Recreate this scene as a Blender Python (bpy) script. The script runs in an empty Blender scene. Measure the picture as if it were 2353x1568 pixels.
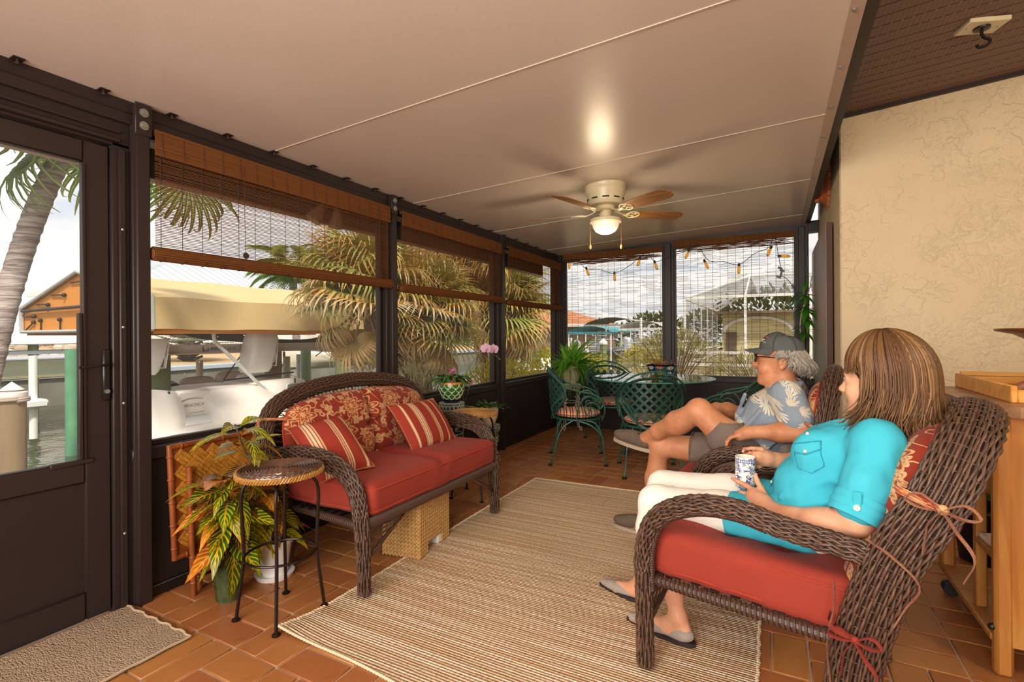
import bpy, math, random
import numpy as np
from mathutils import Vector, Matrix, noise
RND = random.Random(7)
SC = bpy.context.scene
COL = SC.collection
PI = math.pi
D = bpy.data

def lin(h):
    if isinstance(h, str):
        c = [int(h[i:i+2], 16)/255 for i in (0, 2, 4)]
    else:
        c = [v/255 for v in h]
    return tuple((v/12.92 if v <= .04045 else ((v+.055)/1.055)**2.4) for v in c) + (1.,)

# ------------------------------------------------------------------ camera, sky, sun, exposure
EYE = 1.25
FPX = 1150.0
YAW = math.radians(27.73)
cam = D.cameras.new('camera')
cam.sensor_width = 36.0
cam.lens = 36.0*FPX/2353
cam.shift_y = -13.0/2353
cam.clip_start = .03
cam.clip_end = 500
camo = D.objects.new('camera', cam)
COL.objects.link(camo)
camo.matrix_world = Matrix.Translation((0, 0, EYE)) @ Matrix.Rotation(YAW, 4, 'Z') @ Matrix.Rotation(PI/2, 4, 'X') @ Matrix.Rotation(math.radians(-.4), 4, 'Z')
SC.camera = camo
SC.view_settings.view_transform = 'Standard'
SC.view_settings.look = 'None'
SC.view_settings.gamma = 1
SC.view_settings.use_curve_mapping = False
SC.view_settings.exposure = 0.0
SC.cycles.max_bounces = 7
SC.cycles.diffuse_bounces = 4
SC.cycles.transparent_max_bounces = 24
SC.cycles.caustics_reflective = False
SC.cycles.caustics_refractive = False
SC.cycles.sample_clamp_indirect = 4

def arealamp(name, loc, target, sx, sy, power, color, spread=PI):
    l = D.lights.new(name, 'AREA')
    l.shape = 'RECTANGLE'
    l.size, l.size_y = sx, sy
    l.energy = power
    l.color = color
    l.spread = spread
    o = D.objects.new(name, l)
    COL.objects.link(o)
    o.location = loc
    o.rotation_euler = (Vector(target)-Vector(loc)).to_track_quat('-Z', 'Y').to_euler()
    return o

sun = D.lights.new('sun', 'SUN')
sun.energy = 4.6
sun.angle = math.radians(6)
sun.color = (1, .93, .82)
suno = D.objects.new('sun', sun)
COL.objects.link(suno)
sdir = Vector((.66, -.5, 1.0))
suno.rotation_euler = sdir.to_track_quat('Z', 'Y').to_euler()
suno.location = (0, 0, 30)
# unseen fill added behind the camera in place of porch-end daylight, and a warm porch lamp on the house wall
arealamp('fill_behind_camera', (-.9, -1.9, 1.6), (-.9, 4, 1.0), 3.2, 2.2, 210, (1, .92, .84))
arealamp('porch_lamp', (1.9, 1.2, 2.55), (1.1, 4.5, 1.4), .35, .35, 26, (1, .84, .64))
arealamp('fill_sitters', (-.55, .2, 2.2), (.2, 2.8, .8), .5, .5, 22, (1, .90, .78))  # added fill aimed at the sitters, no fixture hangs there

# ------------------------------------------------------------------ node helpers
class NT:
    def __init__(s, mat):
        s.m = mat
        mat.use_nodes = True
        s.t = mat.node_tree
        s.t.nodes.clear()
        s.out = s.t.nodes.new('ShaderNodeOutputWorld' if isinstance(mat, bpy.types.World) else 'ShaderNodeOutputMaterial')
    def n(s, typ, ins=None, **kw):
        nd = s.t.nodes.new('ShaderNode'+typ)
        for k, v in kw.items():
            setattr(nd, k, v)
        for k, v in (ins or {}).items():
            s.set(nd.inputs[k], v)
        return nd
    def set(s, sock, v):
        if isinstance(v, bpy.types.NodeSocket):
            s.t.links.new(v, sock)
        elif isinstance(v, bpy.types.Node):
            s.t.links.new(v.outputs[0], sock)
        elif isinstance(v, (tuple, list)) and hasattr(sock.default_value, '__len__'):
            n = len(sock.default_value)
            sock.default_value = tuple(v)[:n] if len(v) >= n else tuple(v)+(1.,)*(n-len(v))
        else:
            sock.default_value = v
    def ma(s, op, a, b=0., c=None, clamp=False):
        nd = s.n('Math', operation=op, use_clamp=clamp)
        s.set(nd.inputs[0], a)
        s.set(nd.inputs[1], b)
        if c is not None:
            s.set(nd.inputs[2], c)
        return nd.outputs[0]
    def vm(s, op, a, b=(0, 0, 0), out=0):
        nd = s.n('VectorMath', operation=op)
        s.set(nd.inputs[0], a)
        if op == 'SCALE':
            s.set(nd.inputs[3], b)
        else:
            s.set(nd.inputs[1], b)
        return nd.outputs[out]
    def step(s, x, lo, hi):
        return s.n('MapRange', {0: x, 1: lo, 2: hi, 3: 0., 4: 1.}, interpolation_type='SMOOTHSTEP').outputs[0]
    def mix(s, f, a, b, mode='MIX'):
        nd = s.n('Mix', data_type='RGBA', blend_type=mode)
        s.set(nd.inputs[0], f)
        s.set(nd.inputs[6], a)
        s.set(nd.inputs[7], b)
        return nd.outputs[2]
    def ramp(s, f, stops, interp='LINEAR'):
        nd = s.n('ValToRGB', {0: f})
        cr = nd.color_ramp
        cr.interpolation = interp
        while len(cr.elements) < len(stops):
            cr.elements.new(.5)
        for e, (p, c) in zip(cr.elements, stops):
            e.position = p
            e.color = c
        return nd.outputs[0]
    def obj(s):
        return s.n('TexCoord').outputs['Object']
    def uv(s):
        return s.n('TexCoord').outputs['UV']
    def noise(s, vec, scale, detail=3, rough=.5, out=0, dist=0.):
        return s.n('TexNoise', {'Vector': vec, 'Scale': scale, 'Detail': detail, 'Roughness': rough, 'Distortion': dist}).outputs[out]
    def map(s, vec, scale=(1, 1, 1), loc=(0, 0, 0), rot=(0, 0, 0)):
        return s.n('Mapping', {'Vector': vec, 'Location': loc, 'Rotation': rot, 'Scale': scale}).outputs[0]
    def sep(s, vec):
        return s.n('SeparateXYZ', {0: vec}).outputs
    def comb(s, x, y, z):
        return s.n('CombineXYZ', {0: x, 1: y, 2: z}).outputs[0]
    def rand(s):
        return s.n('ObjectInfo').outputs['Random']
    def attr(s, name='var'):
        return s.n('Attribute', attribute_name=name).outputs['Fac']
    def bump(s, h, strength=.3, dist=.01):
        return s.n('Bump', {'Height': h, 'Strength': strength, 'Distance': dist}).outputs[0]
    def bsdf(s, color, rough=.5, metal=0., normal=None, spec=.5, **kw):
        b = s.n('BsdfPrincipled')
        s.set(b.inputs['Base Color'], color)
        s.set(b.inputs['Roughness'], rough)
        s.set(b.inputs['Metallic'], metal)
        s.set(b.inputs['Specular IOR Level'], spec)
        if normal is not None:
            s.set(b.inputs['Normal'], normal)
        for k, v in kw.items():
            s.set(b.inputs[k.replace('_', ' ')], v)
        return b.outputs[0]
    def done(s, sh):
        s.set(s.out.inputs[0], sh)
        return s.m

def newmat(name):
    return NT(D.materials.new(name))

def plain(name, col, rough=.5, metal=0., var=.12, nscale=8., bump=0., bscale=60., spec=.5, randv=0., stretch=(1, 1, 1), **kw):
    """one base colour with a little noise of its own, fine relief, optional per-object variation"""
    t = newmat(name)
    c = lin(col)
    o = t.map(t.obj(), stretch)
    n = t.noise(o, nscale, 4)
    dark = tuple(v*(1-var) for v in c[:3])+(1,)
    lite = tuple(min(1, v*(1+var)) for v in c[:3])+(1,)
    cc = t.mix(n, dark, lite)
    if randv:
        cc = t.n('HueSaturation', {'Color': cc, 'Value': t.ma('ADD', 1-randv/2, t.ma('MULTIPLY', t.rand(), randv))}).outputs[0]
    nm = t.bump(t.noise(o, bscale, 3), bump, .005) if bump else None
    return t.done(t.bsdf(cc, rough, metal, nm, spec, **kw))

# ------------------------------------------------------------------ mesh builder
def nrm(v):
    v = np.asarray(v, float)
    l = np.linalg.norm(v)
    return v/l if l > 1e-12 else v

def smoothpath(pts, n=40, closed=False):
    """Catmull-Rom through pts, resampled evenly to n points"""
    P = np.array(pts, float)
    if closed:
        Q = np.vstack([P[-1:], P, P[:2]])
    else:
        Q = np.vstack([2*P[0]-P[1], P, 2*P[-1]-P[-2]])
    out = []
    for i in range(1, len(Q)-2):
        p0, p1, p2, p3 = Q[i-1:i+3]
        for t in np.linspace(0, 1, 16, endpoint=False):
            out.append(.5*((2*p1)+(-p0+p2)*t+(2*p0-5*p1+4*p2-p3)*t*t+(-p0+3*p1-3*p2+p3)*t**3))
    if not closed:
        out.append(Q[-2])
    out = np.array(out)
    if closed:
        out = np.vstack([out, out[:1]])
    s = np.r_[0, np.cumsum(np.linalg.norm(np.diff(out, axis=0), axis=1))]
    tt = np.linspace(0, s[-1], n+1)[:-1] if closed else np.linspace(0, s[-1], n)
    return np.stack([np.interp(tt, s, out[:, k]) for k in range(out.shape[1])], 1)

def frames(P, closed=False, ref=None):
    P = np.asarray(P, float)
    if closed:
        T = np.roll(P, -1, 0)-np.roll(P, 1, 0)
    else:
        T = np.gradient(P, axis=0)
    T /= np.maximum(np.linalg.norm(T, axis=1, keepdims=True), 1e-9)
    N = np.zeros_like(P)
    if ref is not None:
        r = np.asarray(ref, float)
        for i in range(len(P)):
            v = r-T[i]*(r@T[i])
            N[i] = nrm(v)
    else:
        a = np.array([0, 0, 1.]) if abs(T[0][2]) < .9 else np.array([1., 0, 0])
        v = nrm(a-T[0]*(a@T[0]))
        for i in range(len(P)):
            v = nrm(v-T[i]*(v@T[i]))
            N[i] = v
    return T, N, np.cross(T, N)

class MB:
    def __init__(s):
        s.v, s.f, s.u, s.a, s.mi = [], [], [], [], []
        s.n = 0
        s.cur = 0
    def add(s, v, f, uv=None, a=0., M=None):
        v = np.asarray(v, float).reshape(-1, 3)
        if M is not None:
            M = np.array(M)
            v = v@M[:3, :3].T+M[:3, 3]
        s.v.append(v)
        s.f += [tuple(i+s.n for i in q) for q in f]
        s.mi += [s.cur]*len(f)
        s.u.append(np.zeros((len(v), 2)) if uv is None else np.asarray(uv, float))
        s.a.append(np.full(len(v), a) if np.isscalar(a) else np.asarray(a, float))
        s.n += len(v)
        return s
    def box(s, c, d, rot=None, b=0., M=None, a=0.):
        """box of size d centred c, chamfer b, rot = z angle or 3x3/4x4 matrix"""
        h = np.array(d, float)/2
        V, F = [], []
        if b <= 0:
            for z in (-1, 1):
                for y in (-1, 1):
                    for x in (-1, 1):
                        V.append((x*h[0], y*h[1], z*h[2]))
            F = [(0, 2, 3, 1), (4, 5, 7, 6), (0, 1, 5, 4), (2, 6, 7, 3), (0, 4, 6, 2), (1, 3, 7, 5)]
        else:
            b = min(b, .49*min(d))
            idx = {}
            for z in (-1, 1):
                for y in (-1, 1):
                    for x in (-1, 1):
                        sg = np.array([x, y, z])
                        for ax in range(3):
                            p = sg*(h-b)
                            p[ax] = sg[ax]*h[ax]
                            idx[(x, y, z, ax)] = len(V)
                            V.append(p)
            def k(x, y, z, ax): return idx[(x, y, z, ax)]
            for sgn in (-1, 1):
                q = [k(sgn, y, z, 0) for y, z in ((-1, -1), (1, -1), (1, 1), (-1, 1))]
                F.append(tuple(q if sgn > 0 else q[::-1]))
                q = [k(x, sgn, z, 1) for x, z in ((-1, -1), (-1, 1), (1, 1), (1, -1))]
                F.append(tuple(q if sgn > 0 else q[::-1]))
                q = [k(x, y, sgn, 2) for x, y in ((-1, -1), (1, -1), (1, 1), (-1, 1))]
                F.append(tuple(q if sgn > 0 else q[::-1]))
            for s1 in (-1, 1):
                for s2 in (-1, 1):
                    for (ax, a1, a2) in ((2, 0, 1), (0, 1, 2), (1, 2, 0)):
                        def kk(t, axn):
                            c3 = [0, 0, 0]
                            c3[ax] = t
                            c3[a1] = s1
                            c3[a2] = s2
                            return k(*c3, axn)
                        q = (kk(-1, a1), kk(1, a1), kk(1, a2), kk(-1, a2))
                        F.append(q if s1*s2 < 0 else q[::-1])
            for z in (-1, 1):
                for y in (-1, 1):
                    for x in (-1, 1):
                        q = (k(x, y, z, 0), k(x, y, z, 1), k(x, y, z, 2))
                        F.append(q if x*y*z > 0 else q[::-1])
        V = np.array(V)
        if rot is not None:
            R = np.array(Matrix.Rotation(rot, 3, 'Z')) if np.isscalar(rot) else np.array(rot)[:3, :3]
            V = V@R.T
        return s.add(V+np.array(c, float), F, M=M, a=a)
    def bx(s, x0, x1, y0, y1, z0, z1, b=0., a=0.):
        return s.box(((x0+x1)/2, (y0+y1)/2, (z0+z1)/2), (abs(x1-x0), abs(y1-y0), abs(z1-z0)), b=b, a=a)
    def bar(s, p, q, w, h, up=(0, 0, 1), b=0., ext=0.):
        p, q = np.array(p, float), np.array(q, float)
        t = nrm(q-p)
        up = np.array(up, float)
        if abs(t@up) > .98:
            up = np.array([1., 0, 0])
        n = nrm(up-t*(up@t))
        R = np.stack([t, np.cross(n, t), n], 1)
        return s.box((p+q)/2, (np.linalg.norm(q-p)+2*ext, w, h), rot=R, b=b)
    def tube(s, P, r, seg=8, closed=False, ref=None, ry=None, cap=True, a=0., tw=0., uvs=1.):
        P = np.asarray(P, float)
        n = len(P)
        r = np.full(n, r) if np.isscalar(r) else np.asarray(r, float)
        ry = r if ry is None else (np.full(n, ry) if np.isscalar(ry) else np.asarray(ry, float))
        T, N, B = frames(P, closed, ref)
        an = np.linspace(0, 2*PI, seg, endpoint=False)
        if tw:
            an = an[None, :]+tw*np.arange(n)[:, None]
        else:
            an = np.repeat(an[None, :], n, 0)
        V = P[:, None, :]+(np.cos(an)*r[:, None])[:, :, None]*N[:, None, :]+(np.sin(an)*ry[:, None])[:, :, None]*B[:, None, :]
        L = np.r_[0, np.cumsum(np.linalg.norm(np.diff(P, axis=0), axis=1))]*uvs
        UV = np.stack([np.repeat(np.arange(seg)[None, :]/seg, n, 0), np.repeat(L[:, None], seg, 1)], 2).reshape(-1, 2)
        F = []
        m = n if closed else n-1
        for i in range(m):
            j = (i+1) % n
            for k in range(seg):
                k2 = (k+1) % seg
                F.append((i*seg+k, i*seg+k2, j*seg+k2, j*seg+k))
        if cap and not closed:
            F.append(tuple(range(seg))[::-1])
            F.append(tuple((n-1)*seg+k for k in range(seg)))
        return s.add(V.reshape(-1, 3), F, uv=UV, a=a)
    def cyl(s, p, q, r, r2=None, seg=12, a=0.):
        return s.tube([p, q], [r, r if r2 is None else r2], seg, a=a)
    def lathe(s, prof, c=(0, 0, 0), seg=24, sy=1., M=None, a=0., cap=True):
        """profile [(r,z)...] about z through c"""
        pr = np.array(prof, float)
        n = len(pr)
        an = np.linspace(0, 2*PI, seg, endpoint=False)
        V = np.stack([pr[:, 0][:, None]*np.cos(an)+c[0], pr[:, 0][:, None]*np.sin(an)*sy+c[1], np.repeat(pr[:, 1][:, None], seg, 1)+c[2]], 2)
        UV = np.stack([np.repeat((an/(2*PI))[None, :], n, 0), np.repeat(pr[:, 1][:, None], seg, 1)], 2).reshape(-1, 2)
        F = []
        for i in range(n-1):
            for k in range(seg):
                k2 = (k+1) % seg
                F.append((i*seg+k, i*seg+k2, (i+1)*seg+k2, (i+1)*seg+k))
        if cap and pr[0, 0] > 1e-6:
            F.append(tuple(range(seg))[::-1])
        if cap and pr[-1, 0] > 1e-6:
            F.append(tuple((n-1)*seg+k for k in range(seg)))
        return s.add(V.reshape(-1, 3), F, uv=UV, M=M, a=a)
    def prism(s, poly, z0, z1, M=None, a=0.):
        P = np.array(poly, float)
        n = len(P)
        V = np.vstack([np.c_[P, np.full(n, z0)], np.c_[P, np.full(n, z1)]])
        F = [tuple(range(n))[::-1], tuple(range(n, 2*n))]+[(i, (i+1) % n, n+(i+1) % n, n+i) for i in range(n)]
        return s.add(V, F, M=M, a=a)
    def ball(s, c, r, seg=12, rings=8, M=None, a=0.):
        r = (r, r, r) if np.isscalar(r) else r
        th = np.linspace(0, PI, rings+1)
        V = [(0, 0, -1)]
        for t in th[1:-1]:
            for k in range(seg):
                p = 2*PI*k/seg
                V.append((math.sin(t)*math.cos(p), math.sin(t)*math.sin(p), -math.cos(t)))
        V.append((0, 0, 1))
        F = [(0, 1+(k+1) % seg, 1+k) for k in range(seg)]
        for i in range(rings-2):
            for k in range(seg):
                k2 = (k+1) % seg
                F.append((1+i*seg+k, 1+i*seg+k2, 1+(i+1)*seg+k2, 1+(i+1)*seg+k))
        l = len(V)-1
        F += [(l, l-seg+k, l-seg+(k+1) % seg) for k in range(seg)]
        return s.add(np.array(V)*np.array(r)+(0 if M is not None else np.array(c)), F, M=M, a=a)
    def grid(s, fn, nu, nv, closed_u=False, a=0., flip=False):
        V, UV = [], []
        for i in range(nu):
            u = i/(nu if closed_u else nu-1)
            for j in range(nv):
                v = j/(nv-1)
                V.append(fn(u, v))
                UV.append((u, v))
        F = []
        for i in range(nu if closed_u else nu-1):
            i2 = (i+1) % nu
            for j in range(nv-1):
                q = (i*nv+j, i2*nv+j, i2*nv+j+1, i*nv+j+1)
                F.append(q[::-1] if flip else q)
        return s.add(V, F, uv=UV, a=a)
    def strand(s, P, r, seg=4, a=0.):
        return s.tube(P, r, seg, cap=False, a=a)
    def mesh(s, name, mats, off=None, smooth=True, ang=40):
        me = D.meshes.new(name)
        V = np.vstack(s.v) if s.v else np.zeros((0, 3))
        if off is not None:
            V = V@off[:3, :3].T+off[:3, 3]
        me.from_pydata(V.tolist(), [], s.f)
        for m in (mats if isinstance(mats, (list, tuple)) else [mats]):
            me.materials.append(m)
        if max(s.mi, default=0) > 0:
            me.polygons.foreach_set('material_index', s.mi)
        li = np.zeros(len(me.loops), int)
        me.loops.foreach_get('vertex_index', li)
        uv = np.vstack(s.u)
        if uv.any():
            l = me.uv_layers.new(name='UVMap')
            l.data.foreach_set('uv', uv[li].ravel())
        a = np.concatenate(s.a)
        if a.any():
            at = me.attributes.new('var', 'FLOAT', 'POINT')
            at.data.foreach_set('value', a)
        me.update()
        if smooth:
            me.polygons.foreach_set('use_smooth', [True]*len(me.polygons))
            if ang and getattr(mats, 'name', '') not in ('brown_wicker_strand', 'blond_brown_hair', 'wavy_grey_hair'):
                me.set_sharp_from_angle(angle=math.radians(ang))
        return me
    def build(s, name, mats, parent=None, world=False, loc=None, label=None, cat=None, group=None, kind=None, smooth=True, ang=40):
        off = None
        if world and parent is not None:
            off = np.linalg.inv(np.array(wmat(parent)))
        elif loc is not None:
            off = np.eye(4)
            off[:3, 3] = -np.array(loc, float)
        o = D.objects.new(name, s.mesh(name, mats, off, smooth, ang))
        COL.objects.link(o)
        if loc is not None:
            o.location = loc
        if parent is not None:
            o.parent = parent
        return tag(o, label, cat, group, kind)

def wmat(o):
    M = Matrix.LocRotScale(o.location, o.rotation_euler, o.scale) if not o.get('_mb') else o.matrix_basis
    return (wmat(o.parent) @ M) if o.parent else M

def tag(o, label=None, cat=None, group=None, kind=None):
    if label:
        o['label'] = label
    if cat:
        o['category'] = cat
    if group:
        o['group'] = group
    if kind:
        o['kind'] = kind
    return o

def thing(name, label, cat, loc=(0, 0, 0), rz=0., group=None, kind=None):
    o = D.objects.new(name, None)
    COL.objects.link(o)
    o.location = loc
    o.rotation_euler = (0, 0, rz)
    o.empty_display_size = .1
    return tag(o, label, cat, group, kind)

def copyobj(src, parent, M=None):
    c = src.copy()
    COL.objects.link(c)
    c.parent = parent
    if M is not None:
        c.location, q, c.scale = M.decompose()
        c.rotation_euler = q.to_euler()
    return c

def copytree(root, loc, rz, label=None, parent=None):
    r = root.copy()
    COL.objects.link(r)
    r.location = loc
    r.rotation_euler = (0, 0, rz)
    r.parent = parent
    if label:
        r['label'] = label
    for ch in list(root.children):
        c = ch.copy()
        COL.objects.link(c)
        c.parent = r
        for g in list(ch.children):
            d = g.copy()
            COL.objects.link(d)
            d.parent = c
    return r

def meshobj(name, me, parent, M):
    o = D.objects.new(name, me)
    COL.objects.link(o)
    o.parent = parent
    o.location, q, o.scale = M.decompose()
    o.rotation_euler = q.to_euler()
    return o

def lookM(p, d, up=(0, 0, 1), s=1.):
    """matrix with local x along d, local z towards up"""
    d = nrm(d)
    up = np.array(up, float)
    if abs(d@up) > .97:
        up = np.array([1., 0, 0])
    z = nrm(up-d*(up@d))
    y = np.cross(z, d)
    M = Matrix.Identity(4)
    for i in range(3):
        M[i][0], M[i][1], M[i][2], M[i][3] = d[i]*s, y[i]*s, z[i]*s, p[i]
    return M

def textobj(name, body, size, M, mat, parent, depth=.0008, spacing=1., shear=0.):
    cu = D.curves.new(name, 'FONT')
    cu.body = body
    cu.size = size
    cu.extrude = depth
    cu.align_x = 'CENTER'
    cu.align_y = 'CENTER'
    cu.space_character = spacing
    cu.shear = shear
    tmp = D.objects.new(name+'_t', cu)
    me = D.meshes.new_from_object(tmp)
    D.objects.remove(tmp)
    D.curves.remove(cu)
    me.name = name
    me.materials.clear()
    me.materials.append(mat)
    return meshobj(name, me, parent, M)

# ------------------------------------------------------------------ sky: bright thin cloud with blue-grey streaks
w = D.worlds.new('sky')
SC.world = w
t = NT(w)
gen = t.n('TexCoord').outputs['Generated']
sx, sy, sz = t.sep(gen)
zz = t.ma('MAXIMUM', t.ma('ADD', sz, .12), .04)
pv = t.comb(t.ma('DIVIDE', sx, zz), t.ma('DIVIDE', sy, zz), .0)
cn = t.noise(t.map(pv, (.55, 1.3, 1), rot=(0, 0, .5)), 1.3, 6, .55)
cl = t.step(cn, .30, .53)
skyc = t.mix(t.step(sz, 0., .6), lin('dfe6ee'), lin('a9c0dc'))
cc = t.mix(cl, skyc, lin('fbf9f6'))
cc = t.mix(t.step(sz, -.06, .0), lin('8f8b80'), cc)
bg = t.n('Background', {'Color': cc, 'Strength': 1.22})
t.set(t.out.inputs[0], bg.outputs[0])
# ================================================================== MATERIALS
M_bronze = plain('dark_bronze_aluminium', '2d2321', .45, .0, .15, 5, .05, 200, .35)
M_bronze2 = plain('dark_bronze_panel', '2a201e', .5, 0, .2, 3, .04, 90, .35)
M_black = plain('black_metal', '1b1716', .35, 0, .15, 20)
M_steel = plain('galvanised_steel', 'a9aaa6', .35, .8, .1, 20)
M_white = plain('white_paint', 'eceae6', .4, 0, .05)
M_wick = plain('brown_resin_wicker', '64452f', .36, 0, .38, 40, .15, 300, .5)
M_wickd = plain('dark_wicker_core', '22160f', .6, 0, .25, 40)
M_wickf = plain('dark_wicker_frame', '4b352a', .45, 0, .25, 50, .2, 250)
M_glasst = None

def pane_mat(name, speck, tint, haze):
    """clear screen / vinyl pane: mostly transparent, faint mesh haze, dried water specks"""
    t = newmat(name)
    o = t.obj()
    v = t.n('TexVoronoi', {'Vector': o, 'Scale': 16., 'Randomness': 1.}, feature='F1')
    d = v.outputs['Distance']
    rn = t.sep(v.outputs['Color'])[0]
    dens = t.step(t.noise(o, 3.2, 2), .46, .68)
    lowz = t.step(t.sep(o)[2], 1.55, .85)
    sp = t.ma('MULTIPLY', t.ma('LESS_THAN', d, t.ma('MULTIPLY', rn, .075)), t.ma('MULTIPLY', t.ma('GREATER_THAN', t.ma('MULTIPLY', dens, lowz), .3), speck))
    fac = t.ma('MAXIMUM', sp, haze)
    tr = t.n('BsdfTransparent', {0: lin(tint)})
    df = t.n('BsdfDiffuse', {0: lin('e9e6e2')})
    m2 = t.n('MixShader', {0: fac, 1: tr, 2: df})
    return t.done(m2.outputs[0])
M_pane = pane_mat('clear_vinyl_pane', 1., 'fbfbfa', .03)
M_pane2 = pane_mat('clear_screen_pane', .0, 'f7f6f4', .03)

def tile_mat():
    t = newmat('terracotta_quarry_tile')
    o = t.obj()
    r = t.rand()
    n = t.noise(o, 5, 5, .6)
    c = t.mix(n, lin('965d30'), lin('b07644'))
    c = t.mix(t.ma('MULTIPLY', t.step(t.noise(o, 16, 5, .7), .5, .75), .35), c, lin('7d4523'))
    c = t.n('HueSaturation', {'Color': c, 'Hue': t.ma('ADD', .49, t.ma('MULTIPLY', r, .016)), 'Saturation': 1.0, 'Value': t.ma('ADD', .90, t.ma('MULTIPLY', r, .2))}).outputs[0]
    rg = t.ma('ADD', .26, t.ma('MULTIPLY', t.noise(o, 22, 4, .7), .2))
    h = t.ma('ADD', t.noise(o, 55, 3), t.ma('MULTIPLY', t.noise(o, 9, 2), 1.5))
    return t.done(t.bsdf(c, rg, 0, t.bump(h, .12, .004), .4))
M_tile = tile_mat()
M_grout = plain('sandy_grout', 'bb9c82', .8, 0, .2, 14, .3, 120)

def ceil_mat():
    t = newmat('embossed_ceiling_panel')
    o = t.obj()
    h = t.ma('ADD', t.noise(o, 90, 3, .6), t.ma('MULTIPLY', t.noise(o, 25, 2), .6))
    c = t.mix(t.noise(o, 1.5, 3), lin('d3c5bb'), lin('dbcec4'))
    return t.done(t.bsdf(c, .30, 0, t.bump(h, .09, .003), .5))
M_ceil = ceil_mat()

def stucco_mat():
    t = newmat('knockdown_stucco')
    o = t.obj()
    wv = t.noise(o, 3.5, 2, .5, out=1)
    oo = t.vm('ADD', o, t.vm('SCALE', wv, .22))
    n1 = t.noise(oo, 10, 4, .55)
    plate = t.ma('MULTIPLY', t.step(n1, .50, .56), t.step(t.noise(o, 1.7, 2), .40, .62))
    mask = t.step(t.noise(o, 2.1, 2), .36, .60)
    fine = t.step(t.noise(oo, 34, 3, .6), .45, .65)
    h = t.ma('ADD', t.ma('MULTIPLY', plate, 1.), t.ma('MULTIPLY', t.ma('MULTIPLY', fine, mask), .8))
    h = t.ma('ADD', h, t.ma('MULTIPLY', t.noise(o, 120, 2), .12))
    c = t.mix(t.noise(o, 2, 3), lin('d9c4a0'), lin('e3d0ae'))
    return t.done(t.bsdf(c, .75, 0, t.bump(h, .6, .009), .25))
M_stucco = stucco_mat()

def soffit_mat():
    t = newmat('perforated_brown_soffit')
    o = t.obj()
    x, y, z = t.sep(o)
    fx = t.ma('FRACT', t.ma('MULTIPLY', x, 42.))
    fy = t.ma('FRACT', t.ma('ADD', t.ma('MULTIPLY', y, 70.), t.ma('MULTIPLY', t.ma('FLOOR', t.ma('MULTIPLY', x, 42.)), .5)))
    dash = t.ma('MULTIPLY', t.ma('LESS_THAN', t.ma('ABSOLUTE', t.ma('SUBTRACT', fx, .5)), .24), t.ma('LESS_THAN', t.ma('ABSOLUTE', t.ma('SUBTRACT', fy, .5)), .12))
    c = t.mix(dash, lin('6a4f47'), lin('907368'))
    return t.done(t.bsdf(c, .5, 0, None, .4))
M_soffit = soffit_mat()

def rug_mat():
    t = newmat('tan_flatweave_rug')
    o = t.obj()
    x, y, z = t.sep(o)
    wob = t.ma('MULTIPLY', t.noise(t.map(o, (3, 30, 1)), 3., 2), .004)
    yy = t.ma('ADD', y, wob)
    rib = t.ma('SINE', t.ma('MULTIPLY', yy, 2*PI/.0135))
    tick = t.ma('SINE', t.ma('ADD', t.ma('MULTIPLY', x, 2*PI/.012), t.ma('MULTIPLY', t.ma('FLOOR', t.ma('MULTIPLY', yy, 1/.0135)), 2.1)))
    band = t.noise(t.map(o, (.5, 46, 1)), 1., 3, .6)
    ft = t.noise(t.map(o, (90, 75, 1)), 1., 2)
    c = t.mix(t.step(band, .40, .62), lin('c9a883'), lin('ecdcc2'))
    c = t.mix(t.ma('MULTIPLY', t.step(ft, .44, .62), .55), c, lin('aa825a'))
    c = t.mix(t.ma('MULTIPLY', t.step(rib, -.4, -1.), .42), c, lin('a8875f'))
    h = t.ma('ADD', rib, t.ma('MULTIPLY', tick, .5))
    return t.done(t.bsdf(c, .9, 0, t.bump(h, .7, .003), .1))
M_rug = rug_mat()

def mat_mat():
    t = newmat('beige_doormat_loop')
    o = t.obj()
    v = t.n('TexVoronoi', {'Vector': t.map(o, (100, 185, 1), rot=(0, 0, .5)), 'Scale': 1.}, feature='F1')
    d = v.outputs['Distance']
    n = t.noise(o, 4, 4)
    c = t.mix(n, lin('9a846d'), lin('b39d85'))
    c = t.mix(t.ma('MULTIPLY', t.step(d, .55, .95), .32), c, lin('6a5645'))
    return t.done(t.bsdf(c, .95, 0, t.bump(t.ma('MULTIPLY', d, -1.), .8, .006), .1))
M_doormat = mat_mat()

def wood_mat(name, c1, c2, rough=.45, sc=(1, 1, .12), scale=9., spec=.4, ringdist=2.):
    t = newmat(name)
    o = t.map(t.obj(), sc)
    n = t.noise(o, scale, 4, .6, dist=ringdist)
    f = t.noise(t.map(t.obj(), tuple(v*4 for v in sc)), scale*2.2, 3)
    c = t.mix(t.step(n, .3, .7), lin(c1), lin(c2))
    c = t.mix(t.ma('MULTIPLY', f, .3), c, lin(c1))
    return t.done(t.bsdf(c, rough, 0, t.bump(f, .06, .003), spec))
M_pine = wood_mat('honey_pine', 'a8672a', 'c38c46')
M_pineh = wood_mat('honey_pine_flat', '9e6633', 'bd8c52', .5, (.12, 1, 1))
M_pinetop = wood_mat('worn_brown_pine_top', '8e6647', 'ae835f', .4, (.15, 1, 1))
M_tray = wood_mat('golden_tray_wood', 'c98636', 'e2aa56', .4, (.12, 1, 1))
M_drift = wood_mat('reddish_driftwood', '7d4a33', '9b6147', .5, (1, 1, .4), 14)
M_bowl = wood_mat('dark_turned_wood', '5c3626', '7e4b33', .3, (1, .2, 1), 8)

# ================================================================== SETTING
def S(o):
    o['kind'] = 'structure'
    return o
WX, FY = -2.65, 6.47             # inner faces of the left and far screen walls
def ceilz(x): return 2.466+.043*x

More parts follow.
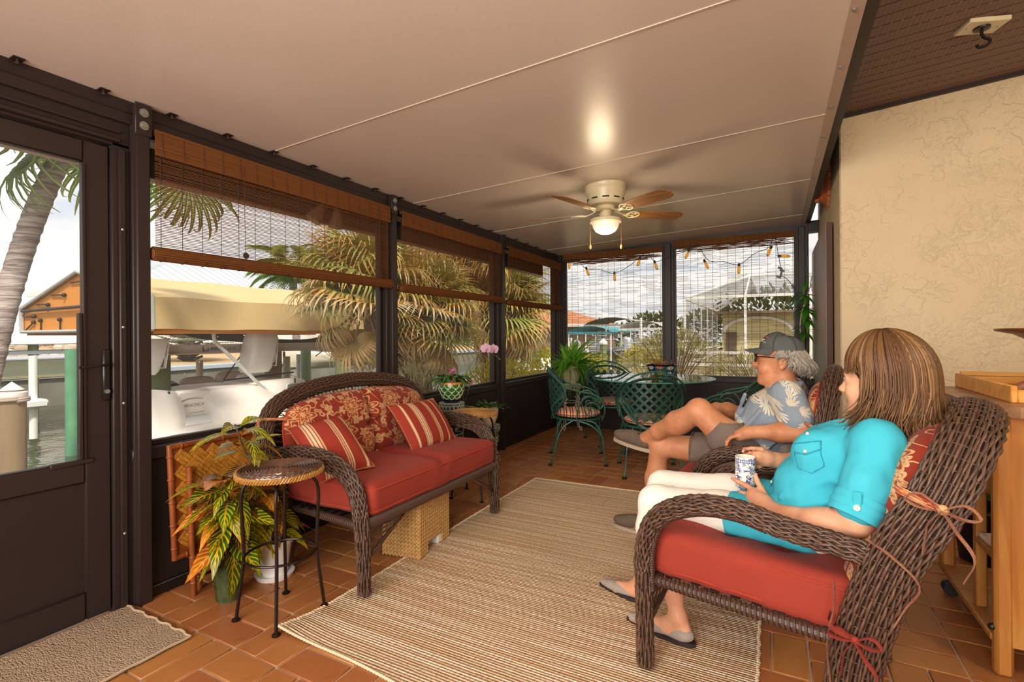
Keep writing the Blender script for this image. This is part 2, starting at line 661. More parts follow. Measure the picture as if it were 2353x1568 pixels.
# floor: grout bed plus basket-weave bricks
fl = S(MB().bx(-2.75, 2.6, -2.6, 6.6, -.12, -.006).build('floor', M_grout))
mx, my, tx0, ty0 = .2551, .275, -2.443, 1.257
def brick_mesh(lx, ly):
    return MB().box((0, 0, -.006), (lx, ly, .012), b=.003).mesh('brick', M_tile)
meV, meH = brick_mesh(mx/2-.0085, my-.0085), brick_mesh(mx-.0085, my/2-.0085)
bricks = []
rest_cut = []
for i in range(-2, 21):
    for j in range(-12, 20):
        x0, y0 = tx0+i*mx, ty0+j*my
        for k in (0, 1):
            if (i+j) % 2 == 0:
                c, me, d = (x0+mx*(.25+.5*k), y0+my/2), meV, (mx/2, my)
            else:
                c, me, d = (x0+mx/2, y0+my*(.25+.5*k)), meH, (mx, my/2)
            if c[0]+d[0]/2 < WX+.03 or c[0]+d[0]/2 > 2.55 or c[1]-d[1]/2 > FY-.02 or c[1] < -2:
                continue
            if c[0]-d[0]/2 < WX-.08 or c[1]+d[1]/2 > FY+.06:
                xa, xb, yb = max(c[0]-d[0]/2, WX-.03), c[0]+d[0]/2, min(c[1]+d[1]/2, FY+.02)
                rest_cut.append((xa+.004, xb-.004, c[1]-d[1]/2+.004, yb-.004))
                continue
            under = -1.78 < c[0] < -.14 and 1.55 < c[1] < 3.85
            depth = -math.sin(YAW)*c[0]+math.cos(YAW)*c[1]
            lat = math.cos(YAW)*c[0]+math.sin(YAW)*c[1]
            vis = (not under) and depth > .9 and abs(lat) < depth*1.05 and depth*.69 > EYE-.12 and not (c[0] > .44 and c[1] > 4.5)
            bricks.append((0 if vis else 1, depth, c, me))
bricks.sort(key=lambda b: (b[0], b[1]))
rest = MB()
for q in rest_cut:
    if q[1]-q[0] > .01 and q[3]-q[2] > .01:
        rest.bx(*q, -.012, 0, b=.003)
for n, (u, dd, c, me) in enumerate(bricks):
    if n < 290 and u == 0:
        o = D.objects.new('brick', me)
        COL.objects.link(o)
        o.parent = fl
        o.location = (c[0]+RND.uniform(-.001, .001), c[1]+RND.uniform(-.001, .001), RND.uniform(-.0006, .0006))
    else:
        d = (mx/2, my) if me is meV else (mx, my/2)
        rest.box((c[0], c[1], -.0062), (d[0]-.0085, d[1]-.0085, .012), b=.003)
rest.build('bricks_far', M_tile, fl, kind='stuff')

# ceiling: sloping insulated panels meeting at beads, overhanging the screen wall
ce = S(MB().bx(-3.16, -3.14, -2.6, 7.0, 2.16, 2.33).build('ceiling', M_white))
joints = [-2.6, .65, 1.975, 3.30, 4.63, 5.96, 7.0]
for a, b in zip(joints, joints[1:]):
    m = MB()
    x0, x1 = -3.14, .262
    V = [(x, y, ceilz(x)+z) for z in (0, .076) for y in (a+.0015, b-.0015) for x in (x0, x1)]
    m.add(V, [(0, 2, 3, 1), (4, 5, 7, 6), (0, 1, 5, 4), (2, 6, 7, 3), (0, 4, 6, 2), (1, 3, 7, 5)])
    m.build('ceiling_panel', M_ceil, ce)
m = MB()
for y in joints[1:-1]:
    m.bar((-3.1, y, ceilz(-3.1)-.001), (.26, y, ceilz(.26)-.001), .007, .004)
m.build('joint_bead', plain('joint_bead_cream', 'cbbcae', .4), ce)
tr = S(MB().bx(.304, .352, -2.6, 6.6, 2.474, 2.60).bx(.335, .352, -2.6, 6.6, 2.5, 3.0).build('trim_1', M_bronze))
fm = MB()
V = [(.256, -2.6, 2.475), (.306, -2.6, 2.470), (.306, 6.5, 2.470), (.256, 6.5, 2.475), (.256, -2.6, 2.483), (.306, -2.6, 2.483), (.306, 6.5, 2.483), (.256, 6.5, 2.483)]
fm.add(V, [(0, 3, 2, 1), (4, 5, 6, 7), (0, 1, 5, 4), (1, 2, 6, 5), (2, 3, 7, 6), (3, 0, 4, 7)])
fm.build('flashing_strip', plain('tan_flashing', 'bba595', .35, 0, .05), tr, world=True)
for k in range(13):
    y = .9+k*.46
    MB().ball((.275, y, 2.471), (.009, .009, .006), 8, 5).cyl((.275, y, 2.474), (.275, y, 2.472), .012, seg=8).build('screw', M_steel, tr)

# brown vinyl soffit under the house eave
so = S(MB().bx(.352, 2.7, -2.6, 6.6, 3.08, 3.10).build('ceiling_soffit', M_bronze2))
def soffz(x): return 2.884+.0816*(x-.35)
for k in range(0, 36):
    y = 4.52-.1015*(k+1)
    m = MB()
    def sl(y0, y1, dz):
        return [(x, yy, soffz(x)+dz) for x, yy in ((.352, y0), (2.6, y0), (2.6, y1), (.352, y1))]
    m.add(sl(y+.012, y+.1015, 0)+sl(y+.012, y+.1015, .012), [(0, 3, 2, 1), (4, 5, 6, 7), (0, 1, 5, 4), (1, 2, 6, 5), (2, 3, 7, 6), (3, 0, 4, 7)])
    m.add(sl(y, y+.012, .010)+sl(y, y+.012, .02), [(0, 3, 2, 1), (4, 5, 6, 7), (0, 1, 5, 4), (1, 2, 6, 5), (2, 3, 7, 6), (3, 0, 4, 7)])
    m.build('soffit_slat', M_soffit, so)
for k in range(19):
    y = 6.55-.1015*(k+1)
    MB().bx(.352, .6, y+.01, y+.1015, 2.884, 2.9).bx(.352, .6, y, y+.01, 2.892, 2.9).build('soffit_slat', M_soffit, so)
MB().add([(x, y, soffz(x)+z) for x in (.40, 2.6) for y in (4.495, 4.526) for z in (-.022, .01)], [(0, 1, 3, 2), (4, 6, 7, 5), (0, 4, 5, 1), (2, 3, 7, 6), (0, 2, 6, 4), (1, 5, 7, 3)]).build('soffit_channel', M_bronze, so)

# house walls
wr = S(MB().bx(.44, 2.7, 4.524, 6.7, -.1, 3.2, b=.012).build('wall_right', M_stucco))
wr2 = S(MB().bx(2.6, 2.75, -2.6, 4.53, -.1, 3.2).build('wall_house', M_stucco))

# left screen wall: knee wall, header, posts
wl = S(MB().bx(-2.74, -2.67, 1.24, 6.5, 0, .69).build('wall_left', M_bronze2))
MB().bx(-2.76, WX, 1.24, 6.5, .665, .727, b=.006).build('sill_rail', M_bronze, wl)
MB().bx(-2.72, WX-.005, 1.25, 6.5, .0, .055, b=.004).build('base_rail', M_black, wl)
MB().bx(-2.76, WX, -2.6, 6.5, 2.245, 2.352, b=.004).build('header_beam', M_bronze, wl)
m = MB()
m.bx(-2.72, WX+.004, -2.6, 6.5, 2.292, 2.297)
m.build('header_lip', M_black, wl)
for k in range(24):
    y = -.3+k*.285
    MB().cyl((WX+.022, y, 2.35), (WX+.022, y, 2.328), .0055, seg=8).cyl((WX+.022, y, 2.334), (WX+.022, y, 2.329), .010, seg=6).bx(WX-.003, WX+.04, y-.018, y+.018, 2.3485, 2.354).build('header_screw', M_bronze, wl)
for (y0, y1, bol) in ((1.244, 1.312, 1), (2.962, 3.095, 1), (4.715, 4.885, 0), (6.40, 6.5, 0)):
    p = MB()
    p.bx(-2.76, WX+.002, y0, y1, -.02, 2.35, b=.004)
    yc = (y0+y1)/2
    p.bx(WX-.02, WX+.03, yc-.030, yc+.030, -.02, 2.345, b=.006)
    po = p.build('post', M_bronze, wl)
    if bol:
        br = MB().bx(WX+.028, WX+.036, yc-.036, yc+.036, 2.20, 2.348, b=.003).build('post_bracket', M_bronze, po)
        for z in (2.245, 2.305):
            MB().cyl((WX+.034, yc, z), (WX+.040, yc, z), .020, seg=16).cyl((WX+.038, yc, z), (WX+.05, yc, z), .012, seg=6).build('bolt', M_steel, wl)
# windows of the left wall
def window_l(n, y0, y1):
    fr = .026
    w_ = S(MB().bx(-2.73, -2.69, y0, y0+fr, .727, 2.245, b=.003).bx(-2.73, -2.69, y1-fr, y1, .727, 2.245, b=.003).bx(-2.73, -2.69, y0, y1, .727, .75, b=.003).bx(-2.73, -2.69, y0, y1, 2.22, 2.245, b=.003).build('window_%d' % n, M_bronze))
    MB().bx(-2.712, -2.709, y0+fr, y1-fr, .75, 2.22).build('pane', M_pane if n == 1 else M_pane2, w_)
    MB().bx(-2.70, -2.675, y1-fr-.018, y1-fr-.004, .75, 2.2).build('track', M_bronze, w_)
    return w_
window_l(1, 1.312, 2.962)
window_l(2, 3.095, 4.715)
window_l(3, 4.885, 6.40)

# screen door at the left
dr = S(MB().bx(-2.72, -2.69, .10, 1.165, .02, .03).build('door_1', M_bronze))
dm = MB()
dm.bx(-2.73, -2.685, 1.072, 1.168, .01, 2.125, b=.006)
dm.bx(-2.73, -2.685, .06, .15, .01, 2.125, b=.006)
dm.bx(-2.73, -2.685, .15, 1.072, 2.027, 2.125, b=.006)
dm.bx(-2.73, -2.685, .15, 1.072, .615, .715, b=.006)
dm.bx(-2.73, -2.685, .15, 1.072, .01, .135, b=.006)
dm.build('door_frame', M_bronze, dr)
MB().bx(-2.715, -2.700, .15, 1.072, .13, .62).build('kick_panel', M_bronze2, dr)
MB().bx(-2.71, -2.707, .15, 1.072, .715, 2.03).build('pane', M_pane, dr)
MB().bx(-2.70, -2.672, 1.048, 1.062, .72, 1.36, b=.003).bx(-2.70, -2.676, 1.064, 1.076, .715, 2.02, b=.002).bx(-2.697, -2.676, .95, 1.10, .70, .722, b=.003).build('pane_channel', M_bronze, dr)
hd = MB().bx(-2.686, -2.672, 1.135, 1.163, .97, 1.20, b=.005).build('handle_plate', M_black, dr)
hm = MB().tube(smoothpath([(-2.672, 1.15, 1.13), (-2.64, 1.14, 1.132), (-2.63, 1.10, 1.128), (-2.632, 1.03, 1.125)], 16), .006, 8)
hm.build('lever', M_black, hd)
MB().cyl((-2.674, 1.148, 1.01), (-2.664, 1.148, 1.01), .010, seg=12).build('lock', M_steel, hd)
jm = S(MB().bx(-2.76, -2.672, 1.172, 1.246, -.02, 2.15, b=.005).bx(-2.67, -2.655, 1.195, 1.222, 0, 2.12, b=.004).bx(-2.76, -2.672, -.6, 1.246, 2.13, 2.25, b=.004).bx(-2.67, -2.652, -.6, 1.2, 2.145, 2.165, b=.003).bx(-2.668, -2.655, -.6, 1.2, 2.19, 2.20).build('trim_2', M_bronze))
for z in (.35, .95, 1.3, 1.75):
    MB().ball((-2.655, 1.208, z), (.004, .007, .007), 8, 5).build('screw', M_steel, jm)
S(MB().bx(-2.76, -2.67, -2.6, .05, 0, .7).bx(-2.76, -2.66, -2.6, .05, .66, .72).build('wall_left_near', M_bronze2))

# far screen wall
wf = S(MB().bx(-2.7, .44, FY+.01, FY+.08, 0, .69).build('wall_far', M_bronze2))
MB().bx(-2.7, .44, FY-.01, FY+.1, .67, .727, b=.005).build('sill_rail', M_bronze, wf)
V = [(x, y, z) for x, z0, z1 in ((-2.66, 2.262, ceilz(-2.66)), (.44, 2.375, ceilz(.44)+.02)) for y in (FY, FY+.09) for z in (z0, z1)]
MB().add(V, [(0, 1, 3, 2), (4, 6, 7, 5), (0, 4, 5, 1), (2, 3, 7, 6), (0, 2, 6, 4), (1, 5, 7, 3)]).build('header_beam', M_bronze, wf, smooth=False)
for a, b, pr in ((-2.66, -2.575, .03), (-1.243, -1.113, .035), (.213, .332, .03)):
    m = MB().bx(a, b, FY-.005, FY+.09, -.02, 2.5, b=.003)
    m.bx(a+.02, b-.03, FY-pr, FY, -.02, 2.33+.04*(a+2.65), b=.006)
    m.build('post', M_bronze, wf)
def window_f(n, x0, x1, fr=.02):
    z1 = 2.36+.04*(x0+2.65)
    w_ = S(MB().bx(x0, x0+fr, FY+.02, FY+.06, .727, z1).bx(x1-fr, x1, FY+.02, FY+.06, .727, z1).bx(x0, x1, FY+.02, FY+.06, .727, .745).build('window_%d' % n, M_bronze))
    MB().bx(x0+fr, x1-fr, FY+.04, FY+.043, .745, z1).build('pane', M_pane2, w_)
window_f(4, -2.575, -1.243)
window_f(5, -1.113, .213)
window_f(6, .332, .44, .006)
S(MB().bx(-2.655, .43, FY-.012, FY+.01, 0, .05).build('baseboard_far', M_black))
# ================================================================== FABRICS
def fabric(name, col, var=.1, weave=900., rough=.85, wr=.0):
    t = newmat(name)
    o = t.obj()
    x, y, z = t.sep(o)
    wv = t.ma('MULTIPLY', t.ma('SINE', t.ma('MULTIPLY', t.ma('ADD', x, y), weave)), t.ma('SINE', t.ma('MULTIPLY', t.ma('SUBTRACT', z, y), weave)))
    n = t.noise(o, 6, 4)
    c = lin(col)
    cc = t.mix(n, tuple(v*(1-var) for v in c[:3])+(1,), tuple(min(1, v*(1+var)) for v in c[:3])+(1,))
    h = t.ma('ADD', t.ma('MULTIPLY', wv, .25), t.ma('MULTIPLY', t.noise(o, 14, 3), wr))
    return t.done(t.bsdf(cc, rough, 0, t.bump(h, .25, .004), .2, Sheen_Weight=.04))
M_red = fabric('brick_red_canvas', '93372a', .10, 1100, .8, .8)
M_pipe = fabric('red_piping', 'a53f2c', .15)

def floral_mat():
    t = newmat('red_gold_floral_print')
    uv = t.uv()
    wob = t.vm('ADD', uv, t.vm('SCALE', t.noise(uv, 9, 2, .5, out=1), .03))
    def flower(scale, off, petals, r0, dep, ring=.035):
        p = t.map(wob, (scale, scale, 1), (off, off*1.7, 0))
        v = t.n('TexVoronoi', {'Vector': p, 'Scale': 1., 'Randomness': .72}, voronoi_dimensions='2D')
        d = t.vm('SUBTRACT', p, v.outputs['Position'])
        dx, dy, _ = t.sep(d)
        rn = t.sep(v.outputs['Color'])
        r = t.vm('LENGTH', d, out=1)
        th = t.ma('ADD', t.ma('ARCTAN2', dy, dx), t.ma('MULTIPLY', rn[0], 6.28))
        pet = t.ma('COSINE', t.ma('MULTIPLY', th, petals))
        R = t.ma('MULTIPLY', t.ma('ADD', 1-dep, t.ma('MULTIPLY', pet, dep)), t.ma('MULTIPLY', t.ma('ADD', .8, t.ma('MULTIPLY', rn[1], .35)), r0))
        inside = t.ma('LESS_THAN', r, R)
        edge = t.ma('LESS_THAN', t.ma('ABSOLUTE', t.ma('SUBTRACT', r, R)), ring)
        q = t.ma('DIVIDE', r, R)
        inner = t.ma('MULTIPLY', t.ma('LESS_THAN', t.ma('ABSOLUTE', t.ma('SUBTRACT', q, .62)), .10), inside)
        core = t.ma('LESS_THAN', q, .28)
        vein = t.ma('MULTIPLY', t.ma('GREATER_THAN', t.ma('COSINE', t.ma('MULTIPLY', th, petals*4)), .55), t.ma('MULTIPLY', inside, t.ma('GREATER_THAN', q, .7)))
        return inside, t.ma('MAXIMUM', edge, t.ma('MAXIMUM', inner, core)), vein
    red, gold, rose, dk = lin('95301f'), lin('c79a68'), lin('a5492f'), lin('74341f')
    n = t.noise(uv, 12, 3)
    c = t.mix(n, lin('7f2a1b'), lin('933424'))
    vine = t.noise(uv, 8.5, 1)
    c = t.mix(t.ma('LESS_THAN', t.ma('ABSOLUTE', t.ma('SUBTRACT', vine, .5)), .008), c, gold)
    ins, ed, ve = flower(12., 3.1, 2, .27, .42, .045)
    c = t.mix(t.ma('MULTIPLY', ins, .9), c, lin('8a5634'))
    c = t.mix(ed, c, lin('bf9263'))
    ins, ed, ve = flower(10., 7.7, 5, .26, .25, .04)
    c = t.mix(t.ma('MULTIPLY', ins, .8), c, lin('b07048'))
    c = t.mix(ed, c, lin('caa273'))
    ins, ed, ve = flower(4.9, .4, 7, .40, .22, .022)
    c = t.mix(ins, c, rose)
    c = t.mix(ve, c, dk)
    c = t.mix(ed, c, gold)
    wv = t.noise(uv, 700, 1)
    return t.done(t.bsdf(c, .8, 0, t.bump(wv, .15, .002), .2, Sheen_Weight=.1))
M_floral = floral_mat()

def stripe_mat(name, stops, rot=0., per=1., axis=0, rough=.85):
    """woven stripes across u (uv metres)"""
    t = newmat(name)
    uv = t.map(t.uv(), (1, 1, 1), rot=(0, 0, rot))
    u = t.sep(uv)[axis]
    f = t.ma('FRACT', t.ma('DIVIDE', u, per))
    c = t.ramp(f, [(p, lin(h)) for p, h in stops], 'CONSTANT')
    tw = t.ma('SINE', t.ma('MULTIPLY', t.ma('ADD', t.sep(uv)[0], t.sep(uv)[1]), 1300))
    c = t.mix(t.ma('MULTIPLY', t.step(tw, .2, .9), .18), c, lin('7c3522'))
    return t.done(t.bsdf(c, rough, 0, t.bump(tw, .1, .002), .2))
R_, G_, L_ = '98372a', 'cfae82', 'dcc39a'
M_stripe = stripe_mat('red_cream_stripe', [(0, R_), (.06, G_), (.085, R_), (.10, G_), (.125, R_), (.14, L_), (.165, R_), (.38, G_), (.40, L_), (.425, G_), (.44, R_), (.62, G_), (.645, R_), (.66, L_), (.70, R_), (.715, L_), (.755, R_), (.77, G_), (.80, R_)], per=.30)
M_stripe2 = stripe_mat('seat_ticking_stripe', [(0, 'b03a2c'), (.22, 'e8d9b0'), (.30, 'b08a4a'), (.36, 'eee3c4'), (.5, 'b03a2c'), (.56, 'e8d9b0'), (.64, '9c3528'), (.82, 'e9dcb8'), (.9, 'c9aa6c'), (.94, 'eee3c4')], per=.06)

def cushion(mb, c, h, r, crown=.2, wr=.004, n=22, seed=0., dips=(), rot=None, low=1.):
    """soft box cushion; h half sizes, r edge radius; dips = [(x, y, radius, depth)] in local coords"""
    h = np.array(h, float)
    def along(m, hh):
        k = np.linspace(-1, 1, m)
        return np.sign(k)*(1-(1-np.abs(k))**1.25)*hh
    V, F = [], []
    def face(ax, sg):
        a1, a2 = [(1, 2), (2, 0), (0, 1)][ax]
        m1 = max(6, int(n*h[a1]/max(h)))
        m2 = max(6, int(n*h[a2]/max(h)))
        g1, g2 = along(m1, h[a1]), along(m2, h[a2])
        b0 = len(V)
        for i in range(m1):
            for j in range(m2):
                q = np.zeros(3)
                q[ax] = sg*h[ax]
                q[a1] = g1[i]
                q[a2] = g2[j]
                inn = np.clip(q, -(h-r), h-r)
                d = q-inn
                p = inn+r*d/np.linalg.norm(d)
                fx, fy = p[0]/h[0], p[1]/h[1]
                cr = max(0, 1-fx**4)*max(0, 1-fy**4)
                p[2] *= 1+crown*cr*(1 if p[2] > 0 else .3*low)
                for (dx, dy, rr, dd) in dips:
                    e = math.exp(-((p[0]-dx)/rr[0])**2-((p[1]-dy)/rr[1])**2)
                    if p[2] > 0:
                        p[2] -= dd*e
                s_ = noise.noise(Vector((p[0]*6+seed, p[1]*6, p[2]*6)))+.6*noise.noise(Vector((p[0]*15+seed, p[1]*15, p[2]*9)))
                p = p*(1+wr*s_/max(.05, np.linalg.norm(p)))
                V.append(p)
        for i in range(m1-1):
            for j in range(m2-1):
                q = (b0+i*m2+j, b0+(i+1)*m2+j, b0+(i+1)*m2+j+1, b0+i*m2+j+1)
                F.append(q if sg > 0 else q[::-1])
    for ax in range(3):
        for sg in (-1, 1):
            face(ax, sg)
    V = np.array(V)
    key = np.round(V/1e-5).astype(np.int64)
    _, first, inv = np.unique(key, axis=0, return_index=True, return_inverse=True)
    inv = np.asarray(inv).ravel()
    U = V[first]
    F = [tuple(dict.fromkeys(inv[i] for i in f)) for f in F]
    F = [f for f in F if len(f) > 2]
    uv = U[:, [1, 0]].copy()
    uv[:, 1] += U[:, 2]
    if rot is not None:
        U = U@np.array(rot)[:3, :3].T
    mb.add(U+np.array(c, float), F, uv=uv)
    return mb

def rimpath(h, r, z, inset=0., n=12):
    """rounded rectangle path at height z"""
    P = []
    for cx_, cy_, a0 in ((1, 1, 0), (-1, 1, 90), (-1, -1, 180), (1, -1, 270)):
        for a in np.linspace(a0, a0+90, 6):
            P.append((cx_*(h[0]-r)+(r-inset)*math.cos(math.radians(a)), cy_*(h[1]-r)+(r-inset)*math.sin(math.radians(a)), z))
    return np.array(P)

def pillow_outline(mb, outline, t, M, p=2.4, q=.5, nr=9, dip=None, wr=.003, seed=0.):
    """soft pad from a closed outline in (u, v) metres; thickness t (half) along local z; M maps (u, v, z)"""
    O = smoothpath(np.c_[np.array(outline, float), np.zeros(len(outline))], 64, True)[:, :2]
    c = O.mean(0)
    V, UV, F = [], [], []
    n = len(O)
    for sgn in (1, -1):
        b0 = len(V)
        for i in range(nr+1):
            rr = math.sin(i/nr*PI/2) if i < nr else 1
            for k in range(n):
                P = c+(O[k]-c)*rr
                z = sgn*t*max(0, 1-rr**p)**q
                if dip:
                    z -= sgn*dip(P[0], P[1])*max(0, 1-rr**6)
                z += wr*noise.noise(Vector((P[0]*11+seed, P[1]*11, sgn)))
                V.append((P[0], P[1], z))
                UV.append(P)
        for i in range(nr):
            for k in range(n):
                k2 = (k+1) % n
                f = (b0+i*n+k, b0+(i+1)*n+k, b0+(i+1)*n+k2, b0+i*n+k2)
                F.append(f if sgn > 0 else f[::-1])
        F.append(tuple(range(b0, b0+n)) if sgn > 0 else tuple(range(b0, b0+n))[::-1])
    F = [f for f in F]
    mb.add(V, F, uv=UV, M=M)
    Mn = np.array(M)
    rim = np.c_[O, np.zeros(n)]
    return rim@Mn[:3, :3].T+Mn[:3, 3]

# ================================================================== WICKER
def wick(mb, P, rx, ry=None, S_=12, sr=.0042, amp=.0022, pitch=.024, tw=0., ref=None, seed=0, both=False, n=None, core=None):
    """woven strands running along path P over an elliptical core; tw = turns per metre"""
    P = np.asarray(P, float)
    L = np.r_[0, np.cumsum(np.linalg.norm(np.diff(P, axis=0), axis=1))]
    n = n or max(12, int(L[-1]/.011))
    tt = np.linspace(0, L[-1], n)
    Q = np.stack([np.interp(tt, L, P[:, k]) for k in range(3)], 1)
    def rs(r):
        return np.full(n, r) if np.isscalar(r) else np.interp(np.linspace(0, 1, n), np.linspace(0, 1, len(r)), r)
    RX = rs(rx)
    RY = RX if ry is None else rs(ry)
    T, N, B = frames(Q, False, ref)
    e_ = np.linspace(0, 2*PI, 721)
    al = np.r_[0, np.cumsum(np.hypot(np.diff(RX.mean()*np.cos(e_)), np.diff(RY.mean()*np.sin(e_))))]
    for i in range(S_):
        d = (1 if (not both or i % 2) else -1)
        a = np.interp(((i+.12*math.sin(i*2.3+seed))/S_+d*tw*tt) % 1., al/al[-1], e_)
        w_ = amp*np.cos(PI*tt/pitch+(i % 2)*PI+.4*math.sin(i))
        X = Q+N*((RX+w_)*np.cos(a))[:, None]+B*((RY+w_)*np.sin(a))[:, None]
        mb.strand(X, sr*(.9+.2*((i*37+seed) % 5)/4), 4, a=((i*53+seed*7) % 10)/10)
    if core is not None:
        core.tube(Q, np.maximum(RX-.002, .003), 10, ref=ref, ry=np.maximum(RY-.002, .003))
    return Q, T, N, B

def wrap(mb, P, r, pitch=.008, sr=.0042, seg=4, ry=None, ref=None):
    """flat cane wrapped round a rod, turn after turn"""
    P = np.asarray(P, float)
    L = np.r_[0, np.cumsum(np.linalg.norm(np.diff(P, axis=0), axis=1))]
    turns = L[-1]/pitch
    n = int(turns*9)
    tt = np.linspace(0, L[-1], n)
    Q = np.stack([np.interp(tt, L, P[:, k]) for k in range(3)], 1)
    R = np.full(n, r) if np.isscalar(r) else np.interp(np.linspace(0, 1, n), np.linspace(0, 1, len(r)), r)
    RY = R if ry is None else np.full(n, ry)
    T, N, B = frames(Q, False, ref)
    a = 2*PI*tt/pitch
    mb.strand(Q+N*(R*np.cos(a))[:, None]+B*(RY*np.sin(a))[:, None], sr, seg)
    mb.tube(Q, R, 8, ry=RY, ref=ref)
    return mb

def weave(mb, fn, nu, nv, r=.003, amp=.002, core=None, sub=4):
    """panel: nu stakes (const u) and nv weavers (const v) over surface fn(u, v) -> (point, normal)"""
    for j in range(nv):
        v = (j+.5)/nv
        P = []
        for i in range(nu*sub+1):
            u = i/(nu*sub)
            p, n_ = fn(u, v)
            P.append(np.array(p)+np.array(n_)*amp*math.cos(PI*i/sub+(j % 2)*PI))
        mb.strand(P, r, 4, a=(j % 7)/7)
    for i in range(nu):
        u = (i+.5)/nu
        P = [np.array(fn(u, v)[0]) for v in np.linspace(0, 1, 8)]
        mb.strand(P, r*.8, 4, a=.3)

def wickmat():
    t = newmat('brown_wicker_strand')
    o = t.obj()
    a = t.attr('var')
    n = t.noise(o, 35, 3)
    c = t.mix(t.ma('FRACT', t.ma('ADD', a, t.ma('MULTIPLY', n, .5))), lin('3e2b20'), lin('634838'))
    return t.done(t.bsdf(c, .42, 0, t.bump(t.noise(o, 300, 2), .1, .002), .45))
M_strand = wickmat()

def mirror(P):
    return np.array([(p[0], -p[1], p[2]) for p in P])

def wicker_seat(name, label, cat, loc, rz, W, hoop, arm, legw, railz, armr, band, lattice=None, deep=.0, front=.34):
    """wicker chair or settee; x forward, y left. hoop = half path from foot to crown centre"""
    t = thing(name, label, cat, loc, rz)
    # back hoop, one woven band from foot to foot
    half = smoothpath(hoop, 40)
    full = np.vstack([half, mirror(half[::-1])[1:]])
    mb, core = MB(), MB()
    ref = np.array([1., 0, .25])
    Q, T, N, B = wick(mb, full, band[0], band[1], band[2], .0047, .0030, .030, ref=ref, seed=3, core=core)
    for i in range(2, len(Q)-2, 3):
        an = np.linspace(0, 2*PI, 18, endpoint=False)
        mb.tube(Q[i]+N[i]*(np.cos(an)*(band[0]+.001))[:, None]+B[i]*(np.sin(an)*(band[1]+.001))[:, None], .0022, 4, closed=True, a=.2)
    h = mb.build('back_hoop', M_strand, t)
    core.build('hoop_core', M_wickd, h)
    # arms run forward, bend and drop into the front legs
    for sg in (1, -1):
        A = smoothpath([(p[0], sg*p[1], p[2]) for p in arm], 70)
        k = int(np.argmax(A[:, 2] < railz+.06) if (A[30:, 2] < railz+.06).any() else 60)
        k = 30+int(np.argmax(A[30:, 2] < railz+.05))
        ref = np.array([0, 1., 0])
        fr = np.linspace(0, 1, 70)
        rx = np.interp(fr, [0, .12, .5, 1], armr[0])
        ry = np.interp(fr, [0, .12, .5, 1], armr[1])
        m, c = MB(), MB()
        wick(m, A[:k+1], rx[:k+1], ry[:k+1], 26, .0052, .0028, .027, 1.5, ref, 1, True, core=c)
        am = m.build('arm', M_strand, t)
        c.build('arm_core', M_wickd, am)
        m, c = MB(), MB()
        wick(m, A[k:], rx[k:], ry[k:], 22, .0050, .0026, .024, .5, ref, 2, True, core=c)
        lg = m.build('leg', M_strand, t)
        c.build('leg_core', M_wickd, lg)
        # wrapped inner rod following the arm
        I = A.copy()
        off = np.zeros_like(I)
        Tn = np.gradient(A, axis=0)
        Tn /= np.linalg.norm(Tn, axis=1, keepdims=True)
        off[:, 0], off[:, 2] = Tn[:, 2], -Tn[:, 0]
        I = A+off*(-1)*np.array([1, 0, 1])*(-.030-legw)
        I[:, 1] -= sg*.004
        sel = (I[:, 2] > .30) & (np.arange(70) > 16)
        wrap(MB(), I[sel], .010, .010, .0045) if False else None
        mm = MB()
        wrap(mm, I[sel], .0095, .0095, .0042)
        mm.build('arm_rod', M_wickf, t)
        # rear leg
        mm = MB()
        wrap(mm, [(hoop[0][0]-.0, sg*(hoop[0][1]-.01), hoop[0][2]+.03), (hoop[0][0]-.03, sg*(hoop[0][1]-.015), .0)], [.032, .024], .012, .0055)
        mm.build('leg', M_wickf, t)
        # woven corner bracket under the front rail
        b = MB()
        x0, y1 = front, W/2-.02
        def fb(u, v):
            y = y1-.03-u*.27
            z = railz-.02-v*(.15*(1-u)**1.1+.006)
            return (x0, sg*y, z), (1, 0, 0)
        weave(b, fb, 9, 8, .0034, .0022)
        b.tube([(x0, sg*(y1-.02), railz-.17), (x0, sg*(y1-.12), railz-.125), (x0, sg*(y1-.30), railz-.025)], .009, 6)
        b.build('corner_bracket', M_strand, t)
        b = MB()
        wrap(b, [(front-.02, sg*(W/2-.03), railz-.005), (hoop[0][0], sg*(hoop[0][1]-.03), railz-.01)], .017, .016, .006)
        b.build('side_rail', M_wickf, t)
    b = MB()
    wrap(b, [(front, -W/2+.02, railz), (front, W/2-.02, railz)], .016, .009, .005, ry=.026, ref=np.array([1., 0, 0]))
    b.build('front_rail', M_wickf, t)
    b = MB()
    wrap(b, [(hoop[0][0]+.02, -hoop[0][1]+.02, railz-.01), (hoop[0][0]+.02, hoop[0][1]-.02, railz-.01)], .016, .014, .005)
    b.build('rear_rail', M_wickf, t)
    b = MB()
    for k in range(9):
        x = hoop[0][0]+.05+k*(front-hoop[0][0]-.08)/8
        b.bar((x, -W/2+.05, railz+.012), (x, W/2-.05, railz+.012), .03, .004)
    b.build('seat_webbing', M_wickd, t)
    # open criss-cross lattice inside the hoop
    b = MB()
    iy, iz = np.abs(full[:, 1]), full[:, 2]
    up = [i for i in range(len(full)) if full[i, 2] > railz+.12]
    n_ = len(up)
    cen = np.array([hoop[0][0]-.02, 0, railz+.18])
    step_ = lattice or .03
    Lh = np.r_[0, np.cumsum(np.linalg.norm(np.diff(full[up], axis=0), axis=1))]
    cnt = int(Lh[-1]/step_)
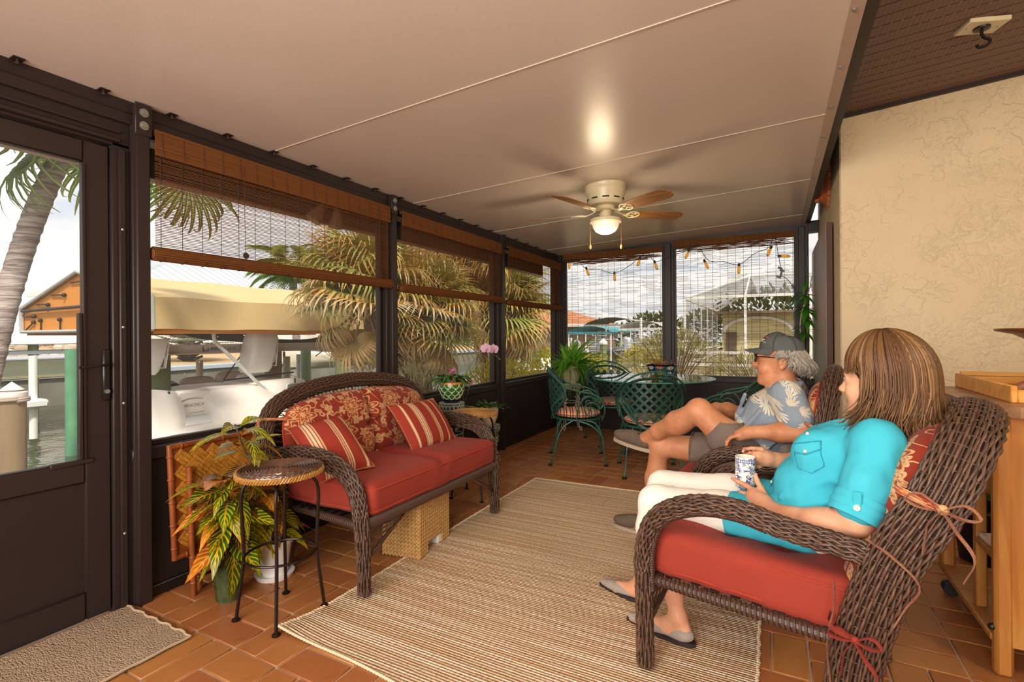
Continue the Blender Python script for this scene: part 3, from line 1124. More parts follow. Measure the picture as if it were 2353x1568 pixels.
    for k in range(cnt+1):
        s0 = k*step_
        p = np.array([np.interp(s0, Lh, full[up][:, q]) for q in range(3)])
        for dlt in (-1.2, 1.2):
            s1 = min(max(s0+dlt*step_, 0), Lh[-1])
            q_ = np.array([np.interp(s1, Lh, full[up][:, q]) for q in range(3)])
            q2 = q_+(cen-q_)*.26
            b.strand([p, q2], .0024, 4, a=(k % 5)/5)
    sub_ = [full[i]+(cen-full[i])*.25 for i in up]
    b.tube(sub_, .006, 6)
    for k in range(-3, 4):
        yy = k*W*.12
        pz = np.array([np.interp(yy, full[up][::-1, 1], full[up][::-1, q]) for q in (0, 2)])
        b.tube([(hoop[0][0]+.02, yy, railz), (pz[0], yy, pz[1])], .006, 6)
    b.build('back_lattice', M_strand, t)
    return t

# ================================================================== RUGS
m = MB()
def rugf(u, v):
    x, y = -1.855+u*1.783, 1.405+v*2.545
    z = .004+.0012*noise.noise(Vector((x*3, y*3, 0)))
    d = math.hypot(x+1.855, y-1.405)
    z += .034*max(0, 1-d/.30)**2
    y += .05*v*(u)+(.02*math.sin(u*9)+.05*(u-.35)**2-.012)*(1-v)
    x += .006*math.sin(v*7)+.0045*(1 if int(v*240) % 2 else 0)*(1 if u in (0, 1) else 0)
    return (x, y, z)
m.grid(rugf, 36, 241)
def rugb(u, v):
    p = rugf(u, v)
    return (p[0], p[1], p[2]-.006)
m.grid(rugb, 36, 60, flip=True)
rug = m.build('area_rug', M_rug, loc=(-.96, 2.68, 0), label='large tan ribbed flatweave rug in front of the wicker loveseat', cat='rug')
m = MB()
for P in ([rugf(u, 0) for u in np.linspace(0, 1, 60)], [rugf(u, 1) for u in np.linspace(0, 1, 60)], [rugf(0, v) for v in np.linspace(0, 1, 80)], [rugf(1, v) for v in np.linspace(0, 1, 80)]):
    P = np.array(P)
    wrap(m, P, .0048, .016, .0022)
m.build('bound_edge', plain('rug_binding', 'd9c7a8', .9, 0, .25, 200), rug, world=True)

m = MB()
def matf(u, v):
    x, y = -2.66+u*.505, .30+v*.915
    return (x+.006*math.sin(v*40)*u*.3, y+(.006*math.sin(u*31) if v > .98 else 0), .012+.002*noise.noise(Vector((x*8, y*8, 3)))+.0015*noise.noise(Vector((x*60, y*60, 3))))
m.grid(matf, 40, 60)
m.grid(lambda u, v: (matf(u, v)[0], matf(u, v)[1], .001), 12, 12, flip=True)
dmat = m.build('doormat', M_doormat, loc=(-2.4, .75, 0), label='beige looped doormat lying at the foot of the screen door', cat='doormat')
m = MB()
m.tube([matf(1, v) for v in np.linspace(0, 1, 40)], .0055, 6).tube([matf(u, 1) for u in np.linspace(0, 1, 20)], .0055, 6)
m.build('hem', plain('mat_hem', 'b39d82', .9), dmat, world=True)

# ================================================================== LOVESEAT
LOVE = (-2.08, 2.405, 0)
hoopL = [(-.235, .595, .16), (-.26, .615, .35), (-.30, .655, .58), (-.335, .655, .75), (-.36, .56, .875), (-.375, .31, .945), (-.38, 0, .968)]
armL = [(-.30, .625, .585), (-.18, .64, .625), (.0, .64, .640), (.17, .637, .618), (.275, .632, .54), (.315, .63, .43), (.335, .628, .25), (.34, .625, .02)]
wicker_seat('loveseat', 'brown wicker loveseat with arched open back, below the bamboo-shaded windows', 'sofa', LOVE, 0, 1.31, hoopL, armL, .0, .345,
            ([.022, .020, .021, .024], [.045, .052, .048, .030]), (.034, .042, 26), .034)
t = thing('seat_cushion', 'long brick red seat cushion on the wicker loveseat', 'cushion', (LOVE[0]+.055, LOVE[1], .452))
m = MB()
cushion(m, (0, 0, 0), (.315, .600, .082), .045, .18, .010, 44, 1.5, dips=[(.0, 0, (9, .03), .03), (-.2, .3, (.3, .5), .012), (.1, -.28, (.2, .2), .010)])
m.build('cushion_body', M_red, t)
m = MB()
for z in (.052, -.052):
    P = rimpath((.315, .60), .045, z, .004)
    m.tube(P, .0045, 5, closed=True)
m.build('piping', M_pipe, t)
t = thing('back_cushion', 'wide red and gold floral back cushion of the wicker loveseat', 'cushion', (LOVE[0]-.185, LOVE[1], .50))
ol = [(-.57, .0), (-.30, -.01), (0, .005), (.30, -.01), (.57, .0), (.605, .05), (.61, .2), (.59, .32), (.53, .395), (.40, .435), (.20, .455), (.03, .46), (0, .448), (-.03, .46), (-.20, .455), (-.40, .435), (-.53, .395), (-.59, .32), (-.61, .2), (-.605, .05)]
ol = [(u, v*.93) for u, v in ol]
lean = Matrix.Rotation(math.radians(-17), 4, 'Y')
Mb = lean @ Matrix(((0, 0, 1, 0), (1, 0, 0, 0), (0, 1, 0, 0), (0, 0, 0, 1)))
m = MB()
rim = pillow_outline(m, ol, .088, Mb, 3.4, .5, 10, lambda u, v: .075*math.exp(-(u/.022)**2)+.012*math.exp(-((abs(u)-.3)/.2)**2-((v-.2)/.1)**2), .006, 2)
m.build('cushion_body', M_floral, t)
MB().tube(rim, .0055, 6, closed=True).build('piping', M_pipe, t)
def tie(m, p, d, up=(0, 0, 1), s=1., w=.008):
    """bow of ribbon: two loops, two tails"""
    p, d, u = np.array(p, float), nrm(d), nrm(up)
    n_ = nrm(np.cross(d, u))
    for sg in (1, -1):
        L = [p, p+d*sg*.035*s+u*.022*s+n_*.01, p+d*sg*.055*s+u*.004*s+n_*.012, p+d*sg*.03*s-u*.006*s+n_*.006, p]
        m.tube(smoothpath(L, 14), w*s, 6, ry=.0018, ref=n_)
    for sg, ln in ((1, .12), (-1, .095)):
        L = [p+n_*.004, p+d*sg*.02*s-u*.03*s+n_*.012, p+d*sg*(.035+.01*sg)*s-u*ln*.6*s+n_*.006, p+d*sg*.03*s-u*ln*s+n_*.008]
        m.tube(smoothpath(L, 14), w*s*1.1, 6, ry=.0018, ref=n_)
    m.ball(p, .010*s, 8, 6)
m = MB()
m.tube(smoothpath([(-.05, -.60, .31), (-.10, -.655, .315), (-.17, -.675, .31), (-.20, -.64, .30)], 14), .007, 6, ry=.002, ref=np.array([0, 0, 1.]))
tie(m, (-.15, -.685, .305), (1, -.25, .1), s=.8)
m.build('tie', M_floral, t)

def throw_pillow(name, label, loc, M, s=.23, t_=.075, mat=M_stripe, seed=0, rotuv=0., sy=1.):
    th = thing(name, label, 'pillow', loc, 0, 'striped throw pillows')
    m = MB()
    V, UV, F = [], [], []
    n = 21
    for sgn in (1, -1):
        b0 = len(V)
        for i in range(n):
            for j in range(n):
                u, v = -1+2*i/(n-1), -1+2*j/(n-1)
                x = u*(1-.075*(1-v*v)**1.0*abs(u)**2)
                y = v*(1-.075*(1-u*u)*abs(v)**2)
                z = sgn*t_*(max(0, 1-u**2)*max(0, 1-v**2))**.42
                z += .006*noise.noise(Vector((u*2+seed, v*2, sgn)))*(1-max(abs(u), abs(v)))
                V.append((x*s, y*s*sy, z))
                UV.append((x*s, y*s))
        for i in range(n-1):
            for j in range(n-1):
                q = (b0+i*n+j, b0+(i+1)*n+j, b0+(i+1)*n+j+1, b0+i*n+j+1)
                F.append(q if sgn > 0 else q[::-1])
    m.add(V, F, uv=UV, M=M)
    m.build('pillow_body', mat, th)
    k = np.linspace(-1, 1, 14)[:-1]
    E = [(u, -1) for u in k]+[(1, v) for v in k]+[(-u, 1) for u in k]+[(-1, -v) for v in k]
    Mn = np.array(M)
    P = np.array([(u*(1-.075*(1-v*v)*abs(u)**2)*s, v*(1-.075*(1-u*u)*abs(v)**2)*s*sy, 0) for u, v in E])@Mn[:3, :3].T+Mn[:3, 3]
    m = MB()
    wrap(m, np.vstack([P, P[:1]]), .0045, .02, .0018)
    m.build('cord_edge', plain('twisted_cord', 'a8623f', .8, 0, .5, 120), th)
    return th
def pilM(xdir, ydir):
    x = nrm(xdir)
    y = nrm(np.array(ydir)-x*(np.array(ydir)@x))
    z = np.cross(x, y)
    M = Matrix.Identity(4)
    for i in range(3):
        M[i][0], M[i][1], M[i][2] = x[i], y[i], z[i]
    return M
throw_pillow('throw_pillow', 'red and cream striped pillow tipped sideways at the near end of the loveseat', (-2.115, 1.925, .655), pilM((.06, .2, .02), (-.30, -.02, .20)), .155, .075, seed=1, sy=1.3)
throw_pillow('throw_pillow', 'red and cream striped pillow standing upright at the far end of the loveseat', (-2.09, 2.70, .655), pilM((.02, 1, -.02), (-.30, .14, .40)), .235, .075, seed=4, sy=.78)

# ================================================================== ARMCHAIRS
NC = (-.02, 2.12, 0)
NR = math.atan2(.24, -.97)
hoopC = [(-.285, .325, .14), (-.315, .335, .35), (-.395, .345, .62), (-.485, .335, .80), (-.545, .25, .945), (-.57, .10, 1.0), (-.575, 0, 1.01)]
armC = [(-.40, .335, .615), (-.29, .335, .63), (-.12, .337, .648), (.02, .338, .672), (.165, .338, .655), (.29, .337, .585), (.345, .336, .46), (.347, .335, .24), (.345, .335, .02)]
wicker_seat('wicker_armchair', 'brown wicker armchair nearest the camera where the woman in turquoise sits', 'armchair', NC, NR, .69, hoopC, armC, .0, .345,
            ([.024, .024, .026, .024], [.030, .030, .030, .028]), (.062, .036, 36), .028)
t = thing('seat_cushion', 'tufted brick red seat cushion on the near wicker armchair', 'cushion', NC, NR)
m = MB()
cushion(m, (.025, 0, .43), (.335, .295, .085), .038, .16, .008, 40, 7.3, dips=[(.08, .12, (.05, .05), .022), (.08, -.12, (.05, .05), .02), (-.1, .12, (.05, .05), .02), (-.12, 0, (.2, .2), .03), (.1, .29, (.012, .1), .006)])
m.build('cushion_body', M_red, t)
m = MB()
for z in (.487, .378):
    P = rimpath((.335, .295), .038, z, .003)+np.array([.025, 0, 0])
    m.tube(P, .0035, 5, closed=True)
m.build('piping', M_pipe, t)
m = MB()
tie(m, (-.315, .395, .40), (-1, .12, .05), s=1.15, w=.009)
m.tube(smoothpath([(-.24, .30, .41), (-.25, .37, .405), (-.32, .392, .40)], 10), .009, 6, ry=.002, ref=np.array([0, 0, 1.]))
m.build('tie', M_red, t)
def back_pad(label, loc, rz, cx_, w2, zb, h, lean, thick, seed, ties=True):
    t = thing('back_cushion', label, 'cushion', loc, rz)
    ol = [(-w2*.92, 0), (0, -.01), (w2*.92, 0), (w2, .06), (w2*1.0, h*.45), (w2*.95, h*.74), (w2*.70, h*.93), (w2*.3, h), (0, h*1.005), (-w2*.3, h), (-w2*.70, h*.93), (-w2*.95, h*.74), (-w2*1.0, h*.45), (-w2, .06)]
    Mm = Matrix.Translation((cx_, 0, zb)) @ Matrix.Rotation(math.radians(lean), 4, 'Y') @ Matrix(((0, 0, 1, 0), (1, 0, 0, 0), (0, 1, 0, 0), (0, 0, 0, 1)))
    m = MB()
    rim = pillow_outline(m, ol, thick, Mm, 4.5, .5, 9, None, .005, seed)
    m.build('cushion_body', M_floral, t)
    MB().tube(rim, .005, 6, closed=True).build('piping', M_pipe, t)
    return t
bc = back_pad('red and gold floral back cushion behind the woman in turquoise', NC, NR, -.290, .285, .40, .60, -19, .072, 5)
m = MB()
tie(m, (-.500, .385, .80), (-1, .15, -.12), s=1.35, w=.010)
m.tube(smoothpath([(-.40, .30, .83), (-.41, .375, .832), (-.49, .384, .802)], 10), .011, 6, ry=.002, ref=np.array([0, 0, 1.]))
m.tube(smoothpath([(-.34, .34, .67), (-.40, .40, .655), (-.455, .41, .60), (-.425, .40, .53), (-.40, .395, .47)], 20), .010, 6, ry=.002, ref=np.array([0, 1., 0]))
m.tube(smoothpath([(-.255, .33, .52), (-.26, .36, .46), (-.245, .372, .36), (-.25, .37, .26), (-.265, .365, .12)], 20), .010, 6, ry=.002, ref=np.array([0, 1., 0]))
m.build('tie', M_floral, bc)

MC = (.0, 3.02, 0)
MR = math.atan2(.10, -1)
hoopM = [(-.13, .31, .14), (-.15, .325, .35), (-.195, .335, .62), (-.232, .305, .84), (-.255, .215, .99), (-.265, .09, 1.045), (-.268, 0, 1.052)]
armM = [(-.20, .335, .61), (-.12, .335, .63), (.0, .337, .650), (.10, .338, .664), (.20, .338, .648), (.29, .337, .585), (.335, .336, .47), (.342, .335, .24), (.345, .335, .02)]
wicker_seat('wicker_armchair', 'brown wicker armchair farther back where the man in the cap sits', 'armchair', MC, MR, .69, hoopM, armM, .02, .345,
            ([.024, .024, .027, .024], [.028, .030, .030, .028]), (.036, .034, 26), .03, front=.42)
t = thing('seat_cushion', 'plain brick red seat cushion under the man in the cap', 'cushion', MC, MR)
m = MB()
cushion(m, (.155, 0, .43), (.305, .285, .080), .040, .12, .006, 34, 4.1)
m.build('cushion_body', M_red, t)
m = MB()
for z in (.482, .380):
    m.tube(rimpath((.305, .285), .04, z, .003)+np.array([.155, 0, 0]), .0035, 5, closed=True)
m.build('piping', M_pipe, t)
bm = back_pad('red and gold floral back cushion behind the man in the cap', MC, MR, -.115, .275, .42, .58, -9, .055, 9)
m = MB()
tie(m, (-.24, .365, .80), (-1, .2, -.1), s=1.1, w=.009)
m.tube(smoothpath([(-.15, .27, .83), (-.16, .34, .83), (-.24, .362, .80)], 10), .009, 6, ry=.002, ref=np.array([0, 0, 1.]))
m.build('tie', M_floral, bm)
# ================================================================== LEAVES
def leafmat(name, base, tip, vein=None, rough=.35, kn=9., trans=.25, randv=.3, vw=.06, mott=None):
    t = newmat(name)
    u, v, _ = t.sep(t.uv())
    r = t.rand()
    c = t.mix(v, lin(base), lin(tip))
    if mott:
        c = t.mix(t.step(t.noise(t.uv(), 5, 3), .45, .6), c, lin(mott))
    c = t.n('HueSaturation', {'Color': c, 'Hue': t.ma('ADD', .485, t.ma('MULTIPLY', r, .03)), 'Value': t.ma('ADD', 1-randv/2, t.ma('MULTIPLY', r, randv))}).outputs[0]
    nm = None
    if vein:
        au = t.ma('ABSOLUTE', t.ma('SUBTRACT', u, .5))
        f = t.ma('FRACT', t.ma('MULTIPLY', t.ma('SUBTRACT', v, t.ma('MULTIPLY', au, .45)), kn))
        side = t.ma('LESS_THAN', t.ma('ABSOLUTE', t.ma('SUBTRACT', f, .5)), t.ma('ADD', .10, t.ma('MULTIPLY', t.noise(t.uv(), 9, 2), .12)))
        mid = t.ma('LESS_THAN', au, vw)
        ve = t.ma('MAXIMUM', side, mid)
        c = t.mix(ve, c, lin(vein))
        nm = t.bump(t.ma('MULTIPLY', ve, -1.), .25, .003)
    b = t.bsdf(c, rough, 0, nm, .45)
    tr = t.n('BsdfTranslucent', {0: c})
    return t.done(t.n('MixShader', {0: trans, 1: b, 2: tr}).outputs[0])

def leaf(mb, L, W, droop=.3, fold=.15, n=9, wav=.0, shape=(.0, .55, .9, 1., .92, .72, .45, .2, .0), base=0., nu=5):
    """leaf along +x, upper face +z, arching down by droop (radians overall)"""
    V, UV, F = [], [], []
    x = z = 0.
    a = base
    ds = L/(n-1)
    sh = np.interp(np.linspace(0, 1, n), np.linspace(0, 1, len(shape)), shape)
    for i in range(n):
        for j in range(nu):
            s = -1+2*j/(nu-1)
            w_ = W/2*sh[i]
            dz = fold*abs(s)*w_+wav*W*math.sin(i*1.9+s*2)*abs(s)
            V.append((x-math.sin(a)*dz*-1*0+math.sin(a)*dz, s*w_, z+math.cos(a)*dz))
            UV.append((.5+s*.5, i/(n-1)))
        x += ds*math.cos(a)
        z += ds*math.sin(a)
        a -= droop/(n-1)
    for i in range(n-1):
        for j in range(nu-1):
            F.append((i*nu+j, (i+1)*nu+j, (i+1)*nu+j+1, i*nu+j+1))
    return mb.add(V, F, uv=UV)

M_cr1 = leafmat('croton_leaf_green', '2e5a16', '45701c', 'd8b51e', .3, 9)
M_cr2 = leafmat('croton_leaf_yellow', 'a8a81c', 'd9b41c', '5c6f18', .3, 9)
M_cr3 = leafmat('croton_leaf_orange', 'b04a12', 'd9781e', 'e8b04a', .3, 8)
M_cr4 = leafmat('croton_leaf_dark', '2c2410', '3a3c14', 'b8742c', .3, 10)
M_stem = plain('woody_stem', '6b5236', .8, 0, .3, 30)
M_gstem = plain('green_stem', '4f6b2a', .6)
cro = []
for mt in (M_cr1, M_cr2, M_cr3, M_cr4):
    for dr, w_ in ((.9, .32), (1.5, .28), (.4, .36)):
        cro.append(leaf(MB(), 1., w_, dr, .25, 10, .05).mesh('leaf', mt, ang=None))
def croton(t, stem, n, rng, lens, dirbias, weights, world=True, up0=.5, upr=(-.5, .6)):
    P = smoothpath(stem, 30)
    m = MB()
    m.tube(P, np.linspace(.010, .004, 30), 6)
    m.build('stem', M_stem, t, world=True)
    o = np.array(wmat(t).translation)
    for k in range(n):
        f = up0+(1-up0)*(k+.5)/n
        p = P[min(29, int(f*29))]
        a = k*2.4+rng.uniform(-.3, .3)
        d = np.array([math.cos(a), math.sin(a), 0])+np.array(dirbias)*rng.uniform(.3, 1.2)
        if d[0] < -.35:
            d[0] *= -.4
        el = rng.uniform(*upr)*(1.1-f)+f*f*.75-.25
        d = np.array([*(nrm(d)*math.cos(el))[:2], math.sin(el)])
        kind = rng.choices(range(4), weights)[0]
        meshobj('leaf', cro[kind*3+rng.randrange(3)], t, Matrix.Translation(-Vector(o)) @ lookM(p+d*.02, d, (rng.uniform(-.2, .4), rng.uniform(-.3, .3), 1), rng.uniform(*lens)))

r5 = random.Random(11)
# vase and croton at the window
t = thing('potted_croton', 'variegated croton with yellow veined and orange leaves in a tall green glazed vase', 'plant', (-2.325, 1.485, 0))
m = MB().lathe([(.0, 0), (.050, 0), (.054, .012), (.056, .05), (.064, .12), (.074, .19), (.083, .232), (.086, .240), (.078, .242), (.07, .20), (.05, .19), (0, .19)], seg=28)
tt = newmat('mottled_green_glaze')
o_ = tt.map(tt.obj(), (1, 1, .3))
cc = tt.mix(tt.step(tt.noise(o_, 26, 5, .65), .35, .62), lin('1a1f12'), lin('454f30'))
cc = tt.mix(tt.step(tt.ma('ADD', tt.sep(tt.obj())[2], tt.ma('MULTIPLY', tt.noise(o_, 40, 2), .05)), .045, .012), cc, lin('356b52'))
M_vase = tt.done(tt.bsdf(cc, .22, 0, tt.bump(tt.noise(o_, 30, 3), .2, .004)))
m.build('vase', M_vase, t)
croton(t, [(-2.325, 1.485, .18), (-2.30, 1.48, .36), (-2.30, 1.465, .60)], 48, r5, (.18, .29), (.55, -.15, 0), (8, 2, 2.5, 3), up0=.25, upr=(-1.15, .1))
t = thing('potted_croton', 'taller yellow and orange croton in a white plastic pot behind the wicker stool', 'plant', (-2.33, 1.74, 0))
m = MB().lathe([(.0, .012), (.060, .012), (.062, .02), (.082, .17), (.09, .172), (.092, .195), (.084, .195), (.08, .17), (0, .165)], seg=28)
m.lathe([(.0, 0), (.088, 0), (.098, .022), (.093, .024), (.06, .012), (0, .012)], seg=28)
m.build('pot', M_white, t)
croton(t, [(-2.33, 1.74, .16), (-2.32, 1.70, .40), (-2.28, 1.56, .66), (-2.25, 1.475, .84)], 54, r5, (.15, .25), (.35, -.1, 0), (6, 5, 3, 2), up0=.12, upr=(-.9, .5))

# folding bamboo tray table leaning on the wall
M_bam = wood_mat('lacquered_bamboo', '6e3516', '935024', .28, (1, 1, .3), 12)
M_mat = wood_mat('woven_bamboo_strip', '9a621c', 'c28a35', .4, (.3, 1, 1), 20)
t = thing('folding_tray_table', 'folded bamboo framed tray table with herringbone top leaning on the knee wall', 'table', (-2.575, 1.60, 0))
def bamboo(m, p, q, r=.0135, nodes=5):
    p, q = np.array(p, float), np.array(q, float)
    m.tube([p, q], r, 10)
    for k in range(nodes):
        c = p+(q-p)*(k+.5)/nodes
        d = nrm(q-p)
        m.tube([c-d*.006, c-d*.002, c+d*.002, c+d*.006], [r, r*1.22, r*1.22, r], 10, cap=False)
def tq(y, z):                      # leaning plane
    return (-2.515-.075*(z-.1), y, z)
for a, b in (((1.352, .735), (1.352, .195)), ((1.865, .735), (1.865, .195)), ((1.352, .725), (1.865, .725)), ((1.352, .205), (1.865, .205))):
    m = MB()
    bamboo(m, tq(*a), tq(*b))
    m.build('frame_pole', M_bam, t, world=True)
m = MB().add([tq(1.36, .21), tq(1.86, .21), tq(1.86, .72), tq(1.36, .72)], [(0, 1, 2, 3)])
m.build('panel_back', M_bam, t, world=True)
m = MB()
hs = .0185
e1, e2 = np.array([0, 1, 0.]), nrm(np.array([-.075, 0, 1.]))
nn = np.cross(e1, e2)
for bi in range(-9, 10):
    for bj in range(-9, 10):
        for k in range(3):
            cu, cv = bi*3*hs, bj*3*hs
            lu, lv = 3*hs, hs
            if (bi+bj) % 2:
                cu += (k-1)*hs
                lu, lv = lv, lu
            else:
                cv += (k-1)*hs
            y = 1.61+(cu-cv)*.7071
            z = .465+(cu+cv)*.7071
            if not (1.385 < y < 1.838 and .233 < z < .697):
                continue
            R = np.stack([(e1+e2)*.7071, (-e1+e2)*.7071, nn], 1)
            m.box(np.array(tq(y, z))+nn*(.004+.001*((bi+bj) % 2)), (lu-.0015, lv-.0015, .004), rot=R, b=.001)
m.build('woven_panel', M_mat, t, world=True, kind='stuff')
for y, x in ((1.425, -2.50), (1.48, -2.545), (1.74, -2.50), (1.79, -2.545)):
    m = MB()
    bamboo(m, (x, y, .0), (x-.03, y, .62), .0145, 5)
    m.build('leg', M_bam, t, world=True)
m = MB()
bamboo(m, (-2.50, 1.40, .10), (-2.50, 1.82, .10), .011, 4)
m.build('stretcher', M_bam, t, world=True)

# wicker topped iron stools
M_iron = plain('dark_bronze_iron', '2a1f1b', .32, .6, .2, 30)
M_topdk = plain('glossy_brown_cane', '5d4030', .16, 0, .4, 60, .1, 200, .8)
M_topgd = plain('golden_cane', 'a97a3a', .35, 0, .4, 70, .1, 200)
def stool(label, loc, rz, mtop):
    t = thing('wicker_stool', label, 'stool', loc, rz, 'iron stools with woven tops')
    m = MB()
    R = .178
    for k in range(15):
        r = .008+k*(R-.012)/14
        n = max(16, int(r*2*PI/.008))
        an = np.linspace(0, 2*PI, n, endpoint=False)
        z = .655+.0022*np.cos(an*round(n/3)+k*2.1)+.002*(1-(r/R)**2)
        m.tube(np.stack([r*np.cos(an), r*np.sin(an), z], 1), .0062, 5, closed=True, ry=.004, a=(k % 4)/4)
    m.lathe([(0, .645), (R-.01, .645), (R-.01, .652), (0, .652)], seg=24)
    m.build('woven_top', mtop, t)
    m = MB()
    an = np.linspace(0, 2*PI, 160, endpoint=False)
    for ph in range(3):
        rr = R+.005*np.cos(an*30+ph*2.1)
        zz_ = .642+.010*np.sin(an*30+ph*2.1)
        m.tube(np.stack([rr*np.cos(an), rr*np.sin(an), zz_], 1), .0048, 5, closed=True)
    m.tube(np.stack([(R-.006)*np.cos(an[::4]), (R-.006)*np.sin(an[::4]), np.full(40, .645)], 1), .010, 6, closed=True)
    m.build('braided_rim', M_topgd, t)
    for k in range(4):
        a = PI/4+k*PI/2
        P = smoothpath([(.075, .63), (.13, .612), (.158, .555), (.157, .45), (.150, .30), (.158, .20), (.183, .004)], 22)
        m = MB().tube(np.stack([P[:, 0]*math.cos(a), P[:, 0]*math.sin(a), P[:, 1]], 1), .0075, 8)
        l = m.build('leg', M_iron, t)
        MB().lathe([(0, 0), (.017, 0), (.018, .006), (.009, .014), (0, .016)], (.183*math.cos(a), .183*math.sin(a), .0), 12).build('foot', M_iron, l)
    m = MB().tube(np.stack([.149*np.cos(an[::4]), .149*np.sin(an[::4]), np.full(40, .275)], 1), .006, 8, closed=True)
    m.build('ring', M_iron, t)
    m = MB().tube([(.08*math.cos(q), .08*math.sin(q), .632) for q in np.linspace(0, 2*PI, 25)[:-1]], .006, 6, closed=True)
    m.build('seat_ring', M_iron, t)
    return t
stool('dark glossy woven-top iron stool in front of the near end of the loveseat', (-1.985, 1.515, 0), .02, M_topdk)
stool('golden woven-top iron stool beyond the far arm of the loveseat', (-2.09, 3.32, 0), .1, M_topgd)

# plaited seagrass box under the loveseat
M_grass = plain('plaited_seagrass', 'b78f58', .6, 0, .4, 25, .3, 120, .3, stretch=(1, 1, 3))
t = thing('seagrass_box', 'plaited seagrass box with a cut-out foot on the floor under the loveseat', 'basket', (-1.90, 2.38, 0), math.radians(8))
def plait(m, p, n_, w_, L, up=(0, 0, 1), seed=0):
    """vertical plait of paired leaves from p upward over length L on a face with normal n_"""
    n_, up = np.array(n_, float), np.array(up, float)
    sd = np.cross(up, n_)
    k = int(L/.021)
    for i in range(k):
        for s_ in (-1, 1):
            c = np.array(p, float)+up*(i+.5)*L/k+sd*s_*w_*.24
            d = nrm(up*1.+sd*s_*-.62+n_*.18)
            M = Matrix.Identity(4)
            ax = nrm(np.cross(d, n_))
            cz = np.cross(ax, d)
            for q in range(3):
                M[q][0], M[q][1], M[q][2], M[q][3] = ax[q], cz[q], d[q], c[q]
            m.ball((0, 0, 0), (w_*.30*(1+.1*math.sin(i*3+seed)), .007, .0185), 7, 5, M=M)
for nm, org, dx, nn_, cnt, W_, cut in (('plaited_side', (-.115, -.18, 0), (1, 0, 0), (0, -1, 0), 10, .23, None), ('plaited_side', (.118, -.18, 0), (0, 1, 0), (1, 0, 0), 15, .36, (.085, .27, .065)), ('plaited_side', (-.115, .18, 0), (1, 0, 0), (0, 1, 0), 10, .23, None), ('plaited_side', (-.118, -.18, 0), (0, 1, 0), (-1, 0, 0), 15, .36, None)):
    m = MB()
    for i in range(cnt):
        q = (i+.5)*W_/cnt
        z0 = cut[2] if cut and cut[0] < q < cut[1] else .006
        plait(m, np.array(org)+np.array(dx)*q+np.array([0, 0, z0]), nn_, W_/cnt, .305-z0, seed=i)
    m.build(nm, M_grass, t)
m = MB()
m.bx(-.11, .11, -.175, .175, .09, .30)
m.bx(-.11, .11, -.175, -.10, .004, .10).bx(-.11, .11, .10, .175, .004, .10)
m.build('box_liner', M_grass, t)
m = MB()
for i in range(10):
    for j in range(16):
        m.ball((-.105+i*.0233, -.172+j*.0229, .305), (.012, .014, .008), 6, 4)
m.build('plaited_lid', M_grass, t)
MB().bx(.02, .115, .045, .098, .004, .06, b=.006).build('white_block', M_white, t)

# ================================================================== PLANT STANDS AND POTS
M_verd = plain('verdigris_painted_metal', '8c9485', .5, .2, .35, 40)
M_cream = plain('cream_painted_metal', 'c9bda0', .5, .1, .35, 60)
def ornate_stand(label, loc, h, r, mat, rz=0., name='plant_stand', legs=4, square=False):
    t = thing(name, label, 'plant stand', loc, rz)
    m = MB()
    if square:
        m.box((0, 0, h-.006), (2*r, 2*r, .008), b=.002)
    else:
        m.lathe([(0, h-.010), (r, h-.010), (r+.004, h-.005), (r, h), (0, h)], seg=28)
    m.build('top_plate', mat, t)
    m = MB()
    n = 20
    for k in range(n):
        a = 2*PI*k/n
        a2 = 2*PI*(k+1)/n
        p, q = (r*math.cos(a), r*math.sin(a)), (r*math.cos(a2), r*math.sin(a2))
        mid = ((p[0]+q[0])/2, (p[1]+q[1])/2)
        m.tube(smoothpath([(*p, h-.012), (*mid, h-.05), (*q, h-.012)], 8), .003, 5)
        M = lookM((mid[0], mid[1], h-.028), (0, 0, -1), (mid[0], mid[1], 0), .03)
        leaf(m, 1, .6, .1, .2, 5, nu=3) if False else m.ball((mid[0], mid[1], h-.026), (.007, .007, .012), 6, 4)
    m.tube([(r*math.cos(a), r*math.sin(a), h-.055) for a in np.linspace(0, 2*PI, 33)[:-1]], .0035, 5, closed=True)
    m.build('leaf_apron', mat, t)
    for k in range(legs):
        a = 2*PI*(k+.5)/legs
        P = smoothpath([(r*.92, h-.012), (r*.98, h*.75), (r*.86, h*.45), (r*.95, h*.15), (r*1.12, .02), (r*1.27, .035), (r*1.22, .075), (r*1.10, .068)], 30)
        m = MB().tube(np.stack([P[:, 0]*math.cos(a), P[:, 0]*math.sin(a), np.maximum(P[:, 1], .006)], 1), .0055, 6)
        m.build('leg', mat, t)
        m = MB()
        for s_ in (-1, 1):
            for i in range(3):
                d = np.array([math.cos(a)*.3+s_*-math.sin(a), math.sin(a)*.3+s_*math.cos(a), .5])
                mm = MB()
                leaf(mm, 1, .5, .8, .2, 6, nu=3)
                m.add(mm.v[0], mm.f, M=lookM((r*.9*math.cos(a), r*.9*math.sin(a), h*(.68-.08*i)), d, (math.cos(a), math.sin(a), .3), .05-.006*i))
        m.build('acanthus_leaf', mat, t)
    m = MB()
    for z in (.18*h/.6, .62*h):
        m.tube([(r*.88*math.cos(a), r*.88*math.sin(a), z) for a in np.linspace(0, 2*PI, 25)[:-1]], .004, 5, closed=True)
    m.build('ring_brace', mat, t)
    return t
ornate_stand('verdigris metal plant stand under the green scalloped pot', (-2.42, 3.50, 0), .69, .105, M_verd)
ornate_stand('lower verdigris metal plant stand under the small cream pot', (-2.44, 4.16, 0), .395, .10, M_verd, .4)
ornate_stand('cream scrolled iron plant stand holding the fern in the far corner', (-2.36, 6.14, 0), .61, .13, M_cream, .5)

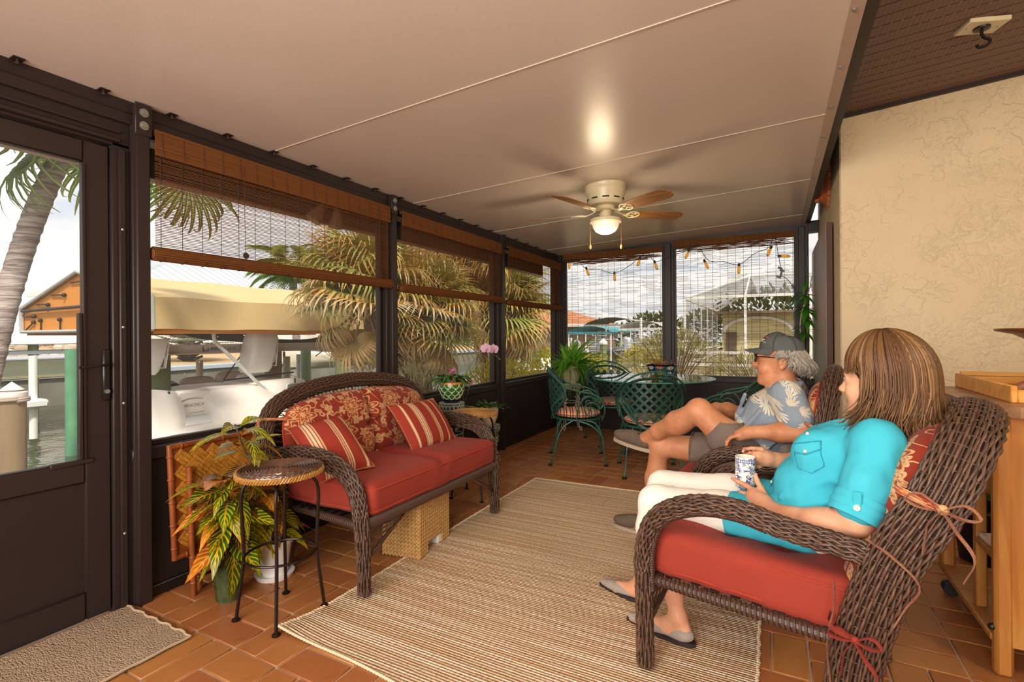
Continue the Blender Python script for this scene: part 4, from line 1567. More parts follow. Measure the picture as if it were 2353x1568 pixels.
# green scalloped talavera pot with Christmas cactus
M_navy = plain('navy_glaze', '14142c', .12, 0, .1)
M_greeng = plain('green_brown_glaze', '2f6a2c', .12, 0, .5, 45)
M_oran = plain('orange_glaze', 'd9852f', .15, 0, .1)
M_ivory = plain('ivory_glaze', 'e3dcc0', .15, 0, .05)
t = thing('potted_christmas_cactus', 'green scalloped glazed pot with a pink-flowered trailing cactus on the plant stand', 'plant', (-2.42, 3.50, .69))
prof = [(.0, 0), (.066, 0), (.070, .012), (.068, .030), (.074, .042), (.094, .075), (.105, .115), (.104, .145), (.097, .170), (.098, .178), (.104, .190), (.106, .200), (.098, .202), (.09, .185), (.0, .18)]
def pr(z): return float(np.interp(z, [p[1] for p in prof[1:12]], [p[0] for p in prof[1:12]]))
m = MB().lathe(prof[3:10]+[(.085, .178), (0, .178)], seg=36)
m.build('pot_body', M_greeng, t)
MB().lathe(prof[:4]+[(0, .03)], seg=36).build('pot_foot', M_navy, t)
MB().lathe([(.097, .176), (.104, .188), (.1065, .198), (.098, .203), (.09, .19), (.09, .176)], seg=36).build('pot_rim', M_navy, t)
m = MB().lathe([(pr(.155)+.001, .155), (pr(.172)+.0015, .172), (pr(.172)-.004, .172), (pr(.155)-.004, .155)], seg=36)
m.build('orange_band', M_oran, t)
m = MB()
for row in range(4):
    zt = .155-row*.030
    for k in range(10):
        a0 = 2*PI*(k+.5*(row % 2))/10
        P = []
        for s_ in np.linspace(-1, 1, 9):
            a = a0+s_*PI/10
            z = zt-.034*math.sqrt(max(0, 1-s_*s_))
            rr = pr(z)+.001
            P.append((rr*math.cos(a), rr*math.sin(a), z))
        m.tube(P, .0028, 5)
m.build('scale_line', M_ivory, t)
M_cact = leafmat('glossy_cactus_segment', '2c5a1c', '4d8030', None, .25, trans=.1)
M_pink = plain('magenta_petal', 'c0529a', .5, 0, .2)
m = MB()
for k in range(85):
    a = r5.uniform(0, 2*PI)
    p = np.array([.06*math.cos(a)*r5.random(), .06*math.sin(a)*r5.random(), .185])
    d = np.array([math.cos(a), math.sin(a), r5.uniform(.5, 1.6)])
    d = nrm(d)
    for q in range(r5.randint(3, 6)):
        L = r5.uniform(.026, .036)
        mm = MB()
        leaf(mm, 1, .62, .2, .1, 5, 0, (.35, .8, 1, .9, .5), nu=3)
        m.add(mm.v[0], mm.f, uv=mm.u[0], M=lookM(p, d, (r5.uniform(-.4, .4), r5.uniform(-.4, .4), 1), L))
        p = p+d*L*.95
        d = nrm(d+np.array([.12*math.cos(a), .12*math.sin(a), -.42]))
m.build('foliage', M_cact, t)
for (p, d) in (((.055, -.07, .20), (.6, -.6, -.2)), ((.10, .10, .17), (.7, .5, -.6)), ((.02, -.02, .25), (.5, -.5, .5))):
    m = MB()
    for k in range(9):
        mm = MB()
        leaf(mm, 1, .35, 1.0, .1, 5, nu=3)
        a = k*2.4
        dd = nrm(np.array(d)+.7*np.array([math.cos(a), math.sin(a), math.cos(a*1.7)]))
        m.add(mm.v[0], mm.f, M=lookM(np.array(p)+np.array(d)*.004*k, dd, d, .04))
    m.build('flower', M_pink, t)

# moth orchid
t = thing('moth_orchid', 'pale pink moth orchid with two blooms on an arching stem before the window', 'plant', (-2.50, 3.78, .47))
m = MB().lathe([(0, 0), (.05, 0), (.065, .11), (.06, .11), (.0, .10)], seg=20)
m.build('pot', M_cream, t)
tb = thing('pedestal_stand', 'slim dark metal pedestal beneath the moth orchid', 'plant stand', (-2.50, 3.78, 0))
MB().lathe([(0, .455), (.07, .455), (.07, .47), (0, .47)], seg=20).build('top_plate', M_iron, tb)
for k in range(3):
    a = 2*PI*k/3
    MB().tube(smoothpath([(.05*math.cos(a), .05*math.sin(a), .46), (.03*math.cos(a), .03*math.sin(a), .25), (.09*math.cos(a), .09*math.sin(a), .005)], 12), .005, 6).build('leg', M_iron, tb)
M_orl = leafmat('orchid_leaf', '2f4a34', '3c5c40', None, .3, trans=.08)
for d, L, W_ in (((.7, .35, .35), .22, .085), ((.5, -.7, .5), .20, .08), ((-.2, .8, .5), .19, .075), ((.3, .9, .25), .21, .08)):
    m = leaf(MB(), L, W_, 1.2, .35, 9, 0, (.4, .7, .9, 1, 1, .95, .8, .5, .1))
    o = D.objects.new('leaf', m.mesh('leaf', M_orl, ang=None))
    COL.objects.link(o)
    o.parent = t
    o.matrix_basis = lookM((0, 0, .11), d)
M_orp = plain('pale_pink_petal', 'd9b3cf', .5, 0, .12, 30)
M_orc = plain('orchid_lip', 'b7799b', .5)
P = smoothpath([(0, 0, .10), (.02, .0, .25), (.04, -.02, .40), (.06, .06, .52), (.085, .16, .60), (.10, .27, .63), (.11, .40, .595), (.115, .50, .545)], 40)
m = MB().tube(P, .0028, 6)
m.tube(smoothpath([(.02, .01, .12), (.01, -.04, .35), (.0, -.16, .52)], 14), .0022, 5)
m.tube(smoothpath([(.0, .01, .12), (.05, .06, .35), (.05, .06, .50)], 14), .0018, 5)
for k in (36, 38, 39):
    m.ball(P[k], (.007, .007, .009), 6, 4)
m.build('stem', M_gstem, t)
for c in (P[28]+np.array([.015, -.01, .025]), P[32]+np.array([.015, .02, .030])):
    m = MB()
    for k, (a, L, W_) in enumerate(((90, .055, .042), (210, .052, .04), (330, .052, .04), (20, .060, .068), (160, .060, .068))):
        mm = MB()
        leaf(mm, 1, W_/L, .25, -.1, 7, 0, (.2, .8, 1, 1, .9, .65, .1))
        ar = math.radians(a)
        # petals lie in a plane facing the room and camera
        e1_, e2_ = nrm(np.array([.55, .83, 0])), np.array([0, 0, 1.])
        d = e1_*math.cos(ar)+e2_*math.sin(ar)
        m.add(mm.v[0], mm.f, M=lookM(c, d, (.83, -.55, .05), L))
    f_ = m.build('flower', M_orp, t)
    MB().ball(c+np.array([.010, -.008, -.008]), (.009, .009, .012), 8, 6).ball(c+np.array([.012, -.008, .002]), .006, 6, 5).build('lip', M_orc, f_)

# small cream pot with glossy plant
t = thing('potted_peperomia', 'small leafy green plant in a cream embossed pot on the lower stand', 'plant', (-2.44, 4.16, .395))
m = MB().lathe([(0, 0), (.045, 0), (.06, .02), (.082, .08), (.09, .14), (.088, .16), (.08, .16), (.075, .14), (0, .135)], seg=28)
m.build('pot', plain('cream_embossed_clay', 'd6bfa2', .6, 0, .15, 40, .5, 60), t)
M_gloss = leafmat('glossy_green_leaf', '1f4a1a', '39702a', None, .22, trans=.1)
m = MB()
for k in range(70):
    a = r5.uniform(0, 2*PI)
    d = nrm((math.cos(a)+.25, math.sin(a)+.25, r5.uniform(.1, 1.3)))
    R_l = r5.uniform(.02, .13)
    p = np.array([R_l*math.cos(a), R_l*math.sin(a), .15+.08*r5.random()*(1-R_l/.16)])
    mm = MB()
    leaf(mm, 1, .5, .9, .2, 6, nu=3)
    m.add(mm.v[0], mm.f, uv=mm.u[0], M=lookM(p, d, (0, 0, 1), r5.uniform(.05, .085)))
m.build('foliage', M_gloss, t)

# fern in a pale urn
t = thing('potted_fern', 'lush bright green Boston fern in a pale urn in the far left corner', 'plant', (-2.36, 6.14, .61))
MB().lathe([(0, 0), (.07, 0), (.075, .02), (.10, .06), (.128, .14), (.135, .20), (.14, .22), (.145, .24), (.13, .24), (.12, .2), (0, .19)], seg=28).build('urn', plain('pale_stone_urn', 'cdbf9f', .6, 0, .2, 20, .2, 50), t)
M_fern = leafmat('fern_frond', '58962a', '93cc44', None, .45, trans=.45, randv=.4)
frn = []
for dr, a_0 in ((1.1, .4), (1.9, .25), (2.3, .1)):
    m = MB()
    n = 30
    x = z = 0.
    a = a_0
    prev = None
    pts = []
    for i in range(n):
        f = i/(n-1)
        pts.append((x, 0, z))
        w_ = .125*(math.sin(PI*min(1, f*1.05+.10))**.7)*(1-f*.35)
        if i > 2:
            for s_ in (-1, 1):
                c0, ca = math.cos(a), math.sin(a)
                m.add([(x, 0, z), (x+.30/n*c0*1.5, s_*w_*.55, z+.30/n*ca+.012*1), (x+.02*c0, s_*w_, z-.02), (x-.25/n*c0*1.2, s_*w_*.5, z)], [(0, 1, 2, 3) if s_ > 0 else (3, 2, 1, 0)], uv=[(0, 0), (1, .5), (1, 1), (0, .5)])
        x += math.cos(a)/n
        z += math.sin(a)/n
        a -= dr/n
    m.tube(pts[::3], .006, 4)
    frn.append(m.mesh('frond', M_fern, ang=None))
for k in range(230):
    a = k*2.39996
    el = r5.uniform(-.55, 1.15)
    d = (math.cos(a)*math.cos(el), math.sin(a)*math.cos(el), math.sin(el))
    L = r5.uniform(.40, .64)*(1. if el < .8 else .85)
    if d[0] < -.2:
        L *= .5
    if d[1] > .25:
        L *= .55
    meshobj('frond', frn[0 if el > .8 else r5.randrange(3)], t, lookM((.05*math.cos(a), .05*math.sin(a), .225), d, (0, 0, 1), L))
# ================================================================== GREEN IRON DINING SET
M_grn = plain('verdigris_green_iron', '2f5c4c', .42, .25, .35, 25, .15, 120)
M_grnd = plain('dark_green_lattice', '24463b', .5, .15, .3, 25, .15, 120)
def spiral(c, r0, turns, a0, ax1, ax2, n=26):
    c, ax1, ax2 = np.array(c, float), np.array(ax1, float), np.array(ax2, float)
    P = []
    for i in range(n):
        f = i/(n-1)
        r = r0*(1-f*.82)
        a = a0+turns*2*PI*f
        P.append(c+ax1*r*math.cos(a)+ax2*r*math.sin(a))
    return P
def iron_chair(name, loc, rz, label):
    """x forward; round seat, flared legs, barrel back of diagonal lattice, scrolled arms"""
    t = thing(name, label, 'chair', loc, rz, 'green iron dining chairs')
    # seat ring
    m = MB()
    an = np.linspace(0, 2*PI, 41)[:-1]
    m.tube(np.stack([.235*np.cos(an), .235*np.sin(an), np.full(40, .432)], 1), .010, 6, closed=True, ry=.014)
    m.lathe([(0, .424), (.23, .424), (.23, .430), (0, .430)], seg=28)
    m.build('seat_ring', M_grn, t)
    # barrel back lattice
    R = .285
    def bp(s, h, off=0.):          # s along the barrel (radians), h height
        rr = R+.03*(h-.45)/.45+off
        return np.array([.02-rr*math.cos(s), rr*math.sin(s), h])
    hc, hw = .655, .215
    def inside(s, h):
        top = .655+.215*math.sqrt(max(0, 1-(s/1.10)**2))
        bot = .655-.235*max(0, 1-abs(s/1.10)**1.8)
        return abs(s) < 1.10 and bot <= h <= top
    m = MB()
    for dg in (-1, 1):
        for k in range(-14, 15):
            pts = []
            for q in np.linspace(-.6, .6, 61):
                s = (q+dg*0+k*.075)*1.0/.55*.55
                h = .655+dg*q*R*.95
                s = (q+k*.275)
                if inside(s, h):
                    pts.append((s, h))
                elif len(pts) > 1:
                    break
                else:
                    pts = []
            if len(pts) > 2:
                P = np.array([bp(s, h, .001*dg) for s, h in pts])
                T = np.gradient(P, axis=0)
                N = np.array([nrm((math.cos(s)*-1, math.sin(s), 0)) for s, h in pts])
                W = np.cross(T, N)
                W /= np.linalg.norm(W, axis=1, keepdims=True)
                hw_ = .0105
                V = np.vstack([P+W*hw_+N*.0015, P-W*hw_+N*.0015, P+W*hw_-N*.0015, P-W*hw_-N*.0015])
                n = len(P)
                F = []
                for i in range(n-1):
                    F += [(i, i+1, n+i+1, n+i), (2*n+i, 3*n+i, 3*n+i+1, 2*n+i+1), (i, 2*n+i, 2*n+i+1, i+1), (n+i, n+i+1, 3*n+i+1, 3*n+i)]
                m.add(V, F)
    S_ = np.linspace(-1.10, 1.10, 33)
    edge = [bp(s, .655+.215*math.sqrt(max(0, 1-(s/1.10)**2))) for s in S_]+[bp(s, .655-.235*max(0, 1-abs(s/1.10)**1.8)) for s in S_[::-1][1:-1]]
    m.tube(edge, .008, 6, closed=True, ry=.014)
    m.build('back_lattice', M_grnd, t)
    m = MB()
    # hoop rising over the back and running into both arms and front scrolls
    half = [(.225, .20, .43), (.245, .265, .52), (.225, .285, .625), (.13, .285, .685), (.0, .29, .715), (-.12, .295, .755), (-.22, .235, .84), (-.275, .13, .905), (-.295, 0, .93)]
    hp = smoothpath(half, 40)
    full = np.vstack([hp, mirror(hp[::-1])[1:]])
    m.tube(full, .0085, 8)
    for s_ in (-1, 1):
        m.tube(smoothpath([bp(s_*.25, .868), (-.30, s_*.10, .892), (-.295, s_*.045, .925)], 10), .006, 6)
        m.tube(smoothpath([(-.235, s_*.12, .43), (-.25, s_*.17, .55), bp(s_*.95, .66), bp(s_*1.1, .72)], 14), .008, 6)
    m.build('back_hoop', M_grn, t)
    for s_ in (-1, 1):
        m = MB()
        sp = spiral((.115, s_*.262, .530), .085, 1.45, .1, (1, 0, 0), (0, 0, 1), 34)
        lead = smoothpath([(.215, s_*.26, .66), (.235, s_*.268, .60), sp[0]], 10)[:-1]
        m.tube(np.vstack([lead, sp]), .0075, 8)
        m.ball(sp[-1], .012, 8, 6)
        m.tube(smoothpath([(-.02, s_*.235, .44), (.0, s_*.262, .56), (.06, s_*.28, .65), (.14, s_*.28, .655), (.20, s_*.27, .60)], 18), .007, 6)
        m.build('arm_scroll', M_grn, t)
    for sx_ in (1, -1):
        for s_ in (-1, 1):
            m = MB()
            for q in (0, 1):
                if sx_ > 0:
                    P = [(.06-.10*q, s_*(.225+.012*q-.03*q), .43), (.16-.04*q, s_*.235, .40-.02*q), (.222, s_*.242, .27), (.235, s_*.246, .13), (.25+.004*q, s_*(.25+.004*q), .012)]
                else:
                    P = [(-.05-.12*q, s_*(.225-.06*q), .43), (-.15-.05*q, s_*(.22-.03*q), .36), (-.205, s_*.225, .24), (-.235, s_*.235, .12), (-.275, s_*(.25+.004*q), .012)]
                m.tube(smoothpath(P, 20), .0075, 7)
            l = m.build('leg', M_grn, t)
            MB().lathe([(0, 0), (.021, 0), (.022, .012), (.015, .018), (0, .02)], (P[-1][0], P[-1][1], 0), 12).build('foot', M_black, l)
    return t
def seat_pad(loc, rz, label):
    t = thing('round_seat_pad', label, 'cushion', (loc[0], loc[1], .434), rz, 'striped round seat pads')
    m = MB()
    an = [(.228*math.cos(a), .228*math.sin(a)) for a in np.linspace(0, 2*PI, 25)[:-1]]
    pillow_outline(m, an, .042, Matrix.Translation((0, 0, .040)), 3.2, .5, 8, None, .003, loc[0])
    m.build('pad', M_stripe2, t)
    MB().tube([(.226*math.cos(a), .226*math.sin(a), .04) for a in np.linspace(0, 2*PI, 41)[:-1]], .005, 6, closed=True).build('piping', M_pipe, t)
CH = [((-1.76, 4.75), math.atan2(.39, .92), 'green lattice-back iron chair on the left side of the glass table, beside the fern', 'striped round pad on the chair nearest the fern'),
      ((-1.02, 4.63), math.atan2(.94, -.35), 'green lattice-back iron chair with its back to the camera before the glass table', 'striped round pad seen through the lattice of the front chair'),
      ((-1.68, 5.72), math.atan2(-.80, .60), 'green iron chair behind the glass table against the far blinds', 'striped round pad on the chair behind the glass table'),
      ((-.33, 5.15), math.atan2(.12, -1), 'green iron chair on the right of the glass table behind the man', 'striped round pad on the chair behind the man')]
root = None
for (c, rz, lb, lp) in CH:
    if root is None:
        root = iron_chair('iron_chair', (*c, 0), rz, lb)
    else:
        copytree(root, (*c, 0), rz, lb)
    seat_pad(c, rz, lp)
# glass table
TC = (-1.16, 5.42)
t = thing('glass_table', 'round glass-topped dining table on a green iron base', 'table', (*TC, 0))
tg = newmat('tempered_glass')
b_ = tg.n('BsdfGlossy', {0: (1, 1, 1, 1), 1: .03})
tr_ = tg.n('BsdfTransparent', {0: lin('d3ebe2')})
fr_ = tg.n('Fresnel', {0: 1.5})
M_tglass = tg.done(tg.n('MixShader', {0: tg.ma('ADD', tg.ma('MULTIPLY', fr_.outputs[0], .9), .03, clamp=True), 1: tr_, 2: b_}).outputs[0])
M_gedge = plain('green_glass_edge', '4f9a88', .15, 0, .1, spec=.6)
MB().lathe([(0, .780), (.625, .780), (.625, .792), (0, .792)], seg=64).build('glass_top', M_tglass, t)
m = MB()
m.lathe([(.625, .779), (.629, .782), (.629, .790), (.625, .793), (.622, .79), (.622, .782)], seg=64)
m.build('glass_edge', M_gedge, t)
m = MB()
m.tube([(.40*math.cos(a), .40*math.sin(a), .768) for a in np.linspace(0, 2*PI, 49)[:-1]], .010, 8, closed=True)
m.build('top_ring', M_grn, t)
for k in range(4):
    a = PI/4+k*PI/2
    m = MB()
    P = smoothpath([(.40, .765), (.33, .70), (.17, .56), (.115, .40), (.15, .22), (.27, .10), (.36, .012)], 26)
    m.tube(np.stack([P[:, 0]*math.cos(a), P[:, 0]*math.sin(a), P[:, 1]], 1), .011, 8)
    m.lathe([(0, 0), (.024, 0), (.024, .014), (0, .016)], (.36*math.cos(a), .36*math.sin(a), 0), 12)
    m.build('leg', M_grn, t)
t = thing('umbrella_stand', 'round slotted dark metal stand on the floor under the glass table', 'stand', (-1.16, 5.22, 0))
m = MB()
m.tube([(.25*math.cos(a), .25*math.sin(a), .115) for a in np.linspace(0, 2*PI, 41)[:-1]], .012, 6, closed=True, ry=.03, ref=np.array([0, 0, 1.]))
m.build('rim', plain('blue_black_metal', '1d2230', .4, .2), t)
for k in range(6):
    a = k*PI/3
    MB().bar((.03*math.cos(a), .03*math.sin(a), .10), (.25*math.cos(a), .25*math.sin(a), .115), .035, .008).build('spoke', M_black, t)
for k in range(4):
    a = k*PI/2+.5
    MB().cyl((.23*math.cos(a), .23*math.sin(a), 0), (.23*math.cos(a), .23*math.sin(a), .10), .014, seg=10).build('foot', M_black, t)
MB().cyl((0, 0, .09), (0, 0, .26), .03, seg=14).build('socket', M_black, t)
# talavera bowl with dry twigs
t = thing('talavera_bowl', 'colourful painted talavera planter with dry twigs on the glass table', 'planter', (-1.03, 5.25, .793))
ta = newmat('talavera_painted_glaze')
uv = ta.uv()
p_ = ta.map(uv, (8., 17., 1))
v_ = ta.n('TexVoronoi', {'Vector': p_, 'Scale': 1., 'Randomness': .25}, voronoi_dimensions='2D')
d_ = ta.vm('SUBTRACT', p_, v_.outputs['Position'])
dx, dy, _ = ta.sep(d_)
r_ = ta.vm('LENGTH', d_, out=1)
th_ = ta.ma('ARCTAN2', dy, dx)
pet_ = ta.ma('LESS_THAN', r_, ta.ma('ADD', .25, ta.ma('MULTIPLY', ta.ma('COSINE', ta.ma('MULTIPLY', th_, 9.)), .15)))
rn_ = ta.sep(v_.outputs['Color'])
base_ = ta.ramp(rn_[0], [(0, lin('25406f')), (.3, lin('2f5a34')), (.55, lin('1b2340')), (.8, lin('57401c'))], 'CONSTANT')
petc_ = ta.ramp(rn_[1], [(0, lin('f0efe6')), (.4, lin('5aa6c0')), (.65, lin('d9902f')), (.85, lin('b5452c'))], 'CONSTANT')
cc = ta.mix(pet_, base_, petc_)
cc = ta.mix(ta.ma('LESS_THAN', r_, .11), cc, lin('c4502c'))
M_tal = ta.done(ta.bsdf(cc, .12, 0, None, .6))
pb = [(.0, 0), (.085, 0), (.092, .012), (.118, .05), (.138, .10), (.146, .135)]
m = MB().lathe(pb+[(.13, .135), (.12, .10), (0, .09)], seg=40)
m.build('bowl', M_tal, t)
MB().lathe([(.140, .132), (.158, .138), (.162, .146), (.156, .153), (.142, .150), (.135, .14)], seg=40).build('rim', M_navy, t)
m = MB()
for k in range(34):
    a = r5.uniform(0, 2*PI)
    rr = .1*math.sqrt(r5.random())
    p = np.array([rr*math.cos(a), rr*math.sin(a), .10])
    q = p+np.array([r5.uniform(-.05, .05), r5.uniform(-.05, .05), r5.uniform(.06, .10)])
    m.tube(smoothpath([p, (p+q)/2+np.array([.006, -.006, 0]), q], 5), .0035, 4)
m.build('dry_twigs', plain('dry_twig', '8a5a34', .8, 0, .4, 60), t)

# ================================================================== CEILING FAN
M_fan = plain('almond_enamel', 'cfc39f', .35, 0, .06, 6)
M_blade = wood_mat('oak_fan_blade', '7d5530', '9a6e44', .4, (.1, 1, 1), 14)
M_blk = plain('vent_dark', '15110f', .7)
FX, FYc = -1.175, 3.83
t = thing('ceiling_fan', 'five-blade almond ceiling fan with a lit frosted bowl and pull chains', 'ceiling fan', (FX, FYc, ceilz(FX)))
m = MB().lathe([(0, .015), (.160, .015), (.160, -.018), (.157, -.024), (.159, -.03), (.156, -.055), (.146, -.085), (.143, -.105), (.140, -.130), (.125, -.152), (.07, -.160), (0, -.160)], seg=48)
m.build('motor_housing', M_fan, t)
for k in range(10):
    m = MB()
    for s_ in np.linspace(-.18, .18, 7)[:-1]:
        a0, a1 = k*2*PI/10+s_, k*2*PI/10+s_+.065
        m.add([(.1445*math.cos(a), .1445*math.sin(a), z) for z in (-.107, -.118) for a in (a0, a1)], [(0, 1, 3, 2)])
    m.build('vent_slot', M_blk, t)
m = MB().lathe([(.0, -.158), (.075, -.158), (.078, -.185), (.055, -.192), (.048, -.20), (.048, -.262), (0, -.262)], seg=28)
m.build('hub', M_fan, t)
m = MB().lathe([(0, -.245), (.05, -.248), (.115, -.255), (.122, -.262), (.122, -.285), (.112, -.290), (0, -.290)], seg=40)
m.build('light_fitter', M_fan, t)
lb = newmat('lit_frosted_bowl')
lw = lb.n('LayerWeight', {0: .45}).outputs['Facing']
em = lb.n('Emission', {0: lb.mix(lb.ma('POWER', lw, 1.), (1, .93, .78, 1), (1, .70, .36, 1)), 1: .42})
df = lb.n('BsdfPrincipled', {'Base Color': lin('f3e6cf'), 'Roughness': .3})
M_lit = lb.done(lb.n('AddShader', {0: df, 1: em}).outputs[0])
m = MB().lathe([(.105, -.286), (.104, -.30), (.097, -.325), (.078, -.352), (.045, -.370), (.015, -.376), (0, -.377)], seg=40)
m.build('frosted_bowl', M_lit, t)
bl = []
for k in range(5):
    a = math.radians(40+72*k)
    m = MB()
    # blade
    outl = [(.245, -.045), (.30, -.058), (.50, -.070), (.60, -.068), (.645, -.05), (.66, 0), (.645, .05), (.60, .068), (.50, .070), (.30, .058), (.245, .045)]
    M = Matrix.Rotation(a, 4, 'Z') @ Matrix.Translation((0, 0, -.205)) @ Matrix.Rotation(math.radians(-13), 4, 'X')
    m.prism(outl, -.003, .003)
    me = m.mesh('blade', M_blade) if k == 0 else bl[0]
    bl.append(me)
    b_ = meshobj('blade', me, t, M)
    if k == 0:
        mm = MB()
        mm.tube(smoothpath([(.06, 0, .025), (.11, 0, .0), (.16, 0, -.012), (.20, 0, -.006)], 12), .008, 6, ry=.014)
        for s_ in (-1, 1):
            mm.tube(smoothpath([(.17, 0, -.008), (.195, s_*.035, -.006), (.23, s_*.05, -.005), (.25, s_*.03, -.005), (.235, s_*.012, -.005), (.215, s_*.02, -.006)], 18), .006, 6)
            mm.tube(smoothpath([(.235, s_*.05, -.005), (.27, s_*.035, -.005), (.285, s_*.0, -.005)], 10), .005, 6)
        mm.cyl((.255, .03, -.008), (.255, .03, .0), .008, seg=8).cyl((.255, -.03, -.008), (.255, -.03, .0), .008, seg=8)
        bl.append(mm.mesh('blade_iron', M_fan))
    meshobj('blade_iron', bl[1], b_, Matrix.Identity(4))
    if k == 0:
        bl = [bl[0], bl[1]]
for s_, a in ((-1, 0), (1, 0)):
    e = np.array([math.cos(YAW), math.sin(YAW), 0])*s_*.122
    m = MB()
    p0, p1 = e+np.array([0, 0, -.27]), e+np.array([0, 0, -.455])
    nb = 26
    for i in range(nb):
        m.ball(p0+(p1-p0)*i/(nb-1), .0028, 6, 4)
    c_ = m.build('pull_chain', plain('antique_brass', '9a7a3c', .3, .8), t)
    MB().lathe([(0, 0), (.006, -.004), (.010, -.018), (.009, -.030), (.004, -.036), (0, -.037)], tuple(p1), 12).build('chain_fob', plain('varnished_fob', 'd6a84e', .3), c_)
pl = D.lights.new('fan_bulb', 'POINT')
pl.energy = 11
pl.color = (1, .78, .5)
pl.shadow_soft_size = .09
plo = D.objects.new('fan_bulb', pl)
COL.objects.link(plo)
plo.location = (FX, FYc, ceilz(FX)-.45)

# ================================================================== BAMBOO BLINDS
def reedmat(name, a, b, trans=.35):
    t = newmat(name)
    o = t.map(t.obj(), (3, 3, 160))
    c = t.mix(t.noise(o, 1., 3, .6), lin(a), lin(b))
    d = t.n('BsdfDiffuse', {0: c})
    tr = t.n('BsdfTranslucent', {0: c})
    return t.done(t.n('MixShader', {0: trans, 1: d, 2: tr}).outputs[0])
M_reed = reedmat('reddish_bamboo_reed', '70452a', '9c683f')
M_reed2 = reedmat('brown_bamboo_reed', '7a5a3c', 'a37c52', .4)
M_cord = plain('dark_cord', '3a2418', .8)
def blind(label, A, B, ztop, zval, zroll, pitch, rh, rng, vmat, mat, cords, roll=True, gaps=0., zb=None, name='bamboo_blind'):
    """A, B: ends on plan; reeds hang between; local x runs A to B"""
    A, B = np.array(A, float), np.array(B, float)
    W = np.linalg.norm(B-A)
    ang = math.atan2(B[1]-A[1], B[0]-A[0])
    t = thing(name, label, 'blind', (*((A+B)/2), ztop), ang, 'bamboo roll-up blinds')
    h = W/2
    # headrail and doubled valance of closely laid reeds
    m = MB()
    m.box((0, .012, -.012), (W-.01, .02, .024))
    m.build('headrail', vmat, t)
    m = MB()
    z = -.002
    while z > zval-ztop:
        m.box((0, -.012-.006*(-z), z-.0027), (W, .0035, .0058), rot=np.array(Matrix.Rotation(rng.uniform(-.0015, .0015), 3, 'Y')), a=rng.random())
        z -= .0058
    m.build('valance', vmat, t, kind='stuff')
    zb = zb if zb is not None else zroll
    m = MB()
    z = zval-ztop+.03
    while z > zb-ztop:
        n = 1 if not gaps else 5
        for q in range(n):
            if gaps and rng.random() < gaps:
                continue
            x0, x1 = -h+.006+(W-.012)*q/n, -h+.006+(W-.012)*(q+1)/n
            if gaps:
                x0 += rng.uniform(-.06, .1)
                x1 += rng.uniform(-.1, .06)
                x0, x1 = max(x0, -h), min(x1, h)
            dz = rng.uniform(-.0008, .0008)*(1.5 if gaps else 1)
            m.box(((x0+x1)/2, .004, z+dz), (x1-x0, .0018, rh*rng.uniform(.8, 1.25)), rot=np.array(Matrix.Rotation(rng.uniform(-.0012, .0012), 3, 'Y')))
        z -= pitch
    m.build('reeds', mat, t, kind='stuff')
    n = int(W/cords)
    m = MB()
    for k in range(n+1):
        x = -h+.03+k*(W-.06)/n
        m.tube([(x, .001, zval-ztop+.03), (x, .001, zb-ztop+.01)], .0016, 4)
        m.tube([(x, -.014, -.01), (x, -.016, (zval-ztop)*.6), (x+.004, -.018, zval-ztop+.004)], .0016, 4)
    m.build('warp_threads', M_cord, t)
    if roll:
        m = MB()
        for k in range(16):
            a = 2*PI*k/16
            m.tube([(x, .0+.029*math.cos(a), zroll-ztop+.029*math.sin(a)) for x in np.linspace(-h-.008, h+.008, 3)], .0062, 5)
        m.tube([(-h-.008, 0, zroll-ztop), (h+.008, 0, zroll-ztop)], .029, 18)
        m.build('rolled_hem', mat if vmat is None else vmat, t)
        m = MB()
        for k in range(n+1):
            x = -h+.03+k*(W-.06)/n
            m.tube([(x, .0355*math.cos(q), zroll-ztop+.0355*math.sin(q)) for q in np.linspace(-2.6, 1.2, 14)], .0016, 4)
        m.build('hem_threads', M_cord, t)
        for f in (.27, .92):
            x = -h+W*f
            m = MB()
            M = Matrix.Translation((x, -.034, zroll-ztop+.048)) @ Matrix.Rotation(PI/2, 4, 'X')
            m.lathe([(0, -.004), (.016, -.004), (.018, 0), (.016, .004), (0, .004)], seg=14, M=M)
            m.tube([(x, -.03, zroll-ztop+.064), (x, -.02, -.05)], .0016, 4)
            m.build('cord_cleat', M_cord, t)
    else:
        # slack folds of reeds bunched under the valance
        m = MB()
        for k in range(34):
            zz_ = zval-ztop-.004-.075*(k/34)**1.1
            P = [(x, .0+.02*math.sin(k), zz_-.010*math.sin(x*2.3+k*.7)+.006*noise.noise(Vector((x*6, k*.9, 0)))) for x in np.linspace(-h+rng.uniform(0, .2), h-rng.uniform(0, .2), 24)]
            if rng.random() < .75:
                m.tube(P, .0026, 4)
        m.build('slack_folds', vmat, t)
    return t
r6 = random.Random(5)
XB = WX+.03
blind('largest bamboo blind, half lowered over the window behind the loveseat', (XB, 1.322), (XB, 2.968), 2.245, 2.125, 1.652, .0078, .0031, r6, M_reed, M_reed, .099)
blind('middle bamboo blind on the left wall in front of the big palm', (XB, 3.108), (XB, 4.745), 2.245, 2.130, 1.632, .0078, .0031, r6, M_reed, M_reed, .099)
blind('smaller bamboo blind on the left wall nearest the far corner', (XB, 4.900), (XB, 6.44), 2.245, 2.135, 1.618, .0078, .0032, r6, M_reed, M_reed, .099)
blind('sheer full-length bamboo blind left of the far wall post', (-2.575, FY-.01), (-1.245, FY-.01), 2.36, 2.285, .765, .0125, .0030, r6, M_reed, M_reed2, .086, False, .34, .765)
